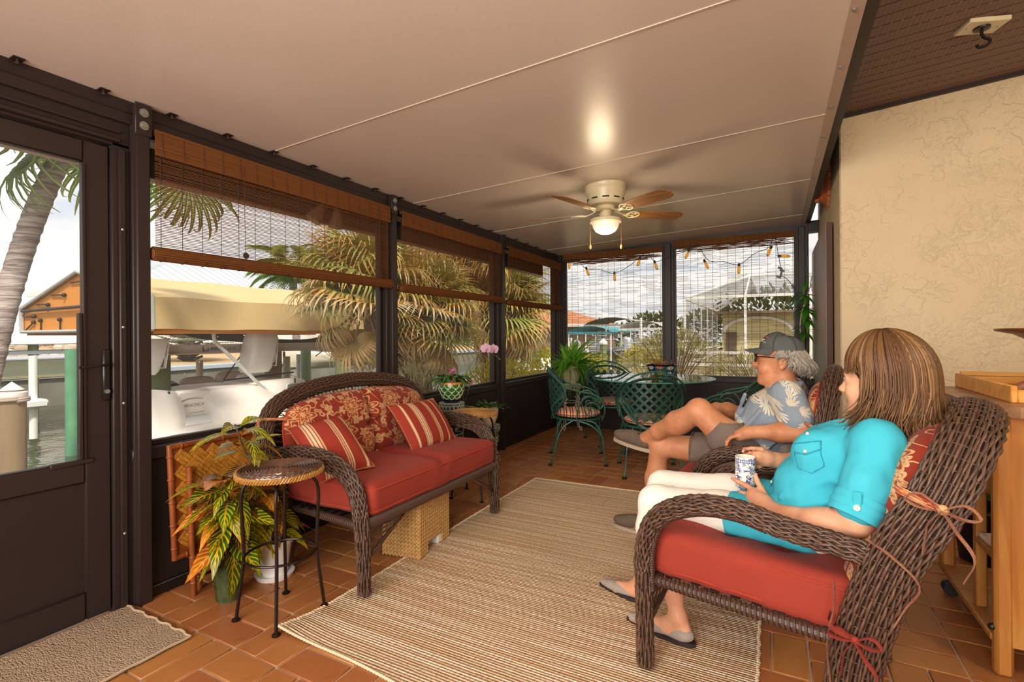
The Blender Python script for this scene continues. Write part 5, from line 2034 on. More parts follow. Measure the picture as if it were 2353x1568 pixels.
blind('sheer full-length bamboo blind right of the far wall post', (-1.112, FY-.01), (.212, FY-.01), 2.41, 2.335, .735, .0125, .0030, r6, M_reed, M_reed2, .086, False, .34, .735)

# string of filament lamps
LP = [(-2.462, 2.19, 95), (-2.222, 2.08, 70), (-1.843, 1.99, 88), (-1.515, 2.16, 110), (-1.326, 2.10, 70), (-.925, 2.21, 115), (-.738, 2.07, 65), (-.367, 1.99, 92), (-.038, 2.17, 115), (.06, 2.115, 5)]
t = thing('string_lights', 'string of amber filament bulbs draped along the top of the far windows', 'string lights', (-1.1, 6.38, 2.2))
cordp = []
hooks = [(-2.62, 2.26), (-2.34, 2.265), (-1.88, 2.285), (-1.42, 2.27), (-.83, 2.335), (-.40, 2.36), (.0, 2.335)]
pts = [(-2.62, 2.25), (-2.49, 2.23), (-2.35, 2.265), (-2.24, 2.14), (-2.05, 2.11), (-1.845, 2.05), (-1.65, 2.13), (-1.535, 2.215), (-1.42, 2.28), (-1.32, 2.16), (-1.12, 2.22), (-.955, 2.26), (-.83, 2.325), (-.70, 2.13), (-.53, 2.10), (-.367, 2.055), (-.20, 2.17), (-.06, 2.225), (.0, 2.335), (.04, 2.12), (.06, 2.0), (.07, 1.95), (.06, 1.90), (.12, 1.86), (.20, 1.72), (.22, 1.5)]
m = MB().tube(smoothpath([(x+1.1, .0, z-2.2) for x, z in pts], 150), .0035, 5)
for x, z in ((.055, 1.985), (.075, 1.955), (.04, 1.885)):
    m.box((x+1.1, 0, z-2.2), (.05, .016, .022), rot=np.array(Matrix.Rotation(.4, 3, 'Y')), b=.004)
m.box((.065+1.1, 0, 1.92-2.2), (.022, .018, .07), rot=np.array(Matrix.Rotation(.25, 3, 'Y')), b=.004)
m.build('cable', M_black, t)
gb = newmat('amber_bulb_glass')
M_bulb = gb.done(gb.n('MixShader', {0: .45, 1: gb.n('BsdfTransparent', {0: lin('f4cf7a')}), 2: gb.bsdf(lin('d9a23e'), .08)}).outputs[0])
fl_ = newmat('glowing_filament')
M_fil = fl_.done(fl_.n('Emission', {0: (1, .55, .12, 1), 1: 3.}).outputs[0])
for x, z, a in LP:
    a = math.radians(a)
    M = lookM((x+1.1, 0, z+.05*math.sin(a)-2.2), (math.cos(a)*.9, 0, -math.sin(a)), (0, 1, 0))
    m = MB().cyl((-.03, 0, 0), (.004, 0, 0), .0125, .014, 12)
    s_ = meshobj('bulb_socket', m.mesh('bulb_socket', M_black), t, M)
    m = MB()
    m.lathe([(0, .0), (.011, .003), (.016, .02), (.0165, .075), (.010, .092), (0, .096)], seg=14, M=Matrix.Rotation(PI/2, 4, 'Y'))
    meshobj('bulb', m.mesh('bulb', M_bulb), s_, Matrix.Identity(4))
    m = MB()
    for q in (-.006, .006):
        m.tube([(.012, q, 0), (.04, q*1.3, .004), (.075, q*.7, -.003)], .0014, 4)
    meshobj('filament', m.mesh('filament', M_fil), s_, Matrix.Identity(4))

# ================================================================== HOUSE WALL PIECES
t = thing('sun_face_plaque', 'terracotta sun-face plaque hung high on the stucco side wall', 'wall ornament', (.42, 5.38, 2.62))
M_terra = plain('terracotta', 'b5663c', .75, 0, .18, 12, .2, 60)
m = MB()
n = 44
ri = [(.235 if k % 2 else .205) for k in range(n)]
V = [(-.0, ri[k]*math.cos(2*PI*k/n), ri[k]*math.sin(2*PI*k/n)) for k in range(n)]+[(-.030, .17*math.cos(2*PI*k/n), .17*math.sin(2*PI*k/n)) for k in range(n)]+[(.018, ri[k]*math.cos(2*PI*k/n), ri[k]*math.sin(2*PI*k/n)) for k in range(n)]
F = [(k, (k+1) % n, n+(k+1) % n, n+k) for k in range(n)]+[(2*n+k, 2*n+(k+1) % n, (k+1) % n, k) for k in range(n)]+[tuple(range(3*n-1, 2*n-1, -1))]
m.add(V, F)
m.build('ray_ring', M_terra, t)
m = MB()
m.ball((-.02, 0, 0), (.075, .155, .175), 24, 16)
m.tube(smoothpath([(-.085, 0, .06), (-.115, 0, .0), (-.130, 0, -.03), (-.095, 0, -.045)], 12), [.016]*4+[.022]*5+[.02]*3, 8)
m.ball((-.085, 0, -.085), (.018, .05, .013), 10, 6).ball((-.083, 0, -.107), (.018, .042, .013), 10, 6).ball((-.07, 0, -.145), (.025, .045, .03), 10, 6)
for s_ in (-1, 1):
    m.ball((-.075, s_*.055, .03), (.018, .03, .014), 10, 6).ball((-.065, s_*.075, -.04), (.03, .04, .035), 10, 6)
    m.tube(smoothpath([(-.078, s_*.02, .065), (-.088, s_*.055, .08), (-.07, s_*.095, .06)], 8), .010, 6)
m.build('sun_face', M_terra, t)

t = thing('canvas_painting', 'tall abstract canvas in soft pink and grey-green, hung on the stucco side wall', 'painting', (.385, 5.85, 1.42))
ab = newmat('abstract_washes')
o = ab.obj()
x_, y_, z_ = ab.sep(o)
n1 = ab.noise(ab.map(o, (1, 5, .7)), 1.6, 4)
cc = ab.ramp(ab.ma('ADD', ab.ma('MULTIPLY', z_, .42), ab.ma('ADD', .42, ab.ma('MULTIPLY', n1, .35))), [(.25, lin('9a8a6c')), (.42, lin('8f9282')), (.52, lin('a08a78')), (.62, lin('b59a90')), (.8, lin('a39a96')), (1, lin('c3aaa0'))])
M_abs = ab.done(ab.bsdf(cc, .6, 0, ab.bump(ab.noise(o, 200, 2), .1, .002)))
MB().bx(-.0, .045, -.90, .90, -.76, .76, b=.003).build('canvas', plain('canvas_edge_brown', '5d443a', .7), t)
MB().bx(-.0025, .0, -.897, .897, -.757, .757).build('painted_face', M_abs, t)

# hanging leafy vine in the gap window
t = thing('trailing_houseplant', 'leafy green houseplant with a pale trailing stem beside the canvas painting', 'plant', (.30, 6.15, 1.2))
M_lf = leafmat('broad_green_leaf', '2f7a1c', '55a02c', None, .25, trans=.25)
m = MB().tube(smoothpath([(0, 0, .45), (-.05, .0, .25), (-.06, .0, .05), (.0, .02, -.2), (.03, .05, -.45)], 24), .006, 6)
m.tube(smoothpath([(-.03, 0, .32), (.02, .0, .5), (.05, 0, .66)], 10), .005, 6)
m.build('stem', plain('pale_vine', 'c3bd93', .6), t)
vl = [leaf(MB(), 1, .28, d_, .2, 9).mesh('leaf', M_lf, ang=None) for d_ in (.6, 1.3)]
for k in range(46):
    z = r5.choice([.35, .30, .42, .25, .60, .45, .33, .10])+r5.uniform(-.05, .05)
    a = r5.uniform(2.0, 5.6) if k % 3 else r5.uniform(0, 6.28)
    d = (math.cos(a), math.sin(a)*.7, r5.uniform(-.8, .35))
    meshobj('leaf', r5.choice(vl), t, lookM((r5.uniform(-.03, .03)-.02, r5.uniform(-.05, .05), z), d, (0, 0, 1), r5.uniform(.13, .22)))

# hook plate on the soffit
t = thing('ceiling_hook', 'black hook on a cream mounting block screwed to the brown soffit', 'hook', (1.01, 3.62, soffz(1.01)))
MB().box((0, 0, -.012), (.20, .13, .026), rot=math.radians(20), b=.004).build('mounting_block', plain('cream_block', 'd9cfae', .5), t)
m = MB().lathe([(0, -.024), (.038, -.024), (.036, -.034), (.015, -.040), (0, -.04)], seg=20)
m.tube(smoothpath([(0, 0, -.035), (0, 0, -.06), (.01, -.005, -.085), (.03, -.012, -.105), (.02, -.01, -.130), (-.012, 0, -.130), (-.02, .003, -.112)], 22), .008, 8)
m.build('hook', M_black, t)
for s_ in (-1, 1):
    MB().lathe([(0, -.028), (.006, -.027), (.006, -.024)], (s_*.07, s_*.025, 0), 8).build('screw', M_steel, t)

# ================================================================== PINE TROLLEY AND WHAT STANDS ON IT
CX0, CY0 = .70, 2.42
t = thing('pine_trolley', 'honey pine kitchen trolley with open shelves and a clipped-corner top, at the right edge', 'trolley', (CX0, CY0, 0))
MB().prism([(-.045, .05), (.06, -.04), (.80, -.04), (.80, .75), (-.045, .75)], .945, .985).build('top', M_pinetop, t)
MB().bx(.0, .055, .0, .045, .0, .945, b=.012).build('corner_post', M_pine, t)
MB().bx(.045, .72, .006, .034, .11, .945, b=.003).build('side_panel', M_pine, t)
MB().bx(.0, .055, .66, .705, .10, .945, b=.010).build('corner_post', M_pine, t)
MB().bx(.70, .73, .0, .70, .10, .945, b=.004).build('back_panel', M_pine, t)
MB().bx(.015, .05, .245, .285, .14, .66, b=.004).build('divider_post', M_pine, t)
MB().bx(-.005, .72, .03, .70, .115, .14, b=.003).build('bottom_shelf', M_pineh, t)
MB().bx(.012, .72, .04, .245, .40, .425, b=.003).build('shelf', M_pineh, t)
MB().bx(.012, .72, .04, .245, .635, .66, b=.003).build('shelf', M_pineh, t)
MB().bx(.02, .72, .04, .69, .84, .945, b=.003).build('drawer_apron', M_pine, t)
for z, y in ((.875, .005), (.17, .005)):
    MB().ball((-.003, .020, z), (.012, .012, .013), 12, 8).build('bolt_cap', M_black, t)
MB().bx(.70, .73, .0, .045, .0, .12, b=.006).build('corner_post', M_pine, t)
for x, y in ((.05, .66), (.66, .66)):
    m = MB().cyl((x, y, .062), (x, y, .115), .011, seg=10)
    m.tube([(x-.02, y+.012, .032), (x-.008, y, .066), (x+.0, y, .066)], .008, 6)
    c_ = m.build('caster', M_black, t)
    m = MB()
    for s_ in (-1, 1):
        m.lathe([(0, -.010), (.030, -.010), (.032, 0), (.030, .010), (0, .010)], seg=18, M=Matrix.Translation((x-.018, y+s_*.016, .0325)) @ Matrix.Rotation(PI/2, 4, 'X'))
    m.build('wheel', plain('rubber_wheel', '141414', .5), c_)
t = thing('wooden_tray', 'golden wooden serving tray with cut-out handles on top of the pine trolley', 'tray', (1.14, 2.84, .985), .0)
tw, td, th_ = .36, .33, .062
M0 = [(-.36, -.33), (.36, .33)]
MB().bx(-.35, .35, -.32, .32, .0, .010).build('tray_base', M_tray, t)
MB().bx(-.365, -.345, -.33, .33, 0, .065, b=.004).build('tray_side', M_tray, t)
MB().bx(.345, .365, -.33, .33, 0, .065, b=.004).build('tray_side', M_tray, t)
MB().bx(-.345, .345, -.33, -.312, 0, .050, b=.004).build('tray_end', M_tray, t)
m = MB()
m.bx(-.345, .345, .312, .33, 0, .022).bx(-.345, .345, .312, .33, .055, .075).bx(-.345, -.08, .312, .33, .02, .057).bx(.08, .345, .312, .33, .02, .057)
m.build('tray_end', M_tray, t)
t = thing('driftwood_stand', 'twisted reddish driftwood stand carrying the wide dark bowl', 'stand', (1.14, 2.90, .998))
m = MB()
for P, r in (([(-.26, -.08, .012), (-.16, -.05, .05), (-.06, -.02, .085), (.04, 0, .10), (.18, .05, .08), (.28, .06, .012)], .018), ([(-.06, -.02, .09), (-.05, -.03, .16), (-.085, -.05, .215), (-.08, -.055, .24)], .016), ([(.04, .0, .10), (.10, .0, .16), (.14, .03, .22)], .017), ([(.0, -.0, .1), (.02, .10, .05), (.04, .2, .012)], .017), ([(-.075, -.045, .2), (-.055, -.06, .225), (-.05, -.06, .245)], .010)):
    Q = smoothpath(P, 22)
    m.tube(Q, r*(1+.25*np.sin(np.arange(22)*1.3)), 8)
m.build('driftwood', M_drift, t)
t = thing('shallow_bowl', 'wide dark turned-wood bowl on the driftwood stand', 'bowl', (1.10, 2.90, 1.155))
MB().lathe([(0, 0), (.05, 0), (.075, .012), (.13, .05), (.19, .085), (.245, .098), (.252, .106), (.248, .110), (.20, .102), (.13, .075), (.05, .025), (0, .02)], seg=48).build('bowl', M_bowl, t)
tag(MB().lathe([(0, 0), (.038, 0), (.038, .105), (.034, .110), (0, .108)], seg=24).build('candle', plain('ivory_wax', 'ece0c6', .5, 0, .05, Subsurface_Weight=.2), loc=(0, 0, 0)), 'ivory pillar candle standing in the dark wooden bowl', 'candle').location = (1.075, 2.86, 1.195)
r7 = random.Random(3)
for k, (z, hgt, col, lb) in enumerate(((.425, .012, 'e3b93a', 'yellow-covered magazine lying on the lower trolley shelf'), (.4372, .010, 'e8e4da', 'white magazine on top of the yellow one on the trolley shelf'))):
    t = thing('magazine', lb, 'magazine', (.24, CY0+.145, z), .06+.05*k)
    MB().box((0, 0, hgt/2), (.27, .19, hgt*.7)).build('pages', M_white, t)
    MB().box((0, 0, hgt-.001), (.274, .194, .0016)).box((0, 0, .001), (.274, .194, .0016)).build('cover', plain('cover_'+col, col, .3, 0, .3, 12), t)
    t.location.x = CX0+.165
t = thing('driftwood_chunk', 'rough bark-like piece of wood lying on the upper trolley shelf', 'wood', (CX0+.16, CY0+.15, .66))
m = MB()
for q in range(9):
    m.tube(smoothpath([(-.12, -.09+q*.022, .02+.02*(q % 3)), (.0, -.08+q*.019, .05+.03*((q*7) % 4)/3), (.10, -.09+q*.021, .03+.03*((q*5) % 3)/2)], 8), [.012, .016, .02, .018, .02, .016, .013, .01], 6)
m.build('bark', wood_mat('rough_bark', '7a4a26', 'b57f48', .8, (1, .2, 1), 25), t)
t = thing('potted_plant', 'dark pot with broad green leaves on the floor behind the pine trolley', 'plant', (1.0, 3.62, 0))
MB().lathe([(0, 0), (.10, 0), (.13, .25), (.14, .27), (.12, .27), (0, .25)], seg=24).build('pot', plain('black_plastic_pot', '17191a', .4), t)
m = MB()
for k in range(14):
    a = k*2.4
    mm = MB()
    leaf(mm, 1, .5, .9, .2, 8)
    m.add(mm.v[0], mm.f, uv=mm.u[0], M=lookM((.02*math.cos(a), .02*math.sin(a), .26), (math.cos(a), math.sin(a), r7.uniform(.5, 2)), (0, 0, 1), r7.uniform(.22, .36)))
m.build('foliage', M_gloss, t)
# ================================================================== OUTDOORS
r8 = random.Random(21)
# roof overhang outside the screen wall
of = S(MB().bx(-3.17, -3.14, -2.6, 7.0, 2.14, 2.335).build('trim_3', plain('pale_fascia', 'b9a796', .5)))
t = thing('flood_light', 'twin-headed flood light under the eave seen through the largest blind', 'lamp', (-3.02, 2.76, 2.30))
MB().cyl((0, 0, .0), (0, 0, -.03), .05, seg=16).build('base', M_white, t)
for y, d in ((-.14, (-.3, -.5, -.9)), (.15, (-.4, .3, -.9))):
    d = nrm(d)
    p = np.array([0, y*.45, -.05])
    m = MB().tube([(0, 0, -.02), p], .012, 8)
    m.tube([p, p+d*.05, p+d*.10, p+d*.15, p+d*.152], [.02, .035, .05, .062, .0], 14)
    m.build('lamp_head', plain('beige_lamp_head', '9a8068', .5), t)

# ground, seawall, water
M_dirt = plain('sandy_ground', '8f7f62', .95, 0, .3, 3, .4, 30)
S(MB().bx(-4.7, 30, -12, 60, -.5, -.10).build('ground', M_dirt))
S(MB().bx(-4.95, -4.65, -12, 60, -1.6, -.04, b=.02).build('seawall_near', plain('weathered_concrete', 'a9a398', .9, 0, .25, 4, .3, 20)))
wt = newmat('canal_water')
o = wt.obj()
h = wt.ma('ADD', wt.noise(wt.map(o, (1, 1, 1)), 1.4, 4, .55), wt.ma('MULTIPLY', wt.noise(o, 5., 3), .35))
M_water = wt.done(wt.bsdf(lin('39452c'), .06, 0, wt.bump(h, .35, .08), .5))
S(MB().bx(-60, -4.7, -60, 90, -2.2, -.85).build('water', M_water))
M_conc = plain('seawall_concrete', 'a7a59c', .9, 0, .35, 2.2, .3, 12)
S(MB().bx(-20.3, -20, -60, 40, -2, .0).build('seawall_far', plain('stained_concrete', '77756a', .9, 0, .5, 1.2, .3, 8)))
S(MB().bx(-20.5, -19.9, -60, 40, .0, .17, b=.02).build('seawall_cap', plain('blue_grey_cap', 'aab4be', .8, 0, .1)))
S(MB().add([(-20.4, -60, .16), (-20.4, 41, .16), (-60, 41, 1.5), (-60, -60, 1.5)], [(0, 3, 2, 1)]).build('ground_far_bank', plain('mulched_bank', 'b99b72', .95, 0, .25, 6, .4, 60)))
S(MB().bx(-60, 60, 48, 90, -2, -.1).build('ground_far_shore', plain('far_grass', '7f8c4a', .95, 0, .3, .6)))

# palms
def fanleaf(n, L, spread, droop, wdt, pet, mt, split=.42, seed=0):
    """costapalmate leaf: petiole along +x, segments fanning out, tips hanging"""
    rg = random.Random(seed)
    m = MB()
    m.tube(smoothpath([(0, 0, 0), (pet*.5, 0, .02*pet), (pet, 0, 0)], 6), .014, 5, ry=.010, a=0)
    for k in range(n):
        f = -1+2*k/(n-1)
        a = f*spread
        l = L*(1-.30*abs(f)**2)*rg.uniform(.9, 1.06)
        ns = 9
        x, y, z = pet, 0., 0.
        el = .10+.18*math.cos(f*PI/2)
        V, UV, F = [], [], []
        bend = droop*rg.uniform(.7, 1.3)
        for i in range(ns):
            q = i/(ns-1)
            w_ = wdt*(.35+1.0*min(1, q/.35)) if q < .35 else wdt*1.35*(1-(q-.35)/.65)**.75+.002
            px, py = -math.sin(a), math.cos(a)
            fold = .55*w_
            V += [(x+px*w_, y+py*w_, z+fold), (x, y, z), (x-px*w_, y-py*w_, z+fold)]
            UV += [(0, q), (.5, q), (1, q)]
            e2 = el-bend*max(0, q-split)*2.6
            x += l/(ns-1)*math.cos(e2)*math.cos(a)
            y += l/(ns-1)*math.cos(e2)*math.sin(a)
            z += l/(ns-1)*math.sin(e2)
        for i in range(ns-1):
            for j in (0, 1):
                F.append((3*i+j, 3*i+3+j, 3*i+4+j, 3*i+1+j))
        m.add(V, F, uv=UV)
    return m.mesh('frond', mt, ang=None)

def palmmat(name, stops, trans=.35):
    t = newmat(name)
    u, v, _ = t.sep(t.uv())
    r = t.rand()
    vv = t.ma('ADD', v, t.ma('MULTIPLY', t.ma('SUBTRACT', r, .5), .5), clamp=True)
    vv = t.ma('ADD', vv, t.ma('MULTIPLY', t.ma('SUBTRACT', t.noise(t.obj(), 9, 2), .5), .25), clamp=True)
    c = t.ramp(vv, [(p, lin(h)) for p, h in stops])
    c = t.mix(t.ma('LESS_THAN', t.ma('ABSOLUTE', t.ma('SUBTRACT', u, .5)), .1), c, lin('b9b47a'))
    b = t.bsdf(c, .45, 0, None, .4)
    tr = t.n('BsdfTranslucent', {0: c})
    return t.done(t.n('MixShader', {0: trans, 1: b, 2: tr}).outputs[0])
M_pg = palmmat('palm_green_to_orange', [(0, '6b8438'), (.42, 'a0ae58'), (.64, 'c9b862'), (.80, 'dd9f48'), (1, 'e6d3b2')])
M_pd = palmmat('dead_palm_frond', [(0, 'a3925c'), (.4, 'd0a566'), (.75, 'dcc4a0'), (1, 'ebe2d2')])
M_pgn = palmmat('fresh_palm_green', [(0, '3d5a22'), (.6, '587a30'), (1, '8a9a48')])
M_psil = palmmat('silver_palm', [(0, '7f9088'), (.6, '96a69a'), (1, 'a5ada0')], .1)
M_trunk = plain('fibrous_palm_trunk', '7d6650', .9, 0, .45, 14, .8, 30, stretch=(1, 1, 2.5))
fl_g = [fanleaf(34, .66, 2.3, d, .0125, .40, M_pg, sp, s) for d, sp, s in ((.9, .35, 1), (1.3, .25, 2), (.6, .5, 3))]
fl_d = [fanleaf(24, .66, 1.5, d, .008, .35, M_pd, .12, s) for d, s in ((1.3, 5), (1.7, 6))]
def palm_head(t, c, n, nd, rg, up=(-.3, 1.3), L=(.85, 1.15), bias=(0, 0, 0)):
    base = Vector(t.location)
    c = Vector(c)-base
    for k in range(n):
        a = k*2.39996+rg.uniform(-.2, .2)
        el = up[0]+(up[1]-up[0])*((k+.5)/n)
        d = np.array([math.cos(a)*math.cos(el), math.sin(a)*math.cos(el), math.sin(el)])+np.array(bias)
        meshobj('frond', rg.choice(fl_g), t, lookM(c+Vector(d)*.04, d, (rg.uniform(-.3, .3), rg.uniform(-.3, .3), 1), rg.uniform(*L)))
    for k in range(nd):
        a = k*2.39996+rg.uniform(-.3, .3)
        d = np.array([math.cos(a), math.sin(a), -rg.uniform(.6, 2.4)])
        meshobj('dead_frond', rg.choice(fl_d), t, lookM(c+Vector((.06*math.cos(a), .06*math.sin(a), -.12-rg.uniform(0, .25))), d, (math.cos(a), math.sin(a), .6), rg.uniform(.9, 1.3)))
t = thing('fan_palm', 'big fan palm with drooping green and orange fronds filling the middle window', 'palm', (-4.75, 6.0, -.1))
m = MB().tube(smoothpath([(0, 0, 0), (.05, -.05, .7), (.0, .0, 1.75)], 16), [.20]*8+[.17]*8, 14)
m.build('trunk', M_trunk, t)
palm_head(t, (-4.6, 5.95, 1.62), 52, 14, r8, (-.75, 1.1), (.9, 1.2))
m = MB().tube(smoothpath([(-.1, -.1, .1), (-.15, -.65, 1.2), (-.15, -.95, 2.1)], 14), .13, 12)
m.build('trunk', M_trunk, t)
palm_head(t, (-4.85, 5.0, 1.85), 46, 8, r8, (-.6, 1.2), (.9, 1.2))
t = thing('fan_palm', 'second fan palm with fraying orange fronds seen through the window nearest the corner', 'palm', (-4.75, 8.0, -.1))
m = MB().tube(smoothpath([(0, 0, 0), (.05, .2, .9), (.0, .3, 1.9)], 16), [.20]*8+[.17]*8, 14)
m.build('trunk', M_trunk, t)
palm_head(t, (-4.6, 8.35, 1.75), 48, 22, r8, (-.75, 1.1), (1.0, 1.35))
palm_head(t, (-4.8, 7.2, 2.5), 30, 6, r8, L=(.9, 1.25))

# leaning ringed palm beyond the door
t = thing('coconut_palm', 'leaning grey ringed palm trunk outside the screen door, fronds hanging from its top', 'palm', (-5.0, 1.40, -1))
P = smoothpath([(-.05, -.22, -.3), (-.08, -.05, 1.3), (-.15, .13, 2.3), (-.20, .31, 3.05), (-.2, .52, 3.75), (-.2, .70, 4.25)], 170)
rr = np.array([.074+.004*((i % 3) == 0)+.002*math.sin(i*1.7) for i in range(170)])
m = MB().tube(P, rr, 18)
tk = newmat('ringed_palm_bark')
o = tk.obj()
n_ = tk.noise(tk.map(o, (2, 2, 26)), 1.5, 4, .7, dist=.6)
cc = tk.mix(tk.step(n_, .35, .65), lin('6d5f5a'), lin('b7aba4'))
M_ring = tk.done(tk.bsdf(cc, .9, 0, tk.bump(n_, .8, .02), .2))
m.build('trunk', M_ring, t)
fl_n = [fanleaf(26, .75, 2.0, d, .016, .55, M_pgn, .3, s) for d, s in ((1.1, 8), (1.5, 9))]
for k, (d, L) in enumerate((((.35, -.55, -.35), 1.15), ((.1, .55, -.55), 1.1), ((.45, .2, -.25), 1.2), ((-.2, .9, .2), 1.2), ((-.6, -.5, .2), 1.1), ((.5, -.8, .4), 1.2), ((.2, .6, .6), 1.1), ((-.3, -.9, -.1), 1.1), ((.0, -.35, -.7), 1.0), ((-.5, .3, -.4), 1.1))):
    meshobj('frond', fl_n[k % 2], t, lookM(np.array(P[-1])*[1, 1, 1], d, (0, 0, 1), L))
# two hanging fan leaves low enough to show in the door and behind the blind
meshobj('frond', fl_n[0], t, lookM((.25, .02, 4.50), (.1, .12, -1), (1, .2, .3), .95))
meshobj('frond', fl_n[1], t, lookM((.62, 1.02, 4.02), (.15, .05, -1), (1, -.3, .2), .85))

# boat lift canopy
M_canv = plain('tan_canvas_cover', 'cdb07e', .85, 0, .08, 3, .15, 40)
M_orng = plain('sunlit_orange_underside', 'e0913c', .8, 0, .06, 4)  # glow of sun through the tan canvas, put into the colour as orange
M_pipe2 = plain('galvanised_pipe', 'c9c9c6', .4, .3, .1)
t = thing('boat_lift_canopy', 'long tan canvas boat lift canopy with orange open gable end', 'canopy', (-7.8, 3.07, 1.35))
def cv(y, off=0.):
    return [(-9.5, y, 1.345), (-9.5, y, 1.68), (-7.85, y, 2.10+off), (-6.12, y, 1.71), (-6.12, y, 1.345)]
m = MB()
ys = np.linspace(3.07, 8.2, 40)
V = []
for y in ys:
    for i, p in enumerate(cv(y)):
        dz = .012*math.sin(y*5.1+i)+.010*noise.noise(Vector((y*3, i*2., 0)))
        V.append((p[0]+(dz if i in (3, 4) else 0), p[1], p[2]+dz*.6))
F = []
for j in range(39):
    for i in range(4):
        F.append((j*5+i, j*5+i+1, j*5+5+i+1, j*5+5+i))
m.add(V, [f[::-1] for f in F])
m.build('canvas', M_canv, t, world=True)
m = MB()
m.add([(p[0]+(.05 if p[0] < -8 else -.06 if p[0] > -7 else 0), p[1], p[2]-.05) for y in (3.10, 8.18) for p in cv(y)], [(i, i+1, 5+i+1, 5+i) for i in range(4)])
m.build('lining', M_orng, t, world=True)
g_ = cv(3.09)
MB().add([(p[0], p[1]+.0, p[2]) for p in g_]+[(p[0], p[1]+.02, p[2]) for p in g_], [(0, 1, 2, 3, 4), (9, 8, 7, 6, 5)]).build('gable_panel', M_orng, t, world=True)
MB().tube([cv(3.06)[k] for k in (0, 1, 2, 3, 4)], .028, 8).build('end_pipe', M_pipe2, t, world=True)
MB().tube([(-9.5, 3.06, 1.345), (-6.12, 3.06, 1.345)], .022, 8).build('end_pipe', M_pipe2, t, world=True)
MB().tube([(-9.45, 3.05, 1.64), (-6.2, 3.05, 1.66)], .02, 8).build('end_pipe', M_bronze, t, world=True)
for (x, z, dx, dz) in ((-8.05, 1.97, .35, 0), (-8.6, 1.83, .38, -.01), (-9.05, 1.72, .36, -.01), (-9.45, 1.56, .33, 0), (-9.4, 1.37, .27, .11), (-8.92, 1.36, 0, .14), (-8.35, 1.36, 0, .14), (-7.5, 1.36, 0, .14), (-7.1, 1.9, -.3, 0)):
    m = MB().tube([(x, 3.07, z), (x+dx, 3.07, z+dz)], .010, 5).ball((x+dx, 3.065, z+dz), .028, 8, 6)
    m.build('bungee', M_black, t, world=True)
for y in (3.3, 5.5, 7.9):
    MB().tube([(-6.2, y, 1.36), (-9.4, y, 1.36)], .02, 6).build('frame_pipe', M_pipe2, t, world=True)
# navy boat cover hanging under it
t = thing('navy_boat_top', 'dark navy folded boat top hanging beneath the tan canopy', 'boat cover', (-8.0, 6.3, 1.3))
m = MB()
m.grid(lambda u, v: (-7.4-1.6*u, 4.9+3.2*v, 1.36-.26*math.sin(PI*v)**.5*(1-.3*u)-.03*math.sin(v*9)), 8, 24)
m.grid(lambda u, v: (-7.4-1.6*u, 4.9+3.2*v, 1.36), 4, 6)
m.build('fabric', plain('navy_canvas', '20222f', .8, 0, .15), t, world=True)
for P in ([(-7.3, 5.15, .75), (-7.4, 5.35, 1.1), (-7.4, 5.62, 1.32)], [(-7.4, 5.6, .95), (-7.4, 5.35, 1.1), (-7.4, 5.1, 1.3)], [(-7.4, 6.9, .85), (-7.4, 6.7, 1.15), (-7.4, 6.5, 1.32)], [(-7.4, 6.4, .9), (-7.4, 6.75, 1.1), (-7.4, 7.1, 1.3)]):
    MB().tube(P, .012, 6).build('bow_tube', M_pipe2, t, world=True)

# lift: beam with lettering, pilings, motor covers, struts
M_lift = plain('dull_aluminium', 'c6bdb2', .5, .25, .12, 5)
t = thing('lift_beam', 'aluminium boat lift beam lettered with a telephone number', 'beam', (-6.9, 5.5, 1.09))
m = MB().bx(-6.93, -6.91, 3.50, 8.2, 1.03, 1.15).bx(-6.96, -6.86, 3.50, 8.2, 1.14, 1.155).bx(-6.96, -6.86, 3.50, 8.2, 1.025, 1.04)
for y in (3.75, 4.05, 5.0, 5.7, 6.3):
    m.ball((-6.905, y, 1.09), (.008, .012, .012), 8, 5)
m.build('i_beam', M_lift, t, world=True)
M_ink = plain('navy_lettering', '262a45', .6)
Mt = Matrix.Translation((-6.9-(-6.9)+.0, 4.41-5.5, 1.09-1.09)) @ Matrix(((0, 0, 1, 0), (1, 0, 0, 0), (0, 1, 0, 0), (0, 0, 0, 1)))
Mt.translation = Vector((-.005, 4.335-5.5, .0))
textobj('telephone_number', '1-800-669-3515', .064, Mt, M_ink, t, .001, 1.0, .2)
m = MB().box((-.004, 4.08-5.5, .0), (.002, .012, .07)).box((-.004, 4.12-5.5, -.012), (.002, .08, .012)).box((-.004, 4.12-5.5, -.03), (.002, .08, .006))
m.build('lift_logo', M_ink, t)
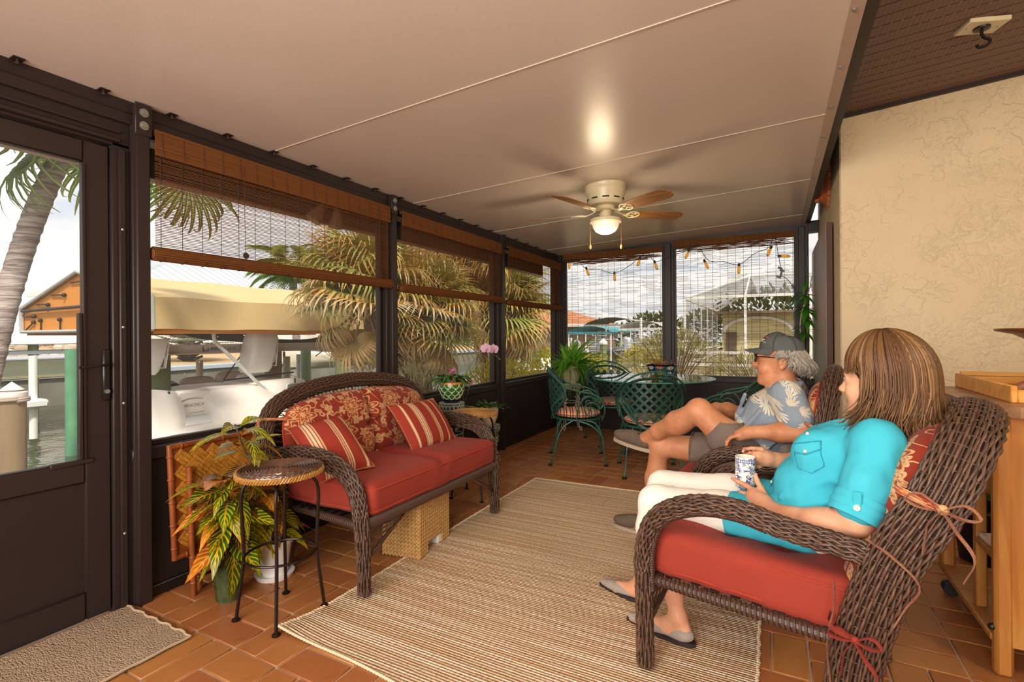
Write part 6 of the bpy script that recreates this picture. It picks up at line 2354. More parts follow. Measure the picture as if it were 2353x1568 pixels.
def motor_cover(label, y0, y1, z0, z1, x):
    t = thing('lift_motor_cover', label, 'motor cover', (x, (y0+y1)/2, z0), 0, 'white lift motor covers')
    m = MB()
    w_, h_ = (y1-y0), z1-z0
    # tapering moulded shell leaning forward
    V = []
    for (f, dx, sw, sl) in ((0, .26, .80, -.06), (.10, .32, .92, -.05), (.5, .36, .98, -.0), (.92, .30, 1., .05), (1., .26, .96, .06)):
        for q in range(20):
            a = 2*PI*q/20
            cx_ = abs(math.cos(a))**.45*math.copysign(1, math.cos(a))
            sy_ = abs(math.sin(a))**.45*math.copysign(1, math.sin(a))
            V.append((cx_*dx/2, sy_*w_/2*sw+sl, f*h_))
    F = [(i*20+k, i*20+(k+1) % 20, (i+1)*20+(k+1) % 20, (i+1)*20+k) for i in range(4) for k in range(20)]
    F += [tuple(range(20))[::-1], tuple(range(80, 100))]
    m.add(V, F)
    m.build('shell', M_white, t)
    m = MB()
    m.tube([(.10, w_/2+.01, .08), (.10, w_/2+.03, h_*.5), (.08, w_/2+.06, h_-.06), (-.1, w_/2+.06, h_-.06), (-.12, w_/2+.02, h_*.5), (-.1, w_/2-.01, .08)], .010, 6, closed=True)
    m.tube([(.09*math.cos(a), w_/2+.012, h_*.45+.13*math.sin(a)) for a in np.linspace(-1.6, 1.6, 14)], .008, 6)
    m.build('moulded_rib', M_white, t)
    return t
motor_cover('white moulded motor cover on the boat lift, right of the lettering', 4.56, 4.98, .74, 1.30, -6.72)
motor_cover('white moulded motor cover at the left edge of the big window', 3.14, 3.46, .80, 1.24, -6.75)
M_pile = plain('weathered_piling', '8b7458', .9, 0, .4, 9, .5, 30, stretch=(1, 1, .15))
M_pileg = plain('green_stained_piling', '6f7d58', .9, 0, .35, 9, .4, 30, stretch=(1, 1, .2))
M_pvc = plain('tan_pvc_pole', 'c9b193', .5, 0, .08)
def post(name, label, x, y, r, z1, mat, cat='piling', z0=-2, group=None):
    t = MB().cyl((x, y, z0), (x, y, z1), r, r*.96, 14).build(name, mat, loc=(x, y, z0), label=label, cat=cat, group=group)
    return t
t = thing('mooring_piling', 'mooring piling with white cone cap and rope turns, outside the screen door', 'piling', (-6.5, 2.02, -2))
MB().cyl((0, 0, 0), (0, 0, 2.76), .108, .104, 20).build('pole', M_pile, t)
MB().lathe([(.112, 2.69), (.116, 2.70), (.116, 2.735), (.0, 2.84)], seg=24).build('cone_cap', M_white, t)
m = MB()
m.tube([(.118*math.cos(a), .118*math.sin(a), 2.655+.035*a/(2*PI)*.5) for a in np.linspace(0, 4*PI, 60)], .016, 8)
m.build('rope', plain('braided_rope', 'b9a79a', .9, 0, .4, 90), t)
post('lift_piling', 'dark greenish lift piling beside the left motor cover', -7.1, 3.62, .14, 1.05, M_pileg)
post('lift_piling', 'brown lift piling behind the right motor cover', -7.15, 5.34, .13, 1.08, M_pile)
post('guide_pole', 'tan plastic guide pole rising behind the boat seats', -8.6, 5.02, .055, .86, M_pvc, 'pole', -1.5)
post('guide_pole', 'tan plastic guide pole just right of the brown lift piling', -8.6, 6.72, .07, .86, M_pvc, 'pole', -1.5)
post('guide_pole', 'slim pale guide pole between the green pilings', -8.9, 7.25, .05, .88, M_white, 'pole', -1.5)
post('lift_piling', 'slim green piling behind the pale guide pole', -10.0, 8.35, .12, .98, M_pileg)
post('lift_piling', 'blue-bottomed piling in front of the second boat', -10.2, 9.6, .12, 1.6, M_pileg)
t = thing('lift_strut', 'bent grey diagonal pipe strut crossing in front of the lift beam', 'strut', (-6.35, 4.2, .5))
MB().tube(smoothpath([(-6.3, 3.86, 1.36), (-6.3, 3.865, 1.22), (-6.3, 3.93, 1.14), (-6.3, 4.2, .88), (-6.3, 4.65, .43)], 24), .024, 8).build('pipe', M_pipe2, t, world=True)
MB().tube([(-7.3, 6.7, 1.02), (-7.3, 7.9, .28)], .024, 8).build('pipe', M_pipe2, t, world=True)
MB().tube([(-7.2, 4.95, 1.14), (-7.2, 4.55, .62)], .010, 6).build('strap', M_black, t, world=True)
t = thing('lift_bracket', 'grey bolted steel plate low beside the loveseat top', 'bracket', (-6.0, 4.85, .45))
MB().box((0, 0, 0), (.02, .34, .30), b=.02).ball((.02, -.08, 0), .03, 8, 6).ball((.02, .08, .02), .03, 8, 6).build('plate', M_steel, t)

# the deck boat
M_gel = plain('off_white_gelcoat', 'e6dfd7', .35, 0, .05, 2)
M_vin = plain('beige_vinyl_seat', 'c6b6a6', .6, 0, .06)
t = thing('deck_boat', 'off-white deck boat on the lift, stern with swim platform towards the window', 'boat', (-7.0, 4.0, 0))
m = MB()
m.bx(-6.25, -5.42, 2.62, 5.3, .14, .205, b=.03)
m.build('swim_platform', M_gel, t, world=True)
m = MB()
m.bx(-6.2, -5.45, 2.66, 5.25, -.35, .14, b=.05)
m.bx(-7.2, -6.1, 3.08, 5.4, -.5, .30, b=.08).bx(-8.8, -7.0, 3.85, 5.6, -.5, .28, b=.08)
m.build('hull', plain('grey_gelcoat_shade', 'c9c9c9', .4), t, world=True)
m = MB()
m.ball((-5.62, 3.10, .208), (.10, .14, .004), 14, 6)
m.build('deck_hatch', plain('grey_hatch', '9a9590', .5), t, world=True)
def pod(y0, y1, xb, xt, zt, back):
    m = MB()
    poly = [(xb, .19), (xb-.05, .36), (xt+.06, zt-.08), (xt, zt-.02), (xt-.08, zt), (back, zt), (back, .19)]
    n = 9
    V = []
    for j in range(n):
        f = j/(n-1)
        e = min(1, 4*min(f, 1-f)+.0)
        y = y0+(y1-y0)*f
        for (x, z) in poly:
            V.append((x-(1-e)*.10 if x > back+.1 else x, y, .19+(z-.19)*(.95+.05*e)))
    k = len(poly)
    F = [(j*k+i, j*k+(i+1) % k, (j+1)*k+(i+1) % k, (j+1)*k+i) for j in range(n-1) for i in range(k)]
    F += [tuple(range(k))[::-1], tuple((n-1)*k+i for i in range(k))]
    m.add(V, [f[::-1] for f in F])
    return m
pod(2.90, 3.43, -6.02, -6.22, .63, -6.75).build('stern_pod', M_gel, t, world=True)
pod(3.72, 4.62, -5.80, -6.25, .60, -7.2).build('engine_cover', M_gel, t, world=True)
pod(4.55, 5.4, -6.25, -6.4, .62, -7.2).build('stern_pod', M_gel, t, world=True)
gp = MB().box((-6.36, 3.62, .40), (.12, .42, .42), b=.03).build('transom_gate', M_gel, t, world=True)
Ml = Matrix(((0, 0, 1, 0), (1, 0, 0, 0), (0, 1, 0, 0), (0, 0, 0, 1)))
Ml.translation = Vector((-6.36+.062+7.0-.0, 3.60-4.0, .435))
M_logo = plain('grey_logo_ink', '8c8880', .6)
Ml.translation = Vector((-6.297+7.0, 3.625-4.0, .425))
textobj('boat_name', 'BEACHCAT', .055, Ml, M_logo, gp, .0008, .95, .15)
m = MB()
m.tube([(-6.298, 3.60+.19*math.cos(a), .425+.085*math.sin(a)) for a in np.linspace(.6, 4.1, 24)], [.0005+.006*math.sin(PI*i/23) for i in range(24)], 5)
m.tube([(-6.298, 3.62+.17*math.cos(a), .40+.07*math.sin(a)) for a in np.linspace(4.3, 5.6, 14)], .002, 5)
m.build('swoosh', M_logo, gp, world=True)
for y0, y1, z1 in ((4.05, 4.45, .60), (4.47, 5.02, .63), (5.04, 5.55, .68)):
    m = MB()
    pillow_outline(m, [(y0, .30), ((y0+y1)/2, .29), (y1, .30), (y1, z1-.10), (y1-.06, z1-.02), ((y0+y1)/2, z1), (y0+.06, z1-.02), (y0, z1-.10)], .07, Matrix.Translation((-8.2, 0, 0)) @ Matrix(((0, 0, 1, 0), (1, 0, 0, 0), (0, 1, 0, 0), (0, 0, 0, 1))), 5, .5)
    m.build('seat_back', M_vin, t, world=True)
MB().box((-7.9, 3.98, .50), (.25, .62, .16), b=.05).build('navy_cushion', plain('navy_vinyl', '1e2440', .5), t, world=True)
m = MB().bx(-7.6, -7.2, 4.95, 5.4, .3, .66, b=.06)
m.build('helm_seat', M_gel, t, world=True)
MB().tube([(-6.9, 4.35, .64), (-6.75, 5.4, .69)], .012, 6).build('rub_rail', plain('navy_trim', '2a2f45', .5), t, world=True)
for y, z in ((3.28, .585), (5.0, .60)):
    MB().box((-6.22, y, z), (.03, .02, .09), b=.006).build('cleat', M_black, t, world=True)
MB().box((-6.27, 4.92, .27), (.012, .11, .10)).build('registration_sticker', plain('blue_sticker', '4a4fa0', .5, 0, .3, 40), t, world=True)

# second boat on the next lift
t = thing('lift_boat', 'cream-striped white boat on the next lift with a pale bow', 'boat', (-12, 11, .4))
def hullf(u, v):
    y = 9.3+4.2*u
    wid = .95*(1-(max(0, .30-u)/.30)**2*.95)
    prof = [(0, .30), (.75, .38), (1, .55), (1.04, .74), (.98, .80), (0, .82)]
    f = v*(len(prof)-1)
    i = min(int(f), len(prof)-2)
    g = f-i
    r_ = prof[i][0]*(1-g)+prof[i+1][0]*g
    z = prof[i][1]*(1-g)+prof[i+1][1]*g
    return (-12+r_*wid, y, z+.10*max(0, .35-u))
m = MB().grid(hullf, 20, 16)
m.grid(lambda u, v: (-24-hullf(u, v)[0], hullf(u, v)[1], hullf(u, v)[2]), 20, 16, flip=True)
m.build('hull', plain('cream_hull', 'd9cdb5', .4, 0, .05), t, world=True)
MB().bx(-11.0, -10.96, 10.6, 13.4, .62, .76, b=.01).build('blue_band', plain('pale_blue_band', 'b5c6d2', .4), t, world=True)
MB().grid(lambda u, v: (-11.1-1.8*u, 10.2+3.2*v, .84+.16*math.sin(PI*u)*math.sin(PI*v)**.3), 8, 12).build('navy_cover', plain('navy_canvas_dark', '2a2a40', .8), t, world=True)
t = thing('moored_boat', 'long pale boat hull on a lift beyond the screen door', 'boat', (-14, 3.2, .5))
m = MB().grid(lambda u, v: (-14+(.30*v), .2+5.6*u, .46+.36*v-.05*u), 8, 4)
m.bx(-15.6, -13.9, .2, 5.8, .40, .47, b=.02).bx(-15.6, -13.68, .2, 5.8, .78, .83, b=.02)
m.build('hull', plain('pale_green_hull', 'd3dcc9', .4), t, world=True)
MB().bx(-15.6, -13.66, .2, 5.8, .80, .85, b=.015).build('gunwale', plain('grey_gunwale', 'a7aab0', .4), t, world=True)
MB().bx(-13.8, -13.72, .2, 5.8, .43, .47).build('spray_rail', plain('tan_rail', '9a8a6a', .5), t, world=True)
t = thing('covered_boat', 'white shrouded boat and dock rail across the water beyond the screen door', 'boat cover', (-17, 5, 1))
m = MB().grid(lambda u, v: (-16.2-1.5*u, 1.0+6.8*v, 1.16+.42*math.sin(PI*u)**.5-.02*math.sin(v*14)), 8, 30)
m.bx(-17.7, -16.18, 1.0, 7.8, 1.10, 1.2, b=.02)
m.build('shroud', plain('white_shroud', 'efefef', .7, 0, .04), t, world=True)
MB().bx(-17.5, -16.3, .6, 8.0, .86, .95).build('dock_rail', plain('grey_rail', '8e979c', .4, .3), t, world=True)
for y in (1.5, 3.6, 5.5, 7.2):
    MB().cyl((-16.4, y, -2), (-16.4, y, 1.1), .10, seg=10).build('pile', M_pileg, t, world=True)
# dock under-shadow and rocky bank
t = thing('rock_revetment', 'bank of pale riprap rocks across the canal beyond the door', 'rocks')
tag(t, kind='stuff')
D.objects.remove(t)
m = MB()
for k in range(420):
    y = r8.uniform(-4, 10.0)
    f = r8.random()
    m.ball((-20.8-2.2*f, y, -.3+1.5*f), (r8.uniform(.12, .25), r8.uniform(.14, .3), r8.uniform(.10, .18)), 7, 5, a=r8.random())
mr = newmat('pale_riprap')
cc = mr.mix(mr.attr('var'), lin('a3907c'), lin('e6d6c2'))
M_rock = mr.done(mr.bsdf(cc, .9, 0, mr.bump(mr.noise(mr.obj(), 14, 3), .5, .03), .2))
m.build('rock_revetment', M_rock, loc=(-21, 3, 0), label='bank of pale riprap rocks across the canal beyond the door', cat='rocks', kind='stuff')
t = thing('dock_post', 'white dock post with small step in front of the pale hull', 'post', (-11.5, 3.85, -1))
MB().cyl((-11.5, 3.85, -.5), (-11.5, 3.85, .95), .06, seg=12).build('pole', M_white, t, world=True)
MB().box((-11.5, 3.75, .12), (.4, .5, .14), b=.03).build('step', M_white, t, world=True)
post('lift_piling', 'green piling just left of the door stile', -11.2, 4.28, .10, 1.05, plain('bright_green_piling', '5f9a76', .8, 0, .3, 5))

# far houses
M_roofg = plain('grey_metal_roof', 'c3c6cb', .5, .1, .06, 2)
def hiproof(m, x0, x1, y0, y1, z0, z1, ins):
    V = [(x0, y0, z0), (x1, y0, z0), (x1, y1, z0), (x0, y1, z0), ((x0+x1)/2, y0+ins, z1), ((x0+x1)/2, y1-ins, z1)]
    m.add(V, [(0, 1, 4), (1, 2, 5, 4), (2, 3, 5), (3, 0, 4, 5), (3, 2, 1, 0)])
    return V
def house(name, label, x0, x1, y0, y1, zb, z0, z1, ins, wall, roof, rib=True, ov=.6):
    t = thing(name, label, 'house', ((x0+x1)/2, (y0+y1)/2, zb))
    m = MB()
    V = hiproof(m, x0, x1, y0, y1, z0, z1, ins)
    rf = m.build('roof', roof, t, world=True, smooth=False)
    MB().bx(x0+ov, x1-ov, y0+ov, y1-ov, zb, z0).build('wall', wall, t, world=True)
    MB().bx(x1-.06, x1+.05, y0, y1, z0-.10, z0+.12).bx(x0, x1, y0-.05, y0+.05, z0-.10, z0+.12).build('gutter', M_white, t, world=True)
    if rib:
        k = int((y1-y0)/.55)
        m = MB()
        xm = (x0+x1)/2
        for i in range(1, k):
            y = y0+(y1-y0)*i/k
            f = min(1, (y-y0)/ins, (y1-y)/ins)
            m.bar((x1, y, z0+.02), (x1+(xm-x1)*f, y, z0+(z1-z0)*f+.03), .035, .05)
        for i in range(1, int((x1-x0)/.6)):
            x = x0+.6*i
            f = min(1, (x1-x)/((x1-x0)/2), (x-x0)/((x1-x0)/2))
            m.bar((x, y0, z0+.02), (x, y0+ins*f, z0+(z1-z0)*f+.03), .035, .05)
        m.build('standing_seams', roof, rf, world=True)
    n = int((y1-y0)/2.6)
    for i in range(n):
        y = y0+1.6+i*2.6
        w_ = MB().bx(x1-ov-.01, x1-ov+.05, y, y+1.3, zb+.9, zb+2.1).build('window', M_white, t, world=True)
        MB().bx(x1-ov+.045, x1-ov+.06, y+.08, y+1.22, zb+.98, zb+2.02).build('pane', plain('dark_window', '4a545c', .2), w_, world=True)
    return t
M_whw = plain('white_house_wall', 'dfdedb', .8, 0, .05)
house('house', 'white house with wide grey standing-seam hip roof behind the tan canopy', -38, -28, 12.5, 26.5, 1.0, 3.75, 5.9, 5.0, M_whw, M_roofg)
house('house', 'grey-roofed house at the far left beyond the leaning palm', -42, -32, -6, 6.5, 1.0, 3.6, 5.7, 4.2, plain('grey_house_wall', '8d8f92', .8), M_roofg, True)
t = thing('picket_fence', 'white picket fence on the bank behind the silver palm', 'fence', (-26.5, 17, .4))
MB().bx(-26.52, -26.48, 11, 24, .75, .80).bx(-26.52, -26.48, 11, 24, 1.45, 1.5).build('rail', M_white, t, world=True)
for k in range(86):
    y = 11+k*.152
    o_ = MB().box((0, 0, .55), (.03, .10, 1.1)) if k == 0 else None
    if k == 0:
        me_p = o_.mesh('picket', M_white)
    meshobj('picket', me_p, t, Matrix.Translation((0, y-17, .05)))
t = thing('silver_palm', 'silver-blue fan palm with dark boots on the mulched bank', 'palm', (-22.5, 12.7, .2))
m = MB()
for k in range(26):
    a = k*2.4
    m.tube([(.15*math.cos(a), .15*math.sin(a), .03*k), (.5*math.cos(a), .5*math.sin(a), .15+.03*k)], [.07, .05], 6)
m.tube([(0, 0, 0), (0, 0, .9)], .22, 10)
m.build('trunk', plain('dark_palm_boots', '554b45', .9, 0, .4), t)
fs = [fanleaf(24, 1.0, 2.1, .5, .035, .8, M_psil, .5, s) for s in (31, 32)]
for k in range(22):
    a = k*2.39996
    el = -.35+1.5*k/22
    d = (math.cos(a)*math.cos(el), math.sin(a)*math.cos(el), math.sin(el))
    meshobj('frond', fs[k % 2], t, lookM((0, 0, .85), d, (0, 0, 1), r8.uniform(.8, 1.05)))

# feathery queen palms and trees behind
def pinnate(L, n, mt, seed=0):
    m = MB()
    x = z = 0.
    a = .5
    for i in range(n):
        f = i/(n-1)
        w_ = .36*L*(math.sin(PI*(.08+.86*f))**.7)
        for s_ in (-1, 1):
            m.add([(x, 0, z), (x+.03*L, s_*w_*.5, z+.0), (x+.10*L, s_*w_, z-.16*L*f-.10*L), (x+.0, s_*w_*.45, z-.02*L)], [(0, 1, 2, 3)], uv=[(.2, 0), (.2, .5), (.2, 1), (.2, .5)])
        x += L/n*math.cos(a)
        z += L/n*math.sin(a)
        a -= 1.9/n
    return m.mesh('frond', mt, ang=None)
pq = [pinnate(1., 26, M_pgn, s) for s in (1, 2)]
for lb, c, zt, L in (('feathery queen palm seen through the largest blind', (-14.5, 11.6), 3.2, 1.7), ('distant queen palm to the right of the nearer one, behind the roof', (-24, 22), 5.2, 2.4)):
    t = thing('queen_palm', lb, 'palm', (*c, -.5))
    MB().tube(smoothpath([(0, 0, 0), (.1, .05, zt*.5), (0, 0, zt+.5)], 10), .13, 10).build('trunk', M_ring, t)
    for k in range(22):
        a = k*2.39996
        el = -.3+1.6*k/22
        d = (math.cos(a)*math.cos(el), math.sin(a)*math.cos(el), math.sin(el))
        meshobj('frond', pq[k % 2], t, lookM((0, 0, zt+.5), d, (0, 0, 1), L*r8.uniform(.8, 1.1)))
def shrub(name, label, c, size, n, mt, lw, twig=None, rg=r8, cat='shrub', up=.2):
    t = thing(name, label, cat, c)
    m = MB()
    for k in range(n):
        d = nrm((rg.gauss(0, 1), rg.gauss(0, 1), rg.gauss(.25, .8)))
        r_ = rg.uniform(.55, 1)**.6
        p = np.array([d[0]*size[0]*r_, d[1]*size[1]*r_, size[2]*(.5+.5*d[2]*r_)])
        p += .12*np.array(size)*noise.noise(Vector(p*2.5))
        L = lw[0]*rg.uniform(.7, 1.3)
        e = nrm(d+np.array([rg.uniform(-.6, .6), rg.uniform(-.6, .6), up+rg.uniform(-.3, .5)]))
        s_ = nrm(np.cross(e, (rg.random()-.5, rg.random()-.5, 1.)))*lw[1]/2
        m.add([p, p+e*L*.5+s_, p+e*L, p+e*L*.5-s_], [(0, 1, 2, 3)], uv=[(.2, 0), (.2, .5), (.2, 1), (.2, .5)])
    m.build('foliage', mt, t, kind='stuff')
    m = MB()
    for k in range(14 if twig is None else twig):
        a = rg.uniform(0, 6.28)
        q = np.array([math.cos(a)*size[0]*rg.uniform(.3, .95), math.sin(a)*size[1]*rg.uniform(.3, .95), size[2]*rg.uniform(.5, 1.0)])
        m.tube(smoothpath([(0, 0, 0), q*np.array([.4, .4, .5])+np.array([0, 0, .05]), q], 5), [.012, .01, .008, .006, .004], 4)
    m.build('branches', M_stem, t)
    return t
M_dry = palmmat('dry_pale_shrub', [(0, '8f8a5c'), (.5, 'b5ad85'), (1, 'd3cba8')], .3)
M_yel = palmmat('yellow_green_shrub', [(0, '8f8f1e'), (.5, 'bdb02c'), (1, 'd9c84a')], .4)
M_olv = palmmat('olive_shrub', [(0, '6b6a2e'), (.5, '8f8a44'), (1, 'a89a5a')], .35)
M_dgrn = palmmat('dark_tree', [(0, '3f4a26'), (.6, '5a6432'), (1, '7a7a48')], .2)
shrub('dry_shrub', 'pale twiggy shrub behind the green scalloped pot, under the fan palm', (-3.9, 4.9, -.1), (.55, .9, .95), 2600, M_dry, (.09, .012), 60)
shrub('dry_shrub', 'greener twiggy shrub low behind the back of the loveseat', (-3.7, 4.0, -.1), (.45, .6, .72), 1400, M_dry, (.08, .014), 30)
shrub('golden_shrub', 'bright yellow-green shrub behind the orchid blooms', (-3.8, 6.9, -.1), (.6, .9, .95), 2200, M_yel, (.07, .03), 14)
shrub('golden_shrub', 'bright yellow-green shrub behind the fern at the corner', (-3.6, 8.9, -.1), (.9, 1.3, 1.1), 2600, M_yel, (.08, .035), 14)
shrub('olive_shrub', 'tall feathery olive shrub behind the right-hand far blind', (-1.62, 9.4, -.1), (.75, .7, 1.45), 3400, M_olv, (.13, .012), 50)
shrub('olive_shrub', 'lower feathery olive shrub directly behind the man in the cap', (-.25, 9.5, -.1), (.95, .7, 1.02), 3000, M_olv, (.12, .012), 60)
shrub('golden_shrub', 'yellow-green shrub just left of the far wall post', (-2.72, 11.5, -.1), (.55, .6, 1.05), 1300, M_yel, (.09, .03), 14)
for k, (x, y, s_, h_, lb) in enumerate(((-10, 48, 3, 3.2, 'dark tree on the far shore behind the white boat awning'), (-5.0, 47, 2.6, 3.4, 'dark tree on the far shore beside the far wall post'), (-16, 50, 3, 2.6, 'dark tree on the far shore behind the terracotta-roofed house'))):
    shrub('tree', lb, (x, y, -.1), (s_, s_*.7, h_), 900, M_dgrn, (.5, .25), 8, cat='tree')

# far shore house, awnings, boats and pilings
t = house('house', 'low tan house with terracotta tile roof on the far shore', -24, -12.5, 38, 46, -.1, 2.0, 4.0, 3.6, plain('tan_house_wall', '9c7f68', .8), plain('terracotta_tile_roof', 'b97a52', .8, 0, .25, 2), False)
for lb, x0, x1, y0, y1, z, h_, col in (('teal boat lift awning across the canal behind the left far blind', -7.9, -5.9, 20, 24, 1.35, .26, '3f8f9a'), ('white boat lift awning across the canal behind the left far blind', -5.9, -4.0, 21, 25, 1.50, .32, 'd9d6d0'), ('grey boat lift awning farther back across the canal', -9.6, -6.4, 27, 31, 1.8, .4, '9a9a98')):
    t = thing('lift_awning', lb, 'awning', ((x0+x1)/2, (y0+y1)/2, -1))
    m = MB().grid(lambda u, v: (x0+(x1-x0)*u, y0+(y1-y0)*v, z+h_*math.sin(PI*u)**.7), 12, 6)
    m.bx(x0, x1, y0, y0+.02, z-.08, z+.02)
    m.build('awning_top', plain('awning_'+col, col, .7, 0, .06), t, world=True)
    for x in (x0+.08, x1-.08):
        for y in (y0+.1, y1-.1):
            MB().cyl((x, y, -1), (x, y, z+.02), .035, seg=8).build('post', M_white, t, world=True)
    MB().tube([(x0+.5, y0+.05, z-.0), (x0+.5, y0+.05, z-.6), (x0+1.3, y0+.05, z-.6), (x0+1.3, y0+.05, z)], .025, 6).build('rail', M_white, t, world=True)
    MB().tube([(x0+.1, y0, -.2), (x0+.35, y0, .9), (x0+.6, y0, -.2)], .02, 6).build('cradle', M_white, t, world=True)
def skiff(label, x, y, z, L, W, rz, kind=0):
    t = thing('white_boat', label, 'boat', (x, y, z), rz)
    def hf(u, v):
        w_ = W/2*(1-max(0, (u-.55)/.45)**2*.95)
        return (L*(u-.5), w_*(1-2*v), .22*u-.35*(1-(1-2*v)**2))
    m = MB().grid(hf, 14, 9)
    m.grid(lambda u, v: (L*(u-.5), hf(u, 0)[1]*(1-2*v), .22*u+.02), 14, 5)
    m.build('hull', M_white, t)
    MB().box((-.1*L, 0, .30), (.18*L, W*.35, .55), b=.05).build('console', M_white, t)
    MB().box((-.52*L, 0, .28), (.28, .30, .62), b=.08).build('outboard_motor', plain('pale_grey_cowl', 'c3c9cf', .4), t)
    return t
skiff('white skiff moored nearest beyond the left far blind', -6.6, 17.0, -.35, 3.0, 1.3, .5)
skiff('white boat lying to the left of the mooring piling across the canal', -8.4, 20.0, -.3, 3.2, 1.4, .3)
skiff('white boat under the white awning across the canal', -5.0, 22.5, .55, 3.4, 1.5, 1.3)
skiff('white boat under the teal awning across the canal', -6.9, 22.0, .45, 3.4, 1.4, 1.2)
t = thing('mooring_piling', 'mooring piling with white cone cap out in the far canal', 'piling', (-5.2, 16.6, -2))
MB().cyl((0, 0, 0), (0, 0, 2.95), .12, .115, 14).build('pole', M_pileg, t)
MB().lathe([(.14, 2.92), (.14, 3.0), (.0, 3.14)], seg=16).build('cone_cap', M_white, t)
for k, (x, y, z) in enumerate(((-7.5, 18, .9), (-6.6, 19, .7), (-4.6, 19.5, 1.9), (-9.2, 24, 1.1))):
    post('dock_post', ['white dock post left of the teal awning', 'short white dock post between the moored boats', 'tall white pole right of the white awning', 'white dock post at the far left of the canal'][k], x, y, .05, z, M_white, 'post', -1.5)
# pool cage next door
t = thing('pool_cage', 'white framed screened pool cage next door behind the right-hand far blind', 'pool cage', (0, 22, -.1))
cx0, cx1, cy0, cy1 = -3.05, 5.0, 20.0, 32.0
ez, rz_ = 2.62, 3.75
for x in (cx0, -.95, 1.1, 3.2, cx1):
    MB().box((x, cy0, (ez-.1)/2), (.09, .05, ez+.1)).build('post', M_white, t, world=True)
    if x > cx0:
        MB().bar((x, cy0, ez), (x, cy0+4.0, rz_), .05, .09).build('rafter', M_white, t, world=True)
for k in range(1, 6):
    y = cy0+k*2.4
    MB().box((cx0, y, (ez-.1)/2), (.05, .11, ez+.1)).build('post', M_white, t, world=True)
    MB().bar((cx0, y, ez), (-.95, min(y, cy0+4+k*1.2), rz_), .05, .11).build('rafter', M_white, t, world=True)
m = MB()
for z in (ez, .55, .1):
    m.box(((cx0+cx1)/2, cy0, z), (cx1-cx0, .06, .10)).box((cx0, (cy0+cy1)/2, z), (.06, cy1-cy0, .10))
m.bar((-.95, cy0+4, rz_), (cx1, cy0+4, rz_), .06, .08).bar((cx0, cy0, ez), (-.95, cy0+4, rz_), .06, .08).bar((-.95, cy0+4, rz_), (-.95, cy1, rz_), .06, .08)
m.build('frame_rail', M_white, t, world=True)
sc_ = newmat('grey_cage_mesh')
M_mesh = sc_.done(sc_.n('MixShader', {0: .42, 1: sc_.n('BsdfTransparent'), 2: sc_.n('BsdfDiffuse', {0: lin('8a8684')})}).outputs[0])
m = MB()
m.add([(cx0, cy0, ez), (cx1, cy0, ez), (cx1, cy0+4, rz_), (-.95, cy0+4, rz_)], [(0, 1, 2, 3)])
m.add([(cx0, cy0, ez), (-.95, cy0+4, rz_), (-.95, cy1, rz_), (cx0, cy1, ez)], [(0, 1, 2, 3)])
m.add([(cx0, cy0, 0), (cx0, cy0, ez), (cx0, cy1, ez), (cx0, cy1, 0)], [(0, 1, 2, 3)])
m.build('screen_mesh', M_mesh, t, world=True)
t = thing('neighbour_house', 'cream house wall with a wide white arch inside the pool cage', 'house', (1, 32, -.1))
MB().bx(cx0+.3, 6, 32, 32.3, -.1, 2.5).build('wall', plain('cream_house_wall', 'cfc394', .8, 0, .06), t, world=True)
MB().tube([(-.9+1.75*math.cos(a)*1.0, 31.93, 1.35+.85*math.sin(a)) for a in np.linspace(0, PI, 20)], .10, 6).build('arch_trim', M_white, t, world=True)
MB().bx(-2.55, -2.0, 31.9, 32, -.1, 1.35).build('door', plain('dark_door', '5a4a40', .6), t, world=True)
MB().bx(cx0, 6.5, 31.2, 34, 2.4, 2.55).build('roof', plain('brown_roof_edge', '7a6654', .8), t, world=True)
shrub('tree', 'dark trees rising behind the pool cage house', (.5, 37, -.1), (5, 2, 4.2), 1500, M_dgrn, (.5, .25), 8, cat='tree')
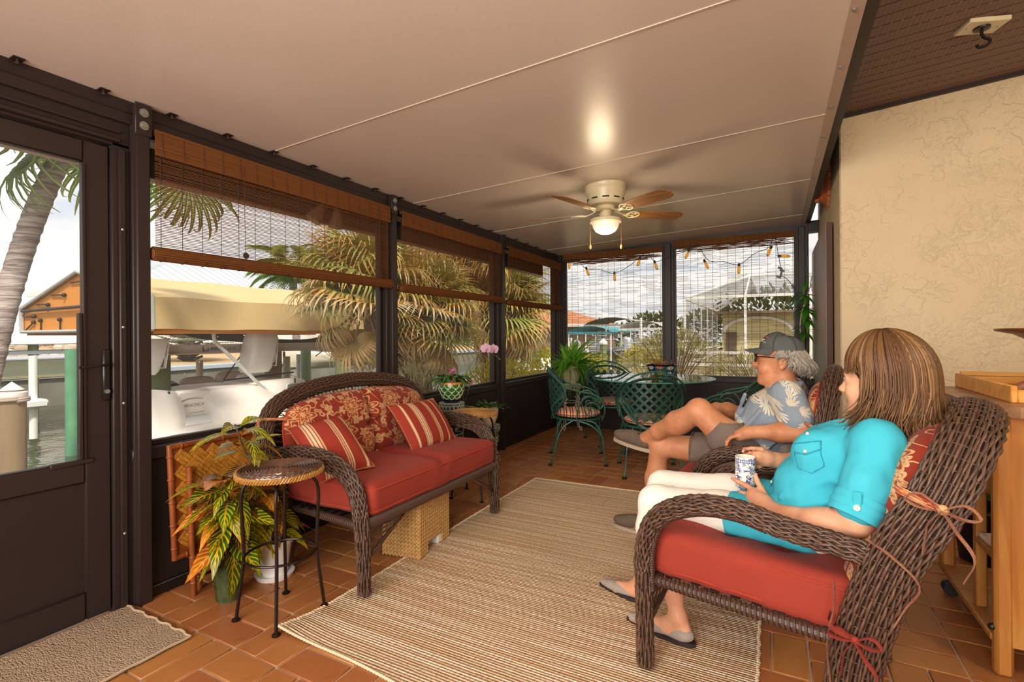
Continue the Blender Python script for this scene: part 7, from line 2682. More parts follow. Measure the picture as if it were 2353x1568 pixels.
# ================================================================== PEOPLE (smooth-blended volumes meshed as one skin)
class Sdf:
    def __init__(s, lo, hi, h):
        s.lo, s.h = np.array(lo, float), h
        s.n = np.ceil((np.array(hi)-s.lo)/h).astype(int)+1
        s.g = np.full(s.n, .06, np.float32)
    def win(s, lo, hi):
        a = np.clip(((np.array(lo)-s.lo)/s.h).astype(int), 0, s.n)
        b = np.clip(((np.array(hi)-s.lo)/s.h).astype(int)+2, 0, s.n)
        sl = tuple(slice(i, j) for i, j in zip(a, b))
        ax = [(np.arange(i, j)*s.h+o).astype(np.float32) for i, j, o in zip(a, b, s.lo)]
        return sl, ax[0][:, None, None], ax[1][None, :, None], ax[2][None, None, :]
    def mix(s, sl, d, k, sub=False):
        g = s.g[sl]
        if sub:
            hh = np.maximum(k-np.abs(g+d), 0)/k
            s.g[sl] = np.maximum(g, -d)+hh*hh*k/4
        else:
            hh = np.maximum(k-np.abs(g-d), 0)/k
            s.g[sl] = np.minimum(g, d)-hh*hh*k/4
    def cap(s, a, b, ra, rb=None, k=.02, sub=False):
        rb = ra if rb is None else rb
        a, b = np.array(a, float), np.array(b, float)
        m = max(ra, rb)+.06
        sl, X, Y, Z = s.win(np.minimum(a, b)-m, np.maximum(a, b)+m)
        ab = b-a
        L = float(ab@ab)+1e-9
        t = np.clip(((X-a[0])*ab[0]+(Y-a[1])*ab[1]+(Z-a[2])*ab[2])/L, 0, 1)
        d = np.sqrt((X-a[0]-t*ab[0])**2+(Y-a[1]-t*ab[1])**2+(Z-a[2]-t*ab[2])**2)-(ra+(rb-ra)*t)
        s.mix(sl, d, k, sub)
        return s
    def chain(s, P, R, k=.02):
        for i in range(len(P)-1):
            s.cap(P[i], P[i+1], R[i], R[i+1], k)
        return s
    def ell(s, c, r, k=.03, rot=None, sub=False):
        c, r = np.array(c, float), np.array(r, float)
        m = max(r)+.06
        sl, X, Y, Z = s.win(c-m, c+m)
        x, y, z = X-c[0], Y-c[1], Z-c[2]
        if rot is not None:
            R = np.array(rot)
            x, y, z = (R[0][0]*x+R[1][0]*y+R[2][0]*z, R[0][1]*x+R[1][1]*y+R[2][1]*z, R[0][2]*x+R[1][2]*y+R[2][2]*z)
        k0 = np.sqrt((x/r[0])**2+(y/r[1])**2+(z/r[2])**2)
        k1 = np.sqrt((x/r[0]**2)**2+(y/r[1]**2)**2+(z/r[2]**2)**2)+1e-6
        s.mix(sl, k0*(k0-1)/k1, k, sub)
        return s
    def cut(s, p, n, k=.004):
        """remove everything on the side n points to"""
        n = nrm(n)
        sl, X, Y, Z = s.win(s.lo, s.lo+s.n*s.h)
        d = -((X-p[0])*n[0]+(Y-p[1])*n[1]+(Z-p[2])*n[2])
        s.g = np.maximum(s.g, -d).astype(np.float32)
        return s
    def onto(s, p, n, off=.002):
        p, n = np.array(p, float)+np.array(n)*.08, np.array(n, float)
        for _ in range(160):
            i = tuple(np.clip(np.rint((p-s.lo)/s.h).astype(int), 0, s.n-1))
            if s.g[i] < .001:
                break
            p = p-n*.001
        return p+n*off
    def mesh(s):
        g = s.g
        ins = g < 0
        c = np.zeros(np.array(g.shape)-1, np.uint8)
        for i in (0, 1):
            for j in (0, 1):
                for k in (0, 1):
                    c += ins[i:g.shape[0]-1+i, j:g.shape[1]-1+j, k:g.shape[2]-1+k]
        act = np.argwhere((c > 0) & (c < 8))
        idx = np.full(c.shape, -1, np.int64)
        idx[tuple(act.T)] = np.arange(len(act))
        acc = np.zeros((len(act), 3))
        cnt = np.zeros(len(act))
        cor = np.array([(i, j, k) for i in (0, 1) for j in (0, 1) for k in (0, 1)])
        val = np.stack([g[tuple((act+q).T)] for q in cor], 1)
        for a in range(8):
            for b in range(a+1, 8):
                if np.abs(cor[a]-cor[b]).sum() != 1:
                    continue
                va, vb = val[:, a], val[:, b]
                m = (va < 0) != (vb < 0)
                t = va[m]/(va[m]-vb[m])
                acc[m] += cor[a]+(cor[b]-cor[a])*t[:, None]
                cnt[m] += 1
        V = (act+acc/np.maximum(cnt, 1)[:, None])*s.h+s.lo
        F = []
        for ax in range(3):
            a1, a2 = (ax+1) % 3, (ax+2) % 3
            lo = [slice(None)]*3
            hi = [slice(None)]*3
            lo[ax], hi[ax] = slice(0, -1), slice(1, None)
            ch = ins[tuple(lo)] != ins[tuple(hi)]
            e = np.argwhere(ch)
            ok = (e[:, a1] > 0) & (e[:, a2] > 0) & (e[:, a1] < c.shape[a1]) & (e[:, a2] < c.shape[a2])
            e = e[ok]
            fl = ins[tuple(e.T)]
            q = []
            for d1, d2 in ((0, 0), (1, 0), (1, 1), (0, 1)):
                w_ = e.copy()
                w_[:, a1] -= 1-d1
                w_[:, a2] -= 1-d2
                q.append(idx[tuple(w_.T)])
            q = np.stack(q, 1)
            q[~fl] = q[~fl][:, ::-1]
            F.append(q)
        F = np.vstack(F)
        return V, F[(F >= 0).all(1)]
    def obj(s, name, mat, parent, disp=0., dsc=12., stretch=(1, 1, 1), seed=0.):
        V, F = s.mesh()
        # one smoothing pass over edge neighbours
        E = np.vstack([F[:, [0, 1]], F[:, [1, 2]], F[:, [2, 3]], F[:, [3, 0]]])
        for _ in range(2):
            S2 = np.zeros_like(V)
            n_ = np.zeros(len(V))
            np.add.at(S2, E[:, 0], V[E[:, 1]])
            np.add.at(S2, E[:, 1], V[E[:, 0]])
            np.add.at(n_, E.ravel(), 1)
            V = V*.5+.5*S2/np.maximum(n_, 1)[:, None]
        if disp:
            nn = np.cross(V[F[:, 2]]-V[F[:, 0]], V[F[:, 3]]-V[F[:, 1]])
            N = np.zeros_like(V)
            for k in range(4):
                np.add.at(N, F[:, k], nn)
            N /= np.maximum(np.linalg.norm(N, axis=1, keepdims=True), 1e-12)
            a = np.array([noise.noise(Vector((v[0]*dsc*stretch[0]+seed, v[1]*dsc*stretch[1], v[2]*dsc*stretch[2])))+.5*noise.noise(Vector((v[0]*dsc*2.3*stretch[0], v[1]*dsc*2.3*stretch[1]+seed, v[2]*dsc*2.3*stretch[2]))) for v in V])
            V = V+N*(disp*a)[:, None]
        me = D.meshes.new(name)
        me.vertices.add(len(V))
        me.vertices.foreach_set('co', V.ravel())
        me.loops.add(F.size)
        me.loops.foreach_set('vertex_index', F.ravel().astype(np.int32))
        me.polygons.add(len(F))
        me.polygons.foreach_set('loop_start', np.arange(0, F.size, 4, dtype=np.int32))
        me.update(calc_edges=True)
        me.polygons.foreach_set('use_smooth', np.ones(len(F), bool))
        me.materials.append(mat)
        o = D.objects.new(name, me)
        COL.objects.link(o)
        o.parent = parent
        return o

def skin(name, a, b, frk='a5623f', fr=.25):
    t = newmat(name)
    o = t.obj()
    c = t.mix(t.step(t.noise(o, 9, 4, .6), .3, .7), lin(a), lin(b))
    c = t.mix(t.ma('MULTIPLY', t.step(t.noise(o, 75, 2), .60, .72), fr), c, lin(frk))
    h = t.ma('ADD', t.noise(o, 160, 3), t.noise(o, 45, 2))
    return t.done(t.bsdf(c, .48, 0, t.bump(h, .12, .004), .35, Subsurface_Weight=.12, Subsurface_Radius=(.012, .005, .003)))
M_skm = skin('sun_tanned_skin', 'b87852', 'cf9069', '8e5836', .22)
M_skw = skin('fair_freckled_skin', 'cf9270', 'dfa887', 'a5623f', .14)
M_lip = plain('lips', 'b4604f', .4)
M_nail = plain('pale_nail', 'e3bba6', .25)
def cloth(name, a, b, sc=7., bump=.5, rough=.85):
    t = newmat(name)
    o = t.obj()
    n = t.noise(t.map(o, (1, 1, .6)), sc, 2, .5, dist=.8)
    c = t.mix(n, lin(a), lin(b))
    h = t.ma('ADD', t.ma('MULTIPLY', n, 1.5), t.ma('MULTIPLY', t.noise(o, 500, 1), .03))
    return t.done(t.bsdf(c, rough, 0, t.bump(h, bump, .02), .2))
M_turq = cloth('turquoise_linen', '2fa5bb', '4dbbce', 6.)
M_wht = cloth('white_twill', 'e6e0d3', 'efe9de', 6., .35)
M_khk = cloth('grey_khaki_twill', '6d5f56', '7d6e63', 8.)
M_flat = cloth('grey_knit_flat', '94897f', 'a3988d', 30, .3)
M_shoe = cloth('brown_canvas_shoe', '5c4e42', '6e5f50', 30, .3)
M_sole = plain('cream_rubber_sole', 'a8977f', .6)
M_cap = cloth('faded_charcoal_cap', '4c504f', '5c605e', 16, .4)
M_grey = plain('grey_hair', '8e867c', .5, 0, .4, 60)

def hairmat(name, stops, rough=.46):
    t = newmat(name)
    a = t.attr('var')
    o = t.obj()
    f = t.ma('ADD', t.ma('MULTIPLY', a, .8), t.ma('MULTIPLY', t.noise(o, 18, 2), .25))
    c = t.ramp(f, [(p, lin(h)) for p, h in stops])
    return t.done(t.bsdf(c, rough, 0, None, .35))
M_hw = hairmat('blond_brown_hair', [(0, '3f2918'), (.35, '5f4128'), (.75, '77552f'), (1, '97714a')])
M_hm = hairmat('wavy_grey_hair', [(0, '6e655b'), (.5, '9b9288'), (1, 'c4bcb0')], .45)

def aloha():
    t = newmat('blue_grey_aloha_print')
    o = t.obj()
    x, y, z = t.sep(o)
    uv = t.comb(t.ma('ADD', x, t.ma('MULTIPLY', y, .45)), t.ma('ADD', z, t.ma('MULTIPLY', y, .2)), 0.)
    uv = t.vm('ADD', uv, t.vm('SCALE', t.noise(uv, 8, 2, out=1), .03))
    base = t.mix(t.noise(o, 9, 4), lin('7d8a97'), lin('94a0ab'))
    c = base
    for sc, off, pet, R0, k in ((7.0, .3, 1., .50, 11.), (9.0, 5.2, 1., .46, 9.), (8.0, 9.1, 1., .48, 10.)):
        p = t.map(uv, (sc, sc, 1), (off, off*2.3, 0))
        v = t.n('TexVoronoi', {'Vector': p, 'Scale': 1., 'Randomness': .8}, voronoi_dimensions='2D')
        d = t.vm('SUBTRACT', p, v.outputs['Position'])
        dx, dy, _ = t.sep(d)
        rn = t.sep(v.outputs['Color'])
        th = t.ma('ADD', t.ma('ARCTAN2', dy, dx), t.ma('MULTIPLY', rn[0], 6.28))
        r = t.vm('LENGTH', d, out=1)
        lobe = t.ma('MAXIMUM', t.ma('COSINE', t.ma('MULTIPLY', th, .75)), 0.)
        fing = t.ma('ABSOLUTE', t.ma('SINE', t.ma('MULTIPLY', th, k)))
        R = t.ma('MULTIPLY', R0, t.ma('MULTIPLY', t.ma('POWER', lobe, .6), t.ma('ADD', .45, t.ma('MULTIPLY', fing, .6))))
        ins = t.ma('LESS_THAN', r, R)
        q = t.ma('DIVIDE', r, t.ma('MAXIMUM', R, .001))
        lc = t.mix(t.step(fing, .1, .8), lin('8f8663'), lin('d9d2c2'))
        lc = t.mix(t.step(rn[1], .55, .6), lc, lin('c9c0ae'))
        c = t.mix(ins, c, lc)
    n = t.noise(t.map(o, (1, 1, .5)), 7, 2, .5, dist=.8)
    h = t.ma('ADD', t.ma('MULTIPLY', n, 1.5), t.ma('MULTIPLY', t.noise(o, 500, 1), .03))
    return t.done(t.bsdf(c, .85, 0, t.bump(h, .5, .02), .2))
M_alo = aloha()

def finger(s, P, r0=.0092, r1=.0072, k=.007):
    n = len(P)
    s.chain(P, [r0+(r1-r0)*i/(n-1) for i in range(n)], k)

# ------------------------------------------------------------------ the man
MO = (.0, 3.02, 0)
man = thing('person', 'seated man in grey cap, sunglasses and leaf-print shirt, ankle crossed over his knee', 'person', MO, MR)
b = Sdf((-.27, -.40, -.01), (1.06, .42, 1.27), .0052)
# torso and neck
b.ell((.03, 0, .57), (.145, .175, .115)).ell((.055, 0, .71), (.155, .170, .15), .06).ell((-.01, 0, .82), (.140, .180, .15), .05)
b.cap((-.065, -.15, .925), (-.065, .15, .925), .068, k=.05)
b.cap((-.050, 0, .92), (-.036, 0, 1.05), .060, .056, .025)
# head
b.ell((-.035, 0, 1.135), (.098, .077, .105), .02).ell((.020, 0, 1.075), (.066, .060, .088), .03).ell((.030, 0, 1.018), (.050, .052, .045), .03)
b.ell((.066, 0, .994), (.022, .027, .021), .016).cap((.012, 0, .990), (-.012, 0, .960), .036, .045, .02)
b.cap((.080, 0, 1.120), (.100, 0, 1.082), .010, .0145, .012).ell((.090, .013, 1.077), (.014, .010, .010), .008).ell((.090, -.013, 1.077), (.014, .010, .010), .008)
b.cap((.070, -.030, 1.135), (.070, .030, 1.135), .016, k=.02)
for sg in (1, -1):
    b.ell((.048, sg*.038, 1.065), (.030, .026, .030), .02)
    b.ell((-.042, sg*.080, 1.098), (.022, .010, .034), .006).ell((-.034, sg*.088, 1.102), (.011, .006, .018), .004, sub=True)
    b.ell((-.036, sg*.082, 1.070), (.011, .009, .012), .006)
b.cap((.077, -.020, 1.032), (.077, .020, 1.032), .0085, k=.008).cap((.072, -.018, 1.020), (.072, .018, 1.020), .009, k=.008)
# left arm along the rest, hand hanging over its end
b.chain([(-.07, .165, .935), (-.120, .245, .83), (-.155, .285, .775)], [.055, .050, .045], .03)
b.chain([(-.155, .285, .775), (-.05, .295, .775), (.05, .300, .768)], [.046, .046, .031], .02)
b.chain([(.05, .300, .768), (.095, .294, .760), (.130, .288, .742)], [.029, .031, .030], .015)
for j, (dy, ln) in enumerate(((.026, .9), (.009, 1.), (-.008, .97), (-.024, .8))):
    finger(b, [(.140, .288+dy, .742), (.140+.034*ln, .288+dy*1.1, .730), (.140+.052*ln, .288+dy*1.15, .704), (.140+.054*ln, .288+dy*1.1, .680)])
finger(b, [(.095, .262, .752), (.125, .246, .738), (.150, .244, .722)], .0105, .008)
# right arm: forearm resting behind the raised knee
b.chain([(-.04, -.165, .935), (.10, -.23, .80), (.17, -.25, .755)], [.055, .048, .044], .03)
b.chain([(.17, -.25, .755), (.27, -.17, .80), (.32, -.10, .815)], [.044, .042, .030], .02)
b.chain([(.32, -.10, .815), (.35, -.05, .80)], [.032, .032], .015)
for j, dz in enumerate((.02, .006, -.008, -.02)):
    finger(b, [(.355, -.045, .80+dz), (.375, .0, .79+dz), (.37, .03, .775+dz)])
finger(b, [(.335, -.06, .83), (.35, -.02, .845), (.365, .0, .845)], .010, .008)
# right leg planted, left ankle crossed over its knee
b.chain([(.08, -.10, .55), (.38, -.085, .565), (.635, -.07, .565)], [.095, .080, .064], .03)
b.ell((.662, -.07, .575), (.045, .050, .055), .03)
b.chain([(.645, -.07, .545), (.675, -.068, .36), (.70, -.065, .19), (.708, -.065, .09)], [.058, .056, .040, .036], .03)
b.ell((.650, -.068, .40), (.050, .048, .11), .03)
b.chain([(.708, -.065, .09), (.76, -.07, .045), (.88, -.08, .03)], [.040, .036, .028], .02)
b.chain([(.06, .10, .57), (.22, .135, .70), (.350, .155, .825)], [.098, .083, .064], .03)
b.ell((.360, .155, .845), (.052, .050, .048), .03)
b.chain([(.360, .155, .825), (.50, .08, .745), (.63, .0, .665), (.725, -.05, .608)], [.060, .058, .043, .035], .03)
b.ell((.475, .09, .735), (.10, .048, .055), .03, np.array(Matrix.Rotation(.5, 3, 'Y') @ Matrix.Rotation(-.4, 3, 'Z')))
b.chain([(.725, -.05, .600), (.77, -.066, .578), (.90, -.105, .592)], [.036, .030, .022], .02)
b.obj('body', M_skm, man)
# shirt
sh = Sdf((-.30, -.42, .48), (.36, .42, 1.06), .006)
sh.ell((.055, 0, .69), (.172, .186, .165), .05).ell((-.008, 0, .82), (.158, .198, .155), .05).cap((-.065, -.145, .922), (-.065, .145, .922), .080, k=.05)
sh.ell((.06, 0, .585), (.165, .19, .08), .05)
sh.chain([(-.065, .165, .935), (-.115, .25, .835)], [.078, .080], .03).chain([(-.04, -.165, .935), (.06, -.215, .83)], [.078, .078], .03)
sh.cut((-.122, .262, .822), (-.42, .62, -.72)) if False else None
sh.cap((-.055, 0, .90), (-.05, 0, .922), .080, .074, .03)
for (p, q, r) in (((.13, .12, .93), (.19, .02, .80), .010), ((.16, .12, .80), (.20, .0, .68), .012), ((.05, .19, .86), (.17, .14, .70), .012), ((-.10, .22, .94), (-.02, .20, .80), .012), ((.08, .185, .72), (.20, .10, .60), .012), ((-.05, .195, .74), (.10, .185, .60), .011)):
    sh.cap(p, q, r, k=.018)
# open neck: carve a V in front of the throat
sh.cap((.10, 0, .99), (-.02, 0, 1.03), .075, .085, .01, True)
sh.ell((.115, 0, .955), (.05, .035, .05), .008, sub=True)
sh.obj('shirt', M_alo, man, .004, 14, (1, 1, .5), 2.)
m = MB()
for sg in (1, -1):
    P = smoothpath([(-.125, sg*.030, .995), (-.075, sg*.070, 1.0), (-.01, sg*.074, .985), (.030, sg*.050, .966), (.050, sg*.028, .942)], 20)
    V = []
    for i, p in enumerate(P):
        f = i/19
        o_ = np.array([.30*f+.05, sg*(.9-.4*f), -.75])
        V += [p, p+nrm(o_)*(.030+.020*f)]
    m.add(V, [(2*i, 2*i+1, 2*i+3, 2*i+2) for i in range(19)])
    m.add([np.array(v)+np.array([0, 0, .004]) for v in V], [(2*i+2, 2*i+3, 2*i+1, 2*i) for i in range(19)])
m.build('collar', M_alo, man)
m = MB()
m.tube([sh.onto((.05, .004, z), (1, 0, 0), .002) if z > .80 else sh.onto((.12, .004, z), (1, 0, 0), .002) for z in np.linspace(.905, .60, 22)], .003, 5, ry=.016, ref=np.array([1., 0, 0]))
m.build('placket', M_alo, man)
for z in (.89, .81, .72):
    MB().ball(sh.onto((.10, .012, z), (1, 0, 0), .004), (.004, .007, .007), 8, 6).build('button', plain('tan_button', 'c3ad84', .4), man)
# shorts
so_ = Sdf((-.16, -.30, .42), (.50, .32, .78), .006)
so_.ell((.03, 0, .565), (.165, .195, .11), .05)
so_.chain([(.06, -.10, .55), (.42, -.083, .562)], [.108, .103], .03).chain([(.05, .10, .575), (.215, .135, .70)], [.112, .112], .03)
so_.cut((.445, 0, .56), (1, 0, .05))
so_.obj('shorts', M_khk, man, .004, 16, (1, 1, 1), 5.)
MB().tube([(.447+.0*a, -.083+.101*math.cos(a), .562+.101*math.sin(a)) for a in np.linspace(0, 2*PI, 30)[:-1]], .004, 5, closed=True).build('hem', M_khk, man)
# shoes
def shoe(parent, heel, toe, up, mat, sole, L=.285, H_=.085, W_=.048, point=False, opening=True):
    heel, toe = np.array(heel, float), np.array(toe, float)
    d = nrm(toe-heel)
    u = nrm(np.array(up)-d*(np.array(up)@d))
    M = lookM(heel, d, u)
    s = Sdf((-.03, -.07, -.02), (L+.03, .07, .13), .0045)
    if point:
        s.ell((.045, 0, .030), (.048, .034, .032), .02).ell((.14, 0, .022), (.09, .036, .022), .03).ell((.215, 0, .018), (.075, .026, .018), .03)
        s.ell((.10, 0, .066), (.085, .026, .040), .008, sub=True)
    else:
        s.ell((.055, 0, .046), (.058, .038, .050), .02).ell((.13, 0, .045), (.08, .042, .046), .03).ell((.21, 0, .036), (.075, .046, .036), .03)
        s.ell((.055, 0, .098), (.048, .030, .035), .008, sub=True)
    s.cut((0, 0, .004), (0, 0, -1))
    o_ = s.obj('shoe', mat, parent)
    o_.matrix_basis = M
    m = MB()
    n = 40
    ol = []
    for i in range(n):
        a = 2*PI*i/n
        x = L/2-.005+(L/2+.004)*math.cos(a)
        wx = (.036 if point else .041)+(.006 if not point else 0)*math.sin(min(max((x-.05)/(L-.1), 0), 1)*PI)
        f = x/L
        if point:
            wx *= (1-max(0, f-.45)/.55*.72) if f > .45 else 1
        y = wx*math.copysign(abs(math.sin(a))**.7, math.sin(a))
        ol.append((x, y))
    m.prism(ol, -.010 if point else -.014, .008)
    s_ = m.build('sole', sole, o_)
    return o_
shoe(man, (.690, -.040, .535), (.972, -.125, .572), (-.12, .05, 1), M_shoe, M_sole)
shoe(man, (.668, -.066, .016), (.95, -.085, .016), (0, 0, 1), M_shoe, M_sole)
# cap, sunglasses, moustache, hair
cp = MB()
cp.grid(lambda u, v: (-.033+.108*math.cos(2*PI*u)*math.cos(v*PI/2)**.8*1., .088*math.sin(2*PI*u)*math.cos(v*PI/2)**.8, 1.158+.010*math.cos(2*PI*u)+.090*math.sin(v*PI/2)), 40, 12, True)
cap_ = cp.build('cap', M_cap, man, ang=None)
def brim(u, v):
    a = (u-.5)*2*1.25
    x0, y0 = -.033+.106*math.cos(a), .088*math.sin(a)
    ext = .075*max(0, math.cos(a*1.15))**.6*v
    return (x0+ext, y0*(1-.05*v), 1.166+.010*math.cos(a)-.014*v-.030*(a/1.25)**2*(.4+.6*v)*.6)
m = MB().grid(brim, 26, 8)
m.grid(lambda u, v: (brim(u, v)[0], brim(u, v)[1], brim(u, v)[2]-.004), 26, 8, flip=True)
m.tube([brim(u, 1) for u in np.linspace(0, 1, 30)], .003, 5)
m.build('brim', M_cap, cap_, ang=None)
m = MB()
for k in range(6):
    a = k*PI/3+.2
    m.tube([(-.033+.1095*math.cos(a)*math.cos(v)**.8, .0895*math.sin(a)*math.cos(v)**.8, 1.158+.010*math.cos(a)+.0915*math.sin(v)) for v in np.linspace(0, 1.5, 12)], .0016, 4)
m.ball((-.033, 0, 1.247), (.009, .009, .005), 8, 5)
m.build('seam', plain('dark_cap_stitch', '343736', .8), cap_)
def onc(a, v, off=.0015):
    return (-.033+(.108+off)*math.cos(a)*math.cos(v)**.8, (.088+off)*math.sin(a)*math.cos(v)**.8, 1.158+.010*math.cos(a)+(.090+off)*math.sin(v))
for col, a0, a1, v0, v1, r in (('b5503c', .10, .85, .80, .72, .0030), ('e0c6b0', .30, .55, .55, .58, .0035), ('3a2a26', .38, .50, .62, .60, .003), ('d9d4c8', .05, .80, .46, .40, .0014)):
    MB().tube([onc(a0+(a1-a0)*f, v0+(v1-v0)*f+.05*math.sin(f*3)) for f in np.linspace(0, 1, 9)], r, 5).build('embroidered_emblem', plain('thread_'+col, col, .6), cap_)
m = MB()
for sg in (1, -1):
    m.tube([(.094-.004*abs(math.cos(a)), sg*.033+.027*math.cos(a), 1.120+.021*math.sin(a)) for a in np.linspace(0, 2*PI, 22)[:-1]], .0032, 6, closed=True)
    m.tube(smoothpath([(.086, sg*.060, 1.128), (.04, sg*.072, 1.127), (-.02, sg*.080, 1.122), (-.05, sg*.081, 1.112)], 12), .0028, 5)
m.tube(smoothpath([(.096, -.008, 1.124), (.099, 0, 1.128), (.096, .008, 1.124)], 6), .003, 5)
gl_ = m.build('sunglasses', M_black, man)
for sg in (1, -1):
    MB().ball((.091, sg*.033, 1.120), (.004, .026, .020), 14, 8).build('lens', plain('smoked_amber_lens', '2a1410', .05), gl_)
def tuft(m, P, r, n=10, a=0.):
    Q = smoothpath(P, n)
    m.tube(Q, r*np.linspace(1, .35, n), 4, a=a)
rh = random.Random(17)
m = MB()
for k in range(110):
    sg = rh.choice((-1, 1))
    y = sg*rh.random()*.034
    p = np.array([.087-.25*abs(y)+rh.uniform(-.002, .004), y*.6, 1.058])
    tuft(m, [p, p+np.array([.006-.1*abs(y), y*.18+sg*.004, -.010]), p+np.array([.002-.22*abs(y), y*.35+sg*.007, -.023-rh.random()*.006])], .0024, 6, rh.random())
m.build('moustache', M_hm, man)
m = MB()
for k in range(1000):
    ph = rh.uniform(1.42, 2*PI-1.42)
    x0, y0 = -.035+.104*math.cos(ph), .083*math.sin(ph)
    z0 = 1.168-.02*rh.random()
    back = max(0, -math.cos(ph))
    out = .006+.020*back+rh.uniform(0, .014)
    ln = .030+.060*back+rh.uniform(0, .03)+(.012 if abs(ph-PI) < 1.7 else 0)
    if 1.45 < ph < 1.95 or 1.45 < 2*PI-ph < 1.95:
        ln *= .45
    w_ = rh.uniform(-.022, .022)
    c_, s_ = math.cos(ph), math.sin(ph)
    tuft(m, [(x0*.97, y0*.97, z0), (x0+c_*out*.6, y0+s_*out*.6, z0-ln*.4), (x0+c_*out+w_, y0+s_*out, z0-ln*.8), (x0+c_*out*.25+w_*1.4, y0+s_*out*.25+w_, z0-ln*1.0+rh.uniform(-.006, .006))], .0029, 10, rh.random())
m.build('hair', M_hm, man)

# ------------------------------------------------------------------ the woman
wom = thing('person', 'seated woman in turquoise shirt and white trousers holding a patterned mug', 'person', NC, NR)
hc = np.array([-.335, 0, 1.085])
hr = Matrix.Rotation(math.radians(-12), 3, 'Z') @ Matrix.Rotation(math.radians(4), 3, 'Y')
HR = np.array(hr)
def hp_(x, y, z):                     # head coordinates: x forward, y left, z up from the head centre
    return hc+HR@np.array([x, y, z])
b = Sdf((-.52, -.36, -.01), (.84, .34, 1.27), .0052)
b.ell((-.20, 0, .60), (.14, .165, .10)).ell((-.17, 0, .70), (.125, .15, .12), .05).ell((-.255, 0, .82), (.115, .15, .13), .05)
b.cap((-.335, -.14, .915), (-.335, .14, .915), .055, k=.05)
b.cap((-.345, 0, .92), (-.335, 0, 1.03), .050, .047, .025)
b.ell(hp_(-.020, 0, .035), (.090, .072, .098), .02, HR).ell(hp_(.038, 0, -.020), (.058, .055, .082), .03, HR).ell(hp_(.045, 0, -.070), (.042, .042, .036), .03, HR)
b.ell(hp_(.078, 0, -.092), (.018, .022, .016), .018)
b.cap(hp_(.090, 0, .008), hp_(.112, 0, -.022), .0075, .0115, .010).ell(hp_(.103, .010, -.026), (.010, .008, .008), .007).ell(hp_(.103, -.010, -.026), (.010, .008, .008), .007)
b.cap(hp_(.080, -.026, .034), hp_(.080, .026, .034), .013, k=.018)
for sg in (1, -1):
    b.ell(hp_(.060, sg*.034, -.028), (.026, .024, .026), .02)
    b.ell(hp_(-.02, sg*.074, -.005), (.018, .010, .030), .006)
    b.ell(hp_(.086, sg*.030, .012), (.010, .013, .008), .006, sub=True)
    b.ell(hp_(.078, sg*.030, .012), (.012, .013, .010), .004)
# left arm and the hand cradling the mug
b.chain([(-.345, .16, .905), (-.325, .215, .79), (-.300, .245, .685)], [.050, .045, .041], .03)
b.chain([(-.300, .245, .685), (-.19, .215, .645), (-.055, .150, .632)], [.043, .042, .026], .02)
b.ell((-.23, .232, .652), (.07, .040, .038), .03)
b.chain([(-.055, .150, .632), (-.01, .122, .642), (.028, .100, .655)], [.026, .031, .029], .015)
b.chain([(-.04, .142, .625), (.025, .105, .632)], [.024, .022], .015)
MUG = np.array([.080, .028])
finger(b, [(.030, .090, .675), (.065, .079, .684), (.095, .070, .690), (.120, .054, .694)], .0098, .0072)
finger(b, [(.040, .094, .658), (.078, .080, .652), (.095, .058, .643), (.092, .038, .640)], .0098, .0075)
finger(b, [(.038, .100, .640), (.070, .082, .628), (.080, .058, .622), (.075, .040, .622)], .0095, .0072)
finger(b, [(.028, .106, .624), (.052, .090, .610), (.060, .068, .606), (.058, .052, .608)], .0085, .0065)
finger(b, [(-.020, .108, .655), (.008, .082, .682), (.026, .067, .702), (.034, .062, .722)], .0120, .0085)
# right arm, hand closing on the handle behind the mug
b.chain([(-.315, -.155, .905), (-.20, -.225, .79), (-.105, -.245, .715)], [.050, .044, .040], .03)
b.chain([(-.105, -.245, .715), (-.05, -.18, .735), (.005, -.105, .752)], [.041, .039, .027], .02)
b.chain([(.005, -.105, .752), (.035, -.07, .762), (.055, -.042, .768)], [.028, .030, .027], .015)
for j in range(4):
    z = .789-.0205*j
    finger(b, [(.052, -.052, z), (.080-.003*j, -.066, z+.006), (.106-.003*j, -.050, z+.002), (.104-.003*j, -.026, z-.004)], .0086, .0068, .004)
finger(b, [(.022, -.060, .782), (.038, -.034, .802), (.062, -.016, .806)], .0105, .008, .006)
# legs
b.chain([(-.16, .075, .575), (.16, .085, .565), (.415, .092, .545)], [.070, .064, .054], .03)
b.chain([(.415, .095, .545), (.41, .093, .38), (.345, .09, .20), (.325, .088, .10)], [.054, .052, .036, .032], .03)
b.chain([(.325, .088, .10), (.36, .088, .050), (.47, .09, .028), (.53, .09, .022)], [.036, .034, .026, .016], .02)
b.ell((.300, .088, .055), (.030, .026, .035), .02)
b.chain([(-.16, -.10, .575), (.18, -.10, .580), (.465, -.095, .560)], [.085, .072, .055], .03)
b.chain([(.465, -.095, .560), (.52, -.093, .36), (.565, -.09, .20), (.575, -.09, .10)], [.054, .050, .036, .032], .03)
b.chain([(.575, -.09, .10), (.61, -.09, .050), (.70, -.09, .028), (.75, -.09, .022)], [.036, .034, .026, .016], .02)
b.obj('body', M_skw, wom)
m = MB()
m.ball((.034, .055, .722), (.006, .003, .008), 8, 6).ball((.123, .047, .696), (.005, .003, .006), 8, 6)
m.build('fingernail', M_nail, wom)
m = MB()
for sg in (1, -1):
    m.ball(hp_(.076, sg*.030, .010), .0115, 12, 8)
ey = m.build('eyes', plain('eye_white', 'e9e4de', .15), wom)
m = MB()
for sg in (1, -1):
    m.ball(hp_(.0845, sg*.030, .010), (.0042, .0052, .0052), 10, 6)
m.build('iris', plain('hazel_iris', '4a3a22', .1), ey)
m = MB()
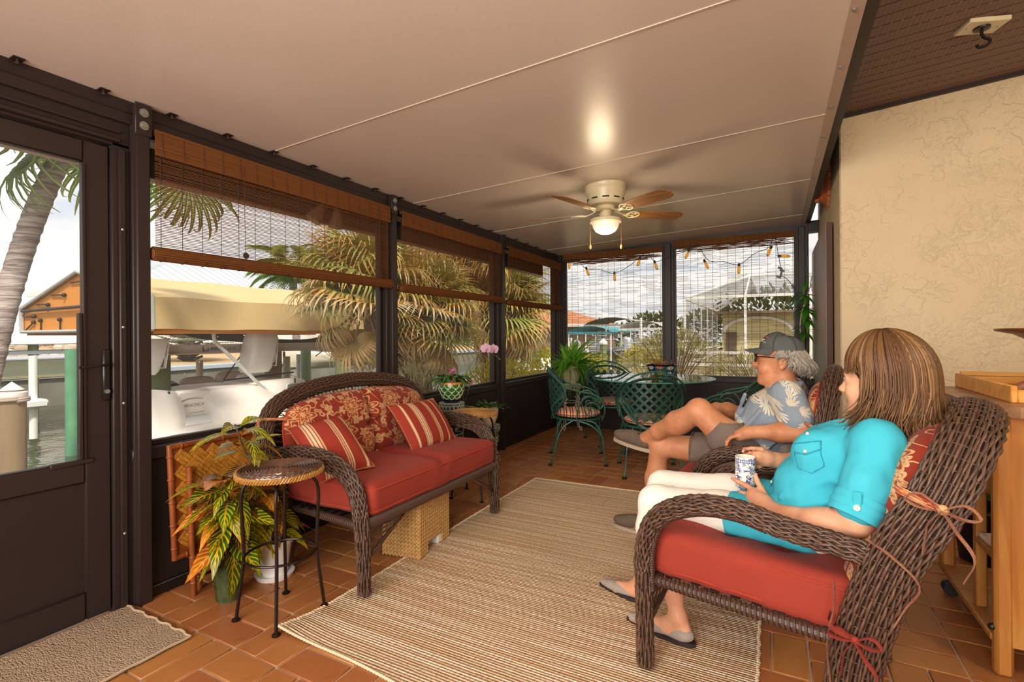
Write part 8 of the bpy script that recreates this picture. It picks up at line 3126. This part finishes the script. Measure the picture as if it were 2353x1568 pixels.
for dz, r in ((-.060, .0055), (-.071, .0062)):
    m.tube([hp_(.094-.5*y*y/.02, y, dz+(.002 if abs(y) < .012 else 0)) for y in np.linspace(-.022, .022, 9)], r*np.array([.3, .7, .9, 1, .9, 1, .9, .7, .3]), 6)
m.build('lips', M_lip, wom)
# shirt
sh = Sdf((-.52, -.34, .50), (.16, .34, 1.03), .0055)
sh.ell((-.20, 0, .620), (.165, .172, .10), .05).ell((-.165, 0, .705), (.148, .172, .125), .05).ell((-.255, 0, .82), (.135, .170, .135), .05)
sh.ell((-.170, .072, .835), (.080, .085, .082), .04).ell((-.170, -.072, .835), (.080, .085, .082), .04)
sh.cap((-.34, -.135, .912), (-.34, .135, .912), .067, k=.05).cap((-.345, 0, .92), (-.338, 0, .965), .072, .066, .02)
sh.chain([(-.345, .15, .905), (-.325, .215, .79), (-.310, .238, .735)], [.070, .066, .066], .03)
sh.chain([(-.315, -.15, .905), (-.20, -.225, .79), (-.16, -.235, .755)], [.068, .062, .060], .03)
sh.chain([(-.14, .080, .580), (.10, .083, .572)], [.088, .081], .03).chain([(-.14, -.10, .58), (.12, -.098, .582)], [.092, .086], .03)
sh.cut((.125, 0, .6), (1, 0, .12))
for (p, q, r) in (((-.36, .20, .89), (-.25, .13, .80), .010), ((-.33, .21, .82), (-.20, .14, .75), .010), ((-.22, .165, .78), (-.07, .13, .68), .010), ((-.28, .17, .74), (-.10, .16, .64), .010), ((-.37, .19, .87), (-.33, .27, .76), .009), ((-.10, .10, .78), (-.04, .03, .70), .010)):
    sh.cap(p, q, r, k=.016)
sh.cap((-.24, 0, 1.0), (-.33, 0, 1.02), .055, .07, .01, True)
sh.ell((-.225, 0, .955), (.045, .03, .05), .008, sub=True)
sh.obj('shirt', M_turq, wom, .004, 15, (1, 1, .6), 8.)
m = MB()
# collar leaves, placket edge, rolled cuff, tabs, pocket
for sg in (1, -1):
    P = smoothpath([(-.405, sg*.035, .985), (-.365, sg*.070, .98), (-.30, sg*.070, .958), (-.245, sg*.045, .93), (-.215, sg*.055, .905)], 18)
    V = []
    for i, p in enumerate(P):
        f = i/17
        V += [p, p+nrm((.25*f-.05, sg*(.8-.3*f), -.8))*(.030+.016*f)]
    m.add(V, [(2*i, 2*i+1, 2*i+3, 2*i+2) for i in range(17)]).add([np.array(v)+np.array([0, 0, .004]) for v in V], [(2*i+2, 2*i+3, 2*i+1, 2*i) for i in range(17)])
m.build('collar', M_turq, wom)
M_turqd = plain('turquoise_seam_shadow', '2596ae', .8)
m = MB()
m.tube(smoothpath([(-.195, .012, .915), (-.125, .014, .895), (-.095, .016, .85), (-.075, .018, .78), (-.022, .018, .72), (-.005, .018, .68)], 26), .0035, 5, ry=.014, ref=np.array([1., 0, 0]))
m.build('placket', M_turq, wom)
M_btn = plain('pearl_button', 'dccfc0', .25)
def onshirt(f, z):                     # near-side surface of the chest
    return f
for p in ((-.105, .025, .873), (-.066, .027, .775), (-.012, .028, .70)):
    MB().ball(p, (.004, .006, .006), 8, 6).build('button', M_btn, wom)
sl = MB()
ax = nrm((.025, .035, -.075))
c0 = np.array([-.311, .237, .742])
e1_ = nrm(np.cross(ax, (1, 0, 0)))
e2_ = np.cross(ax, e1_)
Mc = lookM(c0+ax*.012, e1_, ax)
for off, r in ((-.012, .0715), (.010, .0735), (.030, .0715)):
    sl.lathe([(r-.008, off-.012), (r-.001, off-.012), (r+.002, off), (r-.001, off+.012), (r-.008, off+.012)], seg=36, M=Mc, cap=False)
sl.build('rolled_cuff', M_turq, wom)
tb = MB().box(c0+np.array([.0, .074, .018]), (.022, .008, .06), b=.003).build('sleeve_tab', M_turq, wom)
MB().cyl(c0+np.array([.0, .077, .004]), c0+np.array([.0, .083, .004]), .009, seg=14).build('button', M_btn, tb)
pk = MB()
pc, pn = np.array([-.158, .139, .838]), nrm((.35, .93, .1))
pu = nrm(np.array([.28, -.1, 1.])-pn*(np.array([.28, -.1, 1.])@pn))
pr_ = np.cross(pu, pn)
def lines(pts, r, n=8):
    P = []
    for a_, b_ in zip(pts, pts[1:]):
        for f in np.linspace(0, 1, n)[:-1]:
            x, z = a_[0]+(b_[0]-a_[0])*f, a_[1]+(b_[1]-a_[1])*f
            P.append(sh.onto(pc+pr_*x+pu*z, pn, .0012))
    x, z = pts[-1]
    P.append(sh.onto(pc+pr_*x+pu*z, pn, .0012))
    pk.tube(P, r, 5)
lines([(-.045, .045), (-.045, -.035), (0, -.055), (.045, -.035), (.045, .045)], .0016)
lines([(-.047, .046), (-.047, .018), (0, .006), (.047, .018), (.047, .046), (-.047, .046)], .0022)
pkt = pk.build('breast_pocket', M_turqd, wom)
for z in (.016, .075):
    MB().ball(sh.onto(pc+pu*z, pn, .002), (.006, .005, .006), 8, 6).build('button', M_btn, pkt)
# trousers
tr_ = Sdf((-.34, -.24, .30), (.60, .24, .72), .0055)
tr_.ell((-.20, -.01, .585), (.16, .160, .085), .05)
tr_.chain([(-.16, .075, .577), (.16, .082, .567), (.415, .092, .548)], [.080, .074, .066], .03).chain([(-.16, -.10, .577), (.18, -.10, .582), (.465, -.095, .562)], [.085, .080, .067], .03)
tr_.chain([(.415, .095, .548), (.425, .094, .44), (.405, .093, .345)], [.068, .068, .066], .03).chain([(.465, -.095, .560), (.50, -.094, .45), (.525, -.093, .345)], [.068, .066, .062], .03)
tr_.cut((0, 0, .355), (0, 0, -1))
for (p, q, r) in (((.30, .16, .60), (.40, .15, .50), .009), ((.36, .06, .61), (.46, .06, .52), .009), ((.35, .155, .56), (.43, .155, .44), .009)):
    tr_.cap(p, q, r, k=.016)
tr_.obj('trousers', M_wht, wom, .003, 15, (1, 1, .6), 3.)
for c_, r_ in (((.407, .093, .357), .066), ((.522, -.093, .357), .062)):
    MB().tube([(c_[0]+r_*math.cos(a), c_[1]+r_*math.sin(a), c_[2]) for a in np.linspace(0, 2*PI, 31)[:-1]], .004, 5, closed=True).build('hem', M_wht, wom)
M_soled = plain('black_thin_sole', '2a2022', .5)
shoe(wom, (.262, .088, .012), (.55, .092, .012), (0, 0, 1), M_flat, M_soled, .295, point=True)
shoe(wom, (.512, -.09, .012), (.80, -.09, .012), (0, 0, 1), M_flat, M_soled, .295, point=True)
# hair: smooth under-volume plus combed locks
hv = Sdf((-.56, -.20, .86), (-.14, .20, 1.27), .0055)
hv.ell(hp_(-.040, 0, .045), (.112, .102, .122), .03, HR).ell(hp_(-.050, 0, -.03), (.085, .092, .09), .04, HR)
hv.ell(hp_(.085, 0, -.055), (.088, .12, .110), .012, HR, True)
hv.obj('hair_underlayer', M_hw, wom)
m = MB()
for k in range(1700):
    ph = rh.uniform(-PI, PI)
    part = .03*(1 if ph > 0 else -1)
    fr_ = abs(ph) < 1.12
    R3 = np.array([.120, .110, .132])*rh.uniform(.95, 1.05)
    P = []
    t1 = rh.uniform(1.15, 1.42) if fr_ else rh.uniform(1.5, 1.75)
    for th in np.linspace(.12, t1, 7):
        q = np.array([R3[0]*math.sin(th)*math.cos(ph), R3[1]*math.sin(th)*math.sin(ph), R3[2]*math.cos(th)])
        q[0] += .05*(1-th/1.5)*.3
        P.append(hp_(q[0]-.035, q[1], q[2]+.040))
    if not fr_:
        lst = P[-1]
        ln = rh.uniform(.13, .20)+.03*max(0, -math.cos(ph))
        side = max(0, 1-abs(abs(ph)-1.2)/.6)
        w1 = rh.uniform(-.016, .016)
        curl = rh.uniform(-.02, .05)
        out = nrm(np.array([lst[0]-hc[0], lst[1]-hc[1], 0]))
        P += [lst+np.array([0, 0, -.35*ln])+out*.004, lst+np.array([w1, w1, -.70*ln])+out*.0, lst+np.array([w1*2+curl*.3, w1, -ln])-out*curl*.6]
        if 1.0 < abs(ph) < 1.5:
            P[-1] = P[-1]+HR@np.array([.035, 0, 0])
    else:
        e = P[-1]
        P.append(e+HR@np.array([-.004, .022*(1 if ph > 0 else -1), -.028]))
    Q = smoothpath(P, 15)
    m.tube(Q, .0031*np.interp(np.linspace(0, 1, 15), [0, .1, .7, 1], [.5, 1, 1, .25])*rh.uniform(.6, 1.2), 4, a=rh.random())
m.build('hair', M_hw, wom)
# the mug she holds
mg = newmat('blue_white_porcelain')
uv = mg.uv()
u_, v_, _ = mg.sep(uv)
uvm = mg.comb(mg.ma('MULTIPLY', u_, .226), v_, 0.)
uvw = mg.vm('ADD', uvm, mg.vm('SCALE', mg.noise(uvm, 60, 2, out=1), .006))
blue = lin('2c3f86')
c = lin('efe8da')
for sc, off, pet, R0 in ((26., .3, 6., .36), (44., 3.3, 3., .30)):
    p = mg.map(uvw, (sc, sc, 1), (off, off, 0))
    vo = mg.n('TexVoronoi', {'Vector': p, 'Scale': 1., 'Randomness': .7}, voronoi_dimensions='2D')
    d = mg.vm('SUBTRACT', p, vo.outputs['Position'])
    dx, dy, _ = mg.sep(d)
    r = mg.vm('LENGTH', d, out=1)
    th = mg.ma('ARCTAN2', dy, dx)
    R = mg.ma('MULTIPLY', R0, mg.ma('ADD', .72, mg.ma('MULTIPLY', mg.ma('COSINE', mg.ma('MULTIPLY', th, pet)), .28)))
    q = mg.ma('DIVIDE', r, R)
    line = mg.ma('MAXIMUM', mg.ma('LESS_THAN', mg.ma('ABSOLUTE', mg.ma('SUBTRACT', q, .92)), .10), mg.ma('MAXIMUM', mg.ma('LESS_THAN', mg.ma('ABSOLUTE', mg.ma('SUBTRACT', q, .55)), .12), mg.ma('LESS_THAN', q, .22)))
    fill = mg.ma('LESS_THAN', q, 1.)
    c = mg.mix(mg.ma('MULTIPLY', fill, .35), c, lin('8f9cc4'))
    c = mg.mix(line, c, blue)
vine = mg.noise(uvw, 42, 1)
c = mg.mix(mg.ma('MULTIPLY', mg.ma('LESS_THAN', mg.ma('ABSOLUTE', mg.ma('SUBTRACT', vine, .5)), .018), mg.ma('LESS_THAN', v_, .10)), c, blue)
bandm = mg.ma('MULTIPLY', mg.ma('GREATER_THAN', v_, .099), mg.ma('LESS_THAN', v_, .112))
dots = mg.ma('GREATER_THAN', mg.ma('COSINE', mg.ma('MULTIPLY', u_, 2*PI*34)), mg.ma('SUBTRACT', mg.ma('MULTIPLY', mg.ma('ABSOLUTE', mg.ma('SUBTRACT', v_, .1055)), 260.), .7))
c = mg.mix(bandm, c, mg.mix(dots, blue, lin('d9d6da')))
M_mug = mg.done(mg.bsdf(c, .12, 0, None, .5))
M_porc = plain('white_porcelain', 'f0ead8', .12)
Cf, Sf = math.cos(NR), math.sin(NR)
mloc = (NC[0]+MUG[0]*Cf-MUG[1]*Sf, NC[1]+MUG[0]*Sf+MUG[1]*Cf, .661)
t = thing('mug', 'white mug with blue floral print held in both of the woman\'s hands', 'mug', mloc, NR)
MB().lathe([(.0325, .0), (.0355, .004), (.036, .06), (.0362, .117)], seg=40, cap=False).build('mug_body', M_mug, t)
MB().lathe([(.0358, .117), (.0352, .119), (.0338, .118), (.0332, .112), (.0328, .02), (.030, .008), (0, .007)], seg=40, cap=False).lathe([(0, 0), (.0325, 0)], seg=40).build('inner_wall', M_porc, t)
MB().tube(smoothpath([(.0, -.034, .095), (.0, -.062, .092), (.0, -.068, .06), (.0, -.055, .03), (.0, -.034, .026)], 20), .005, 8, ry=.007).build('handle', M_porc, t)
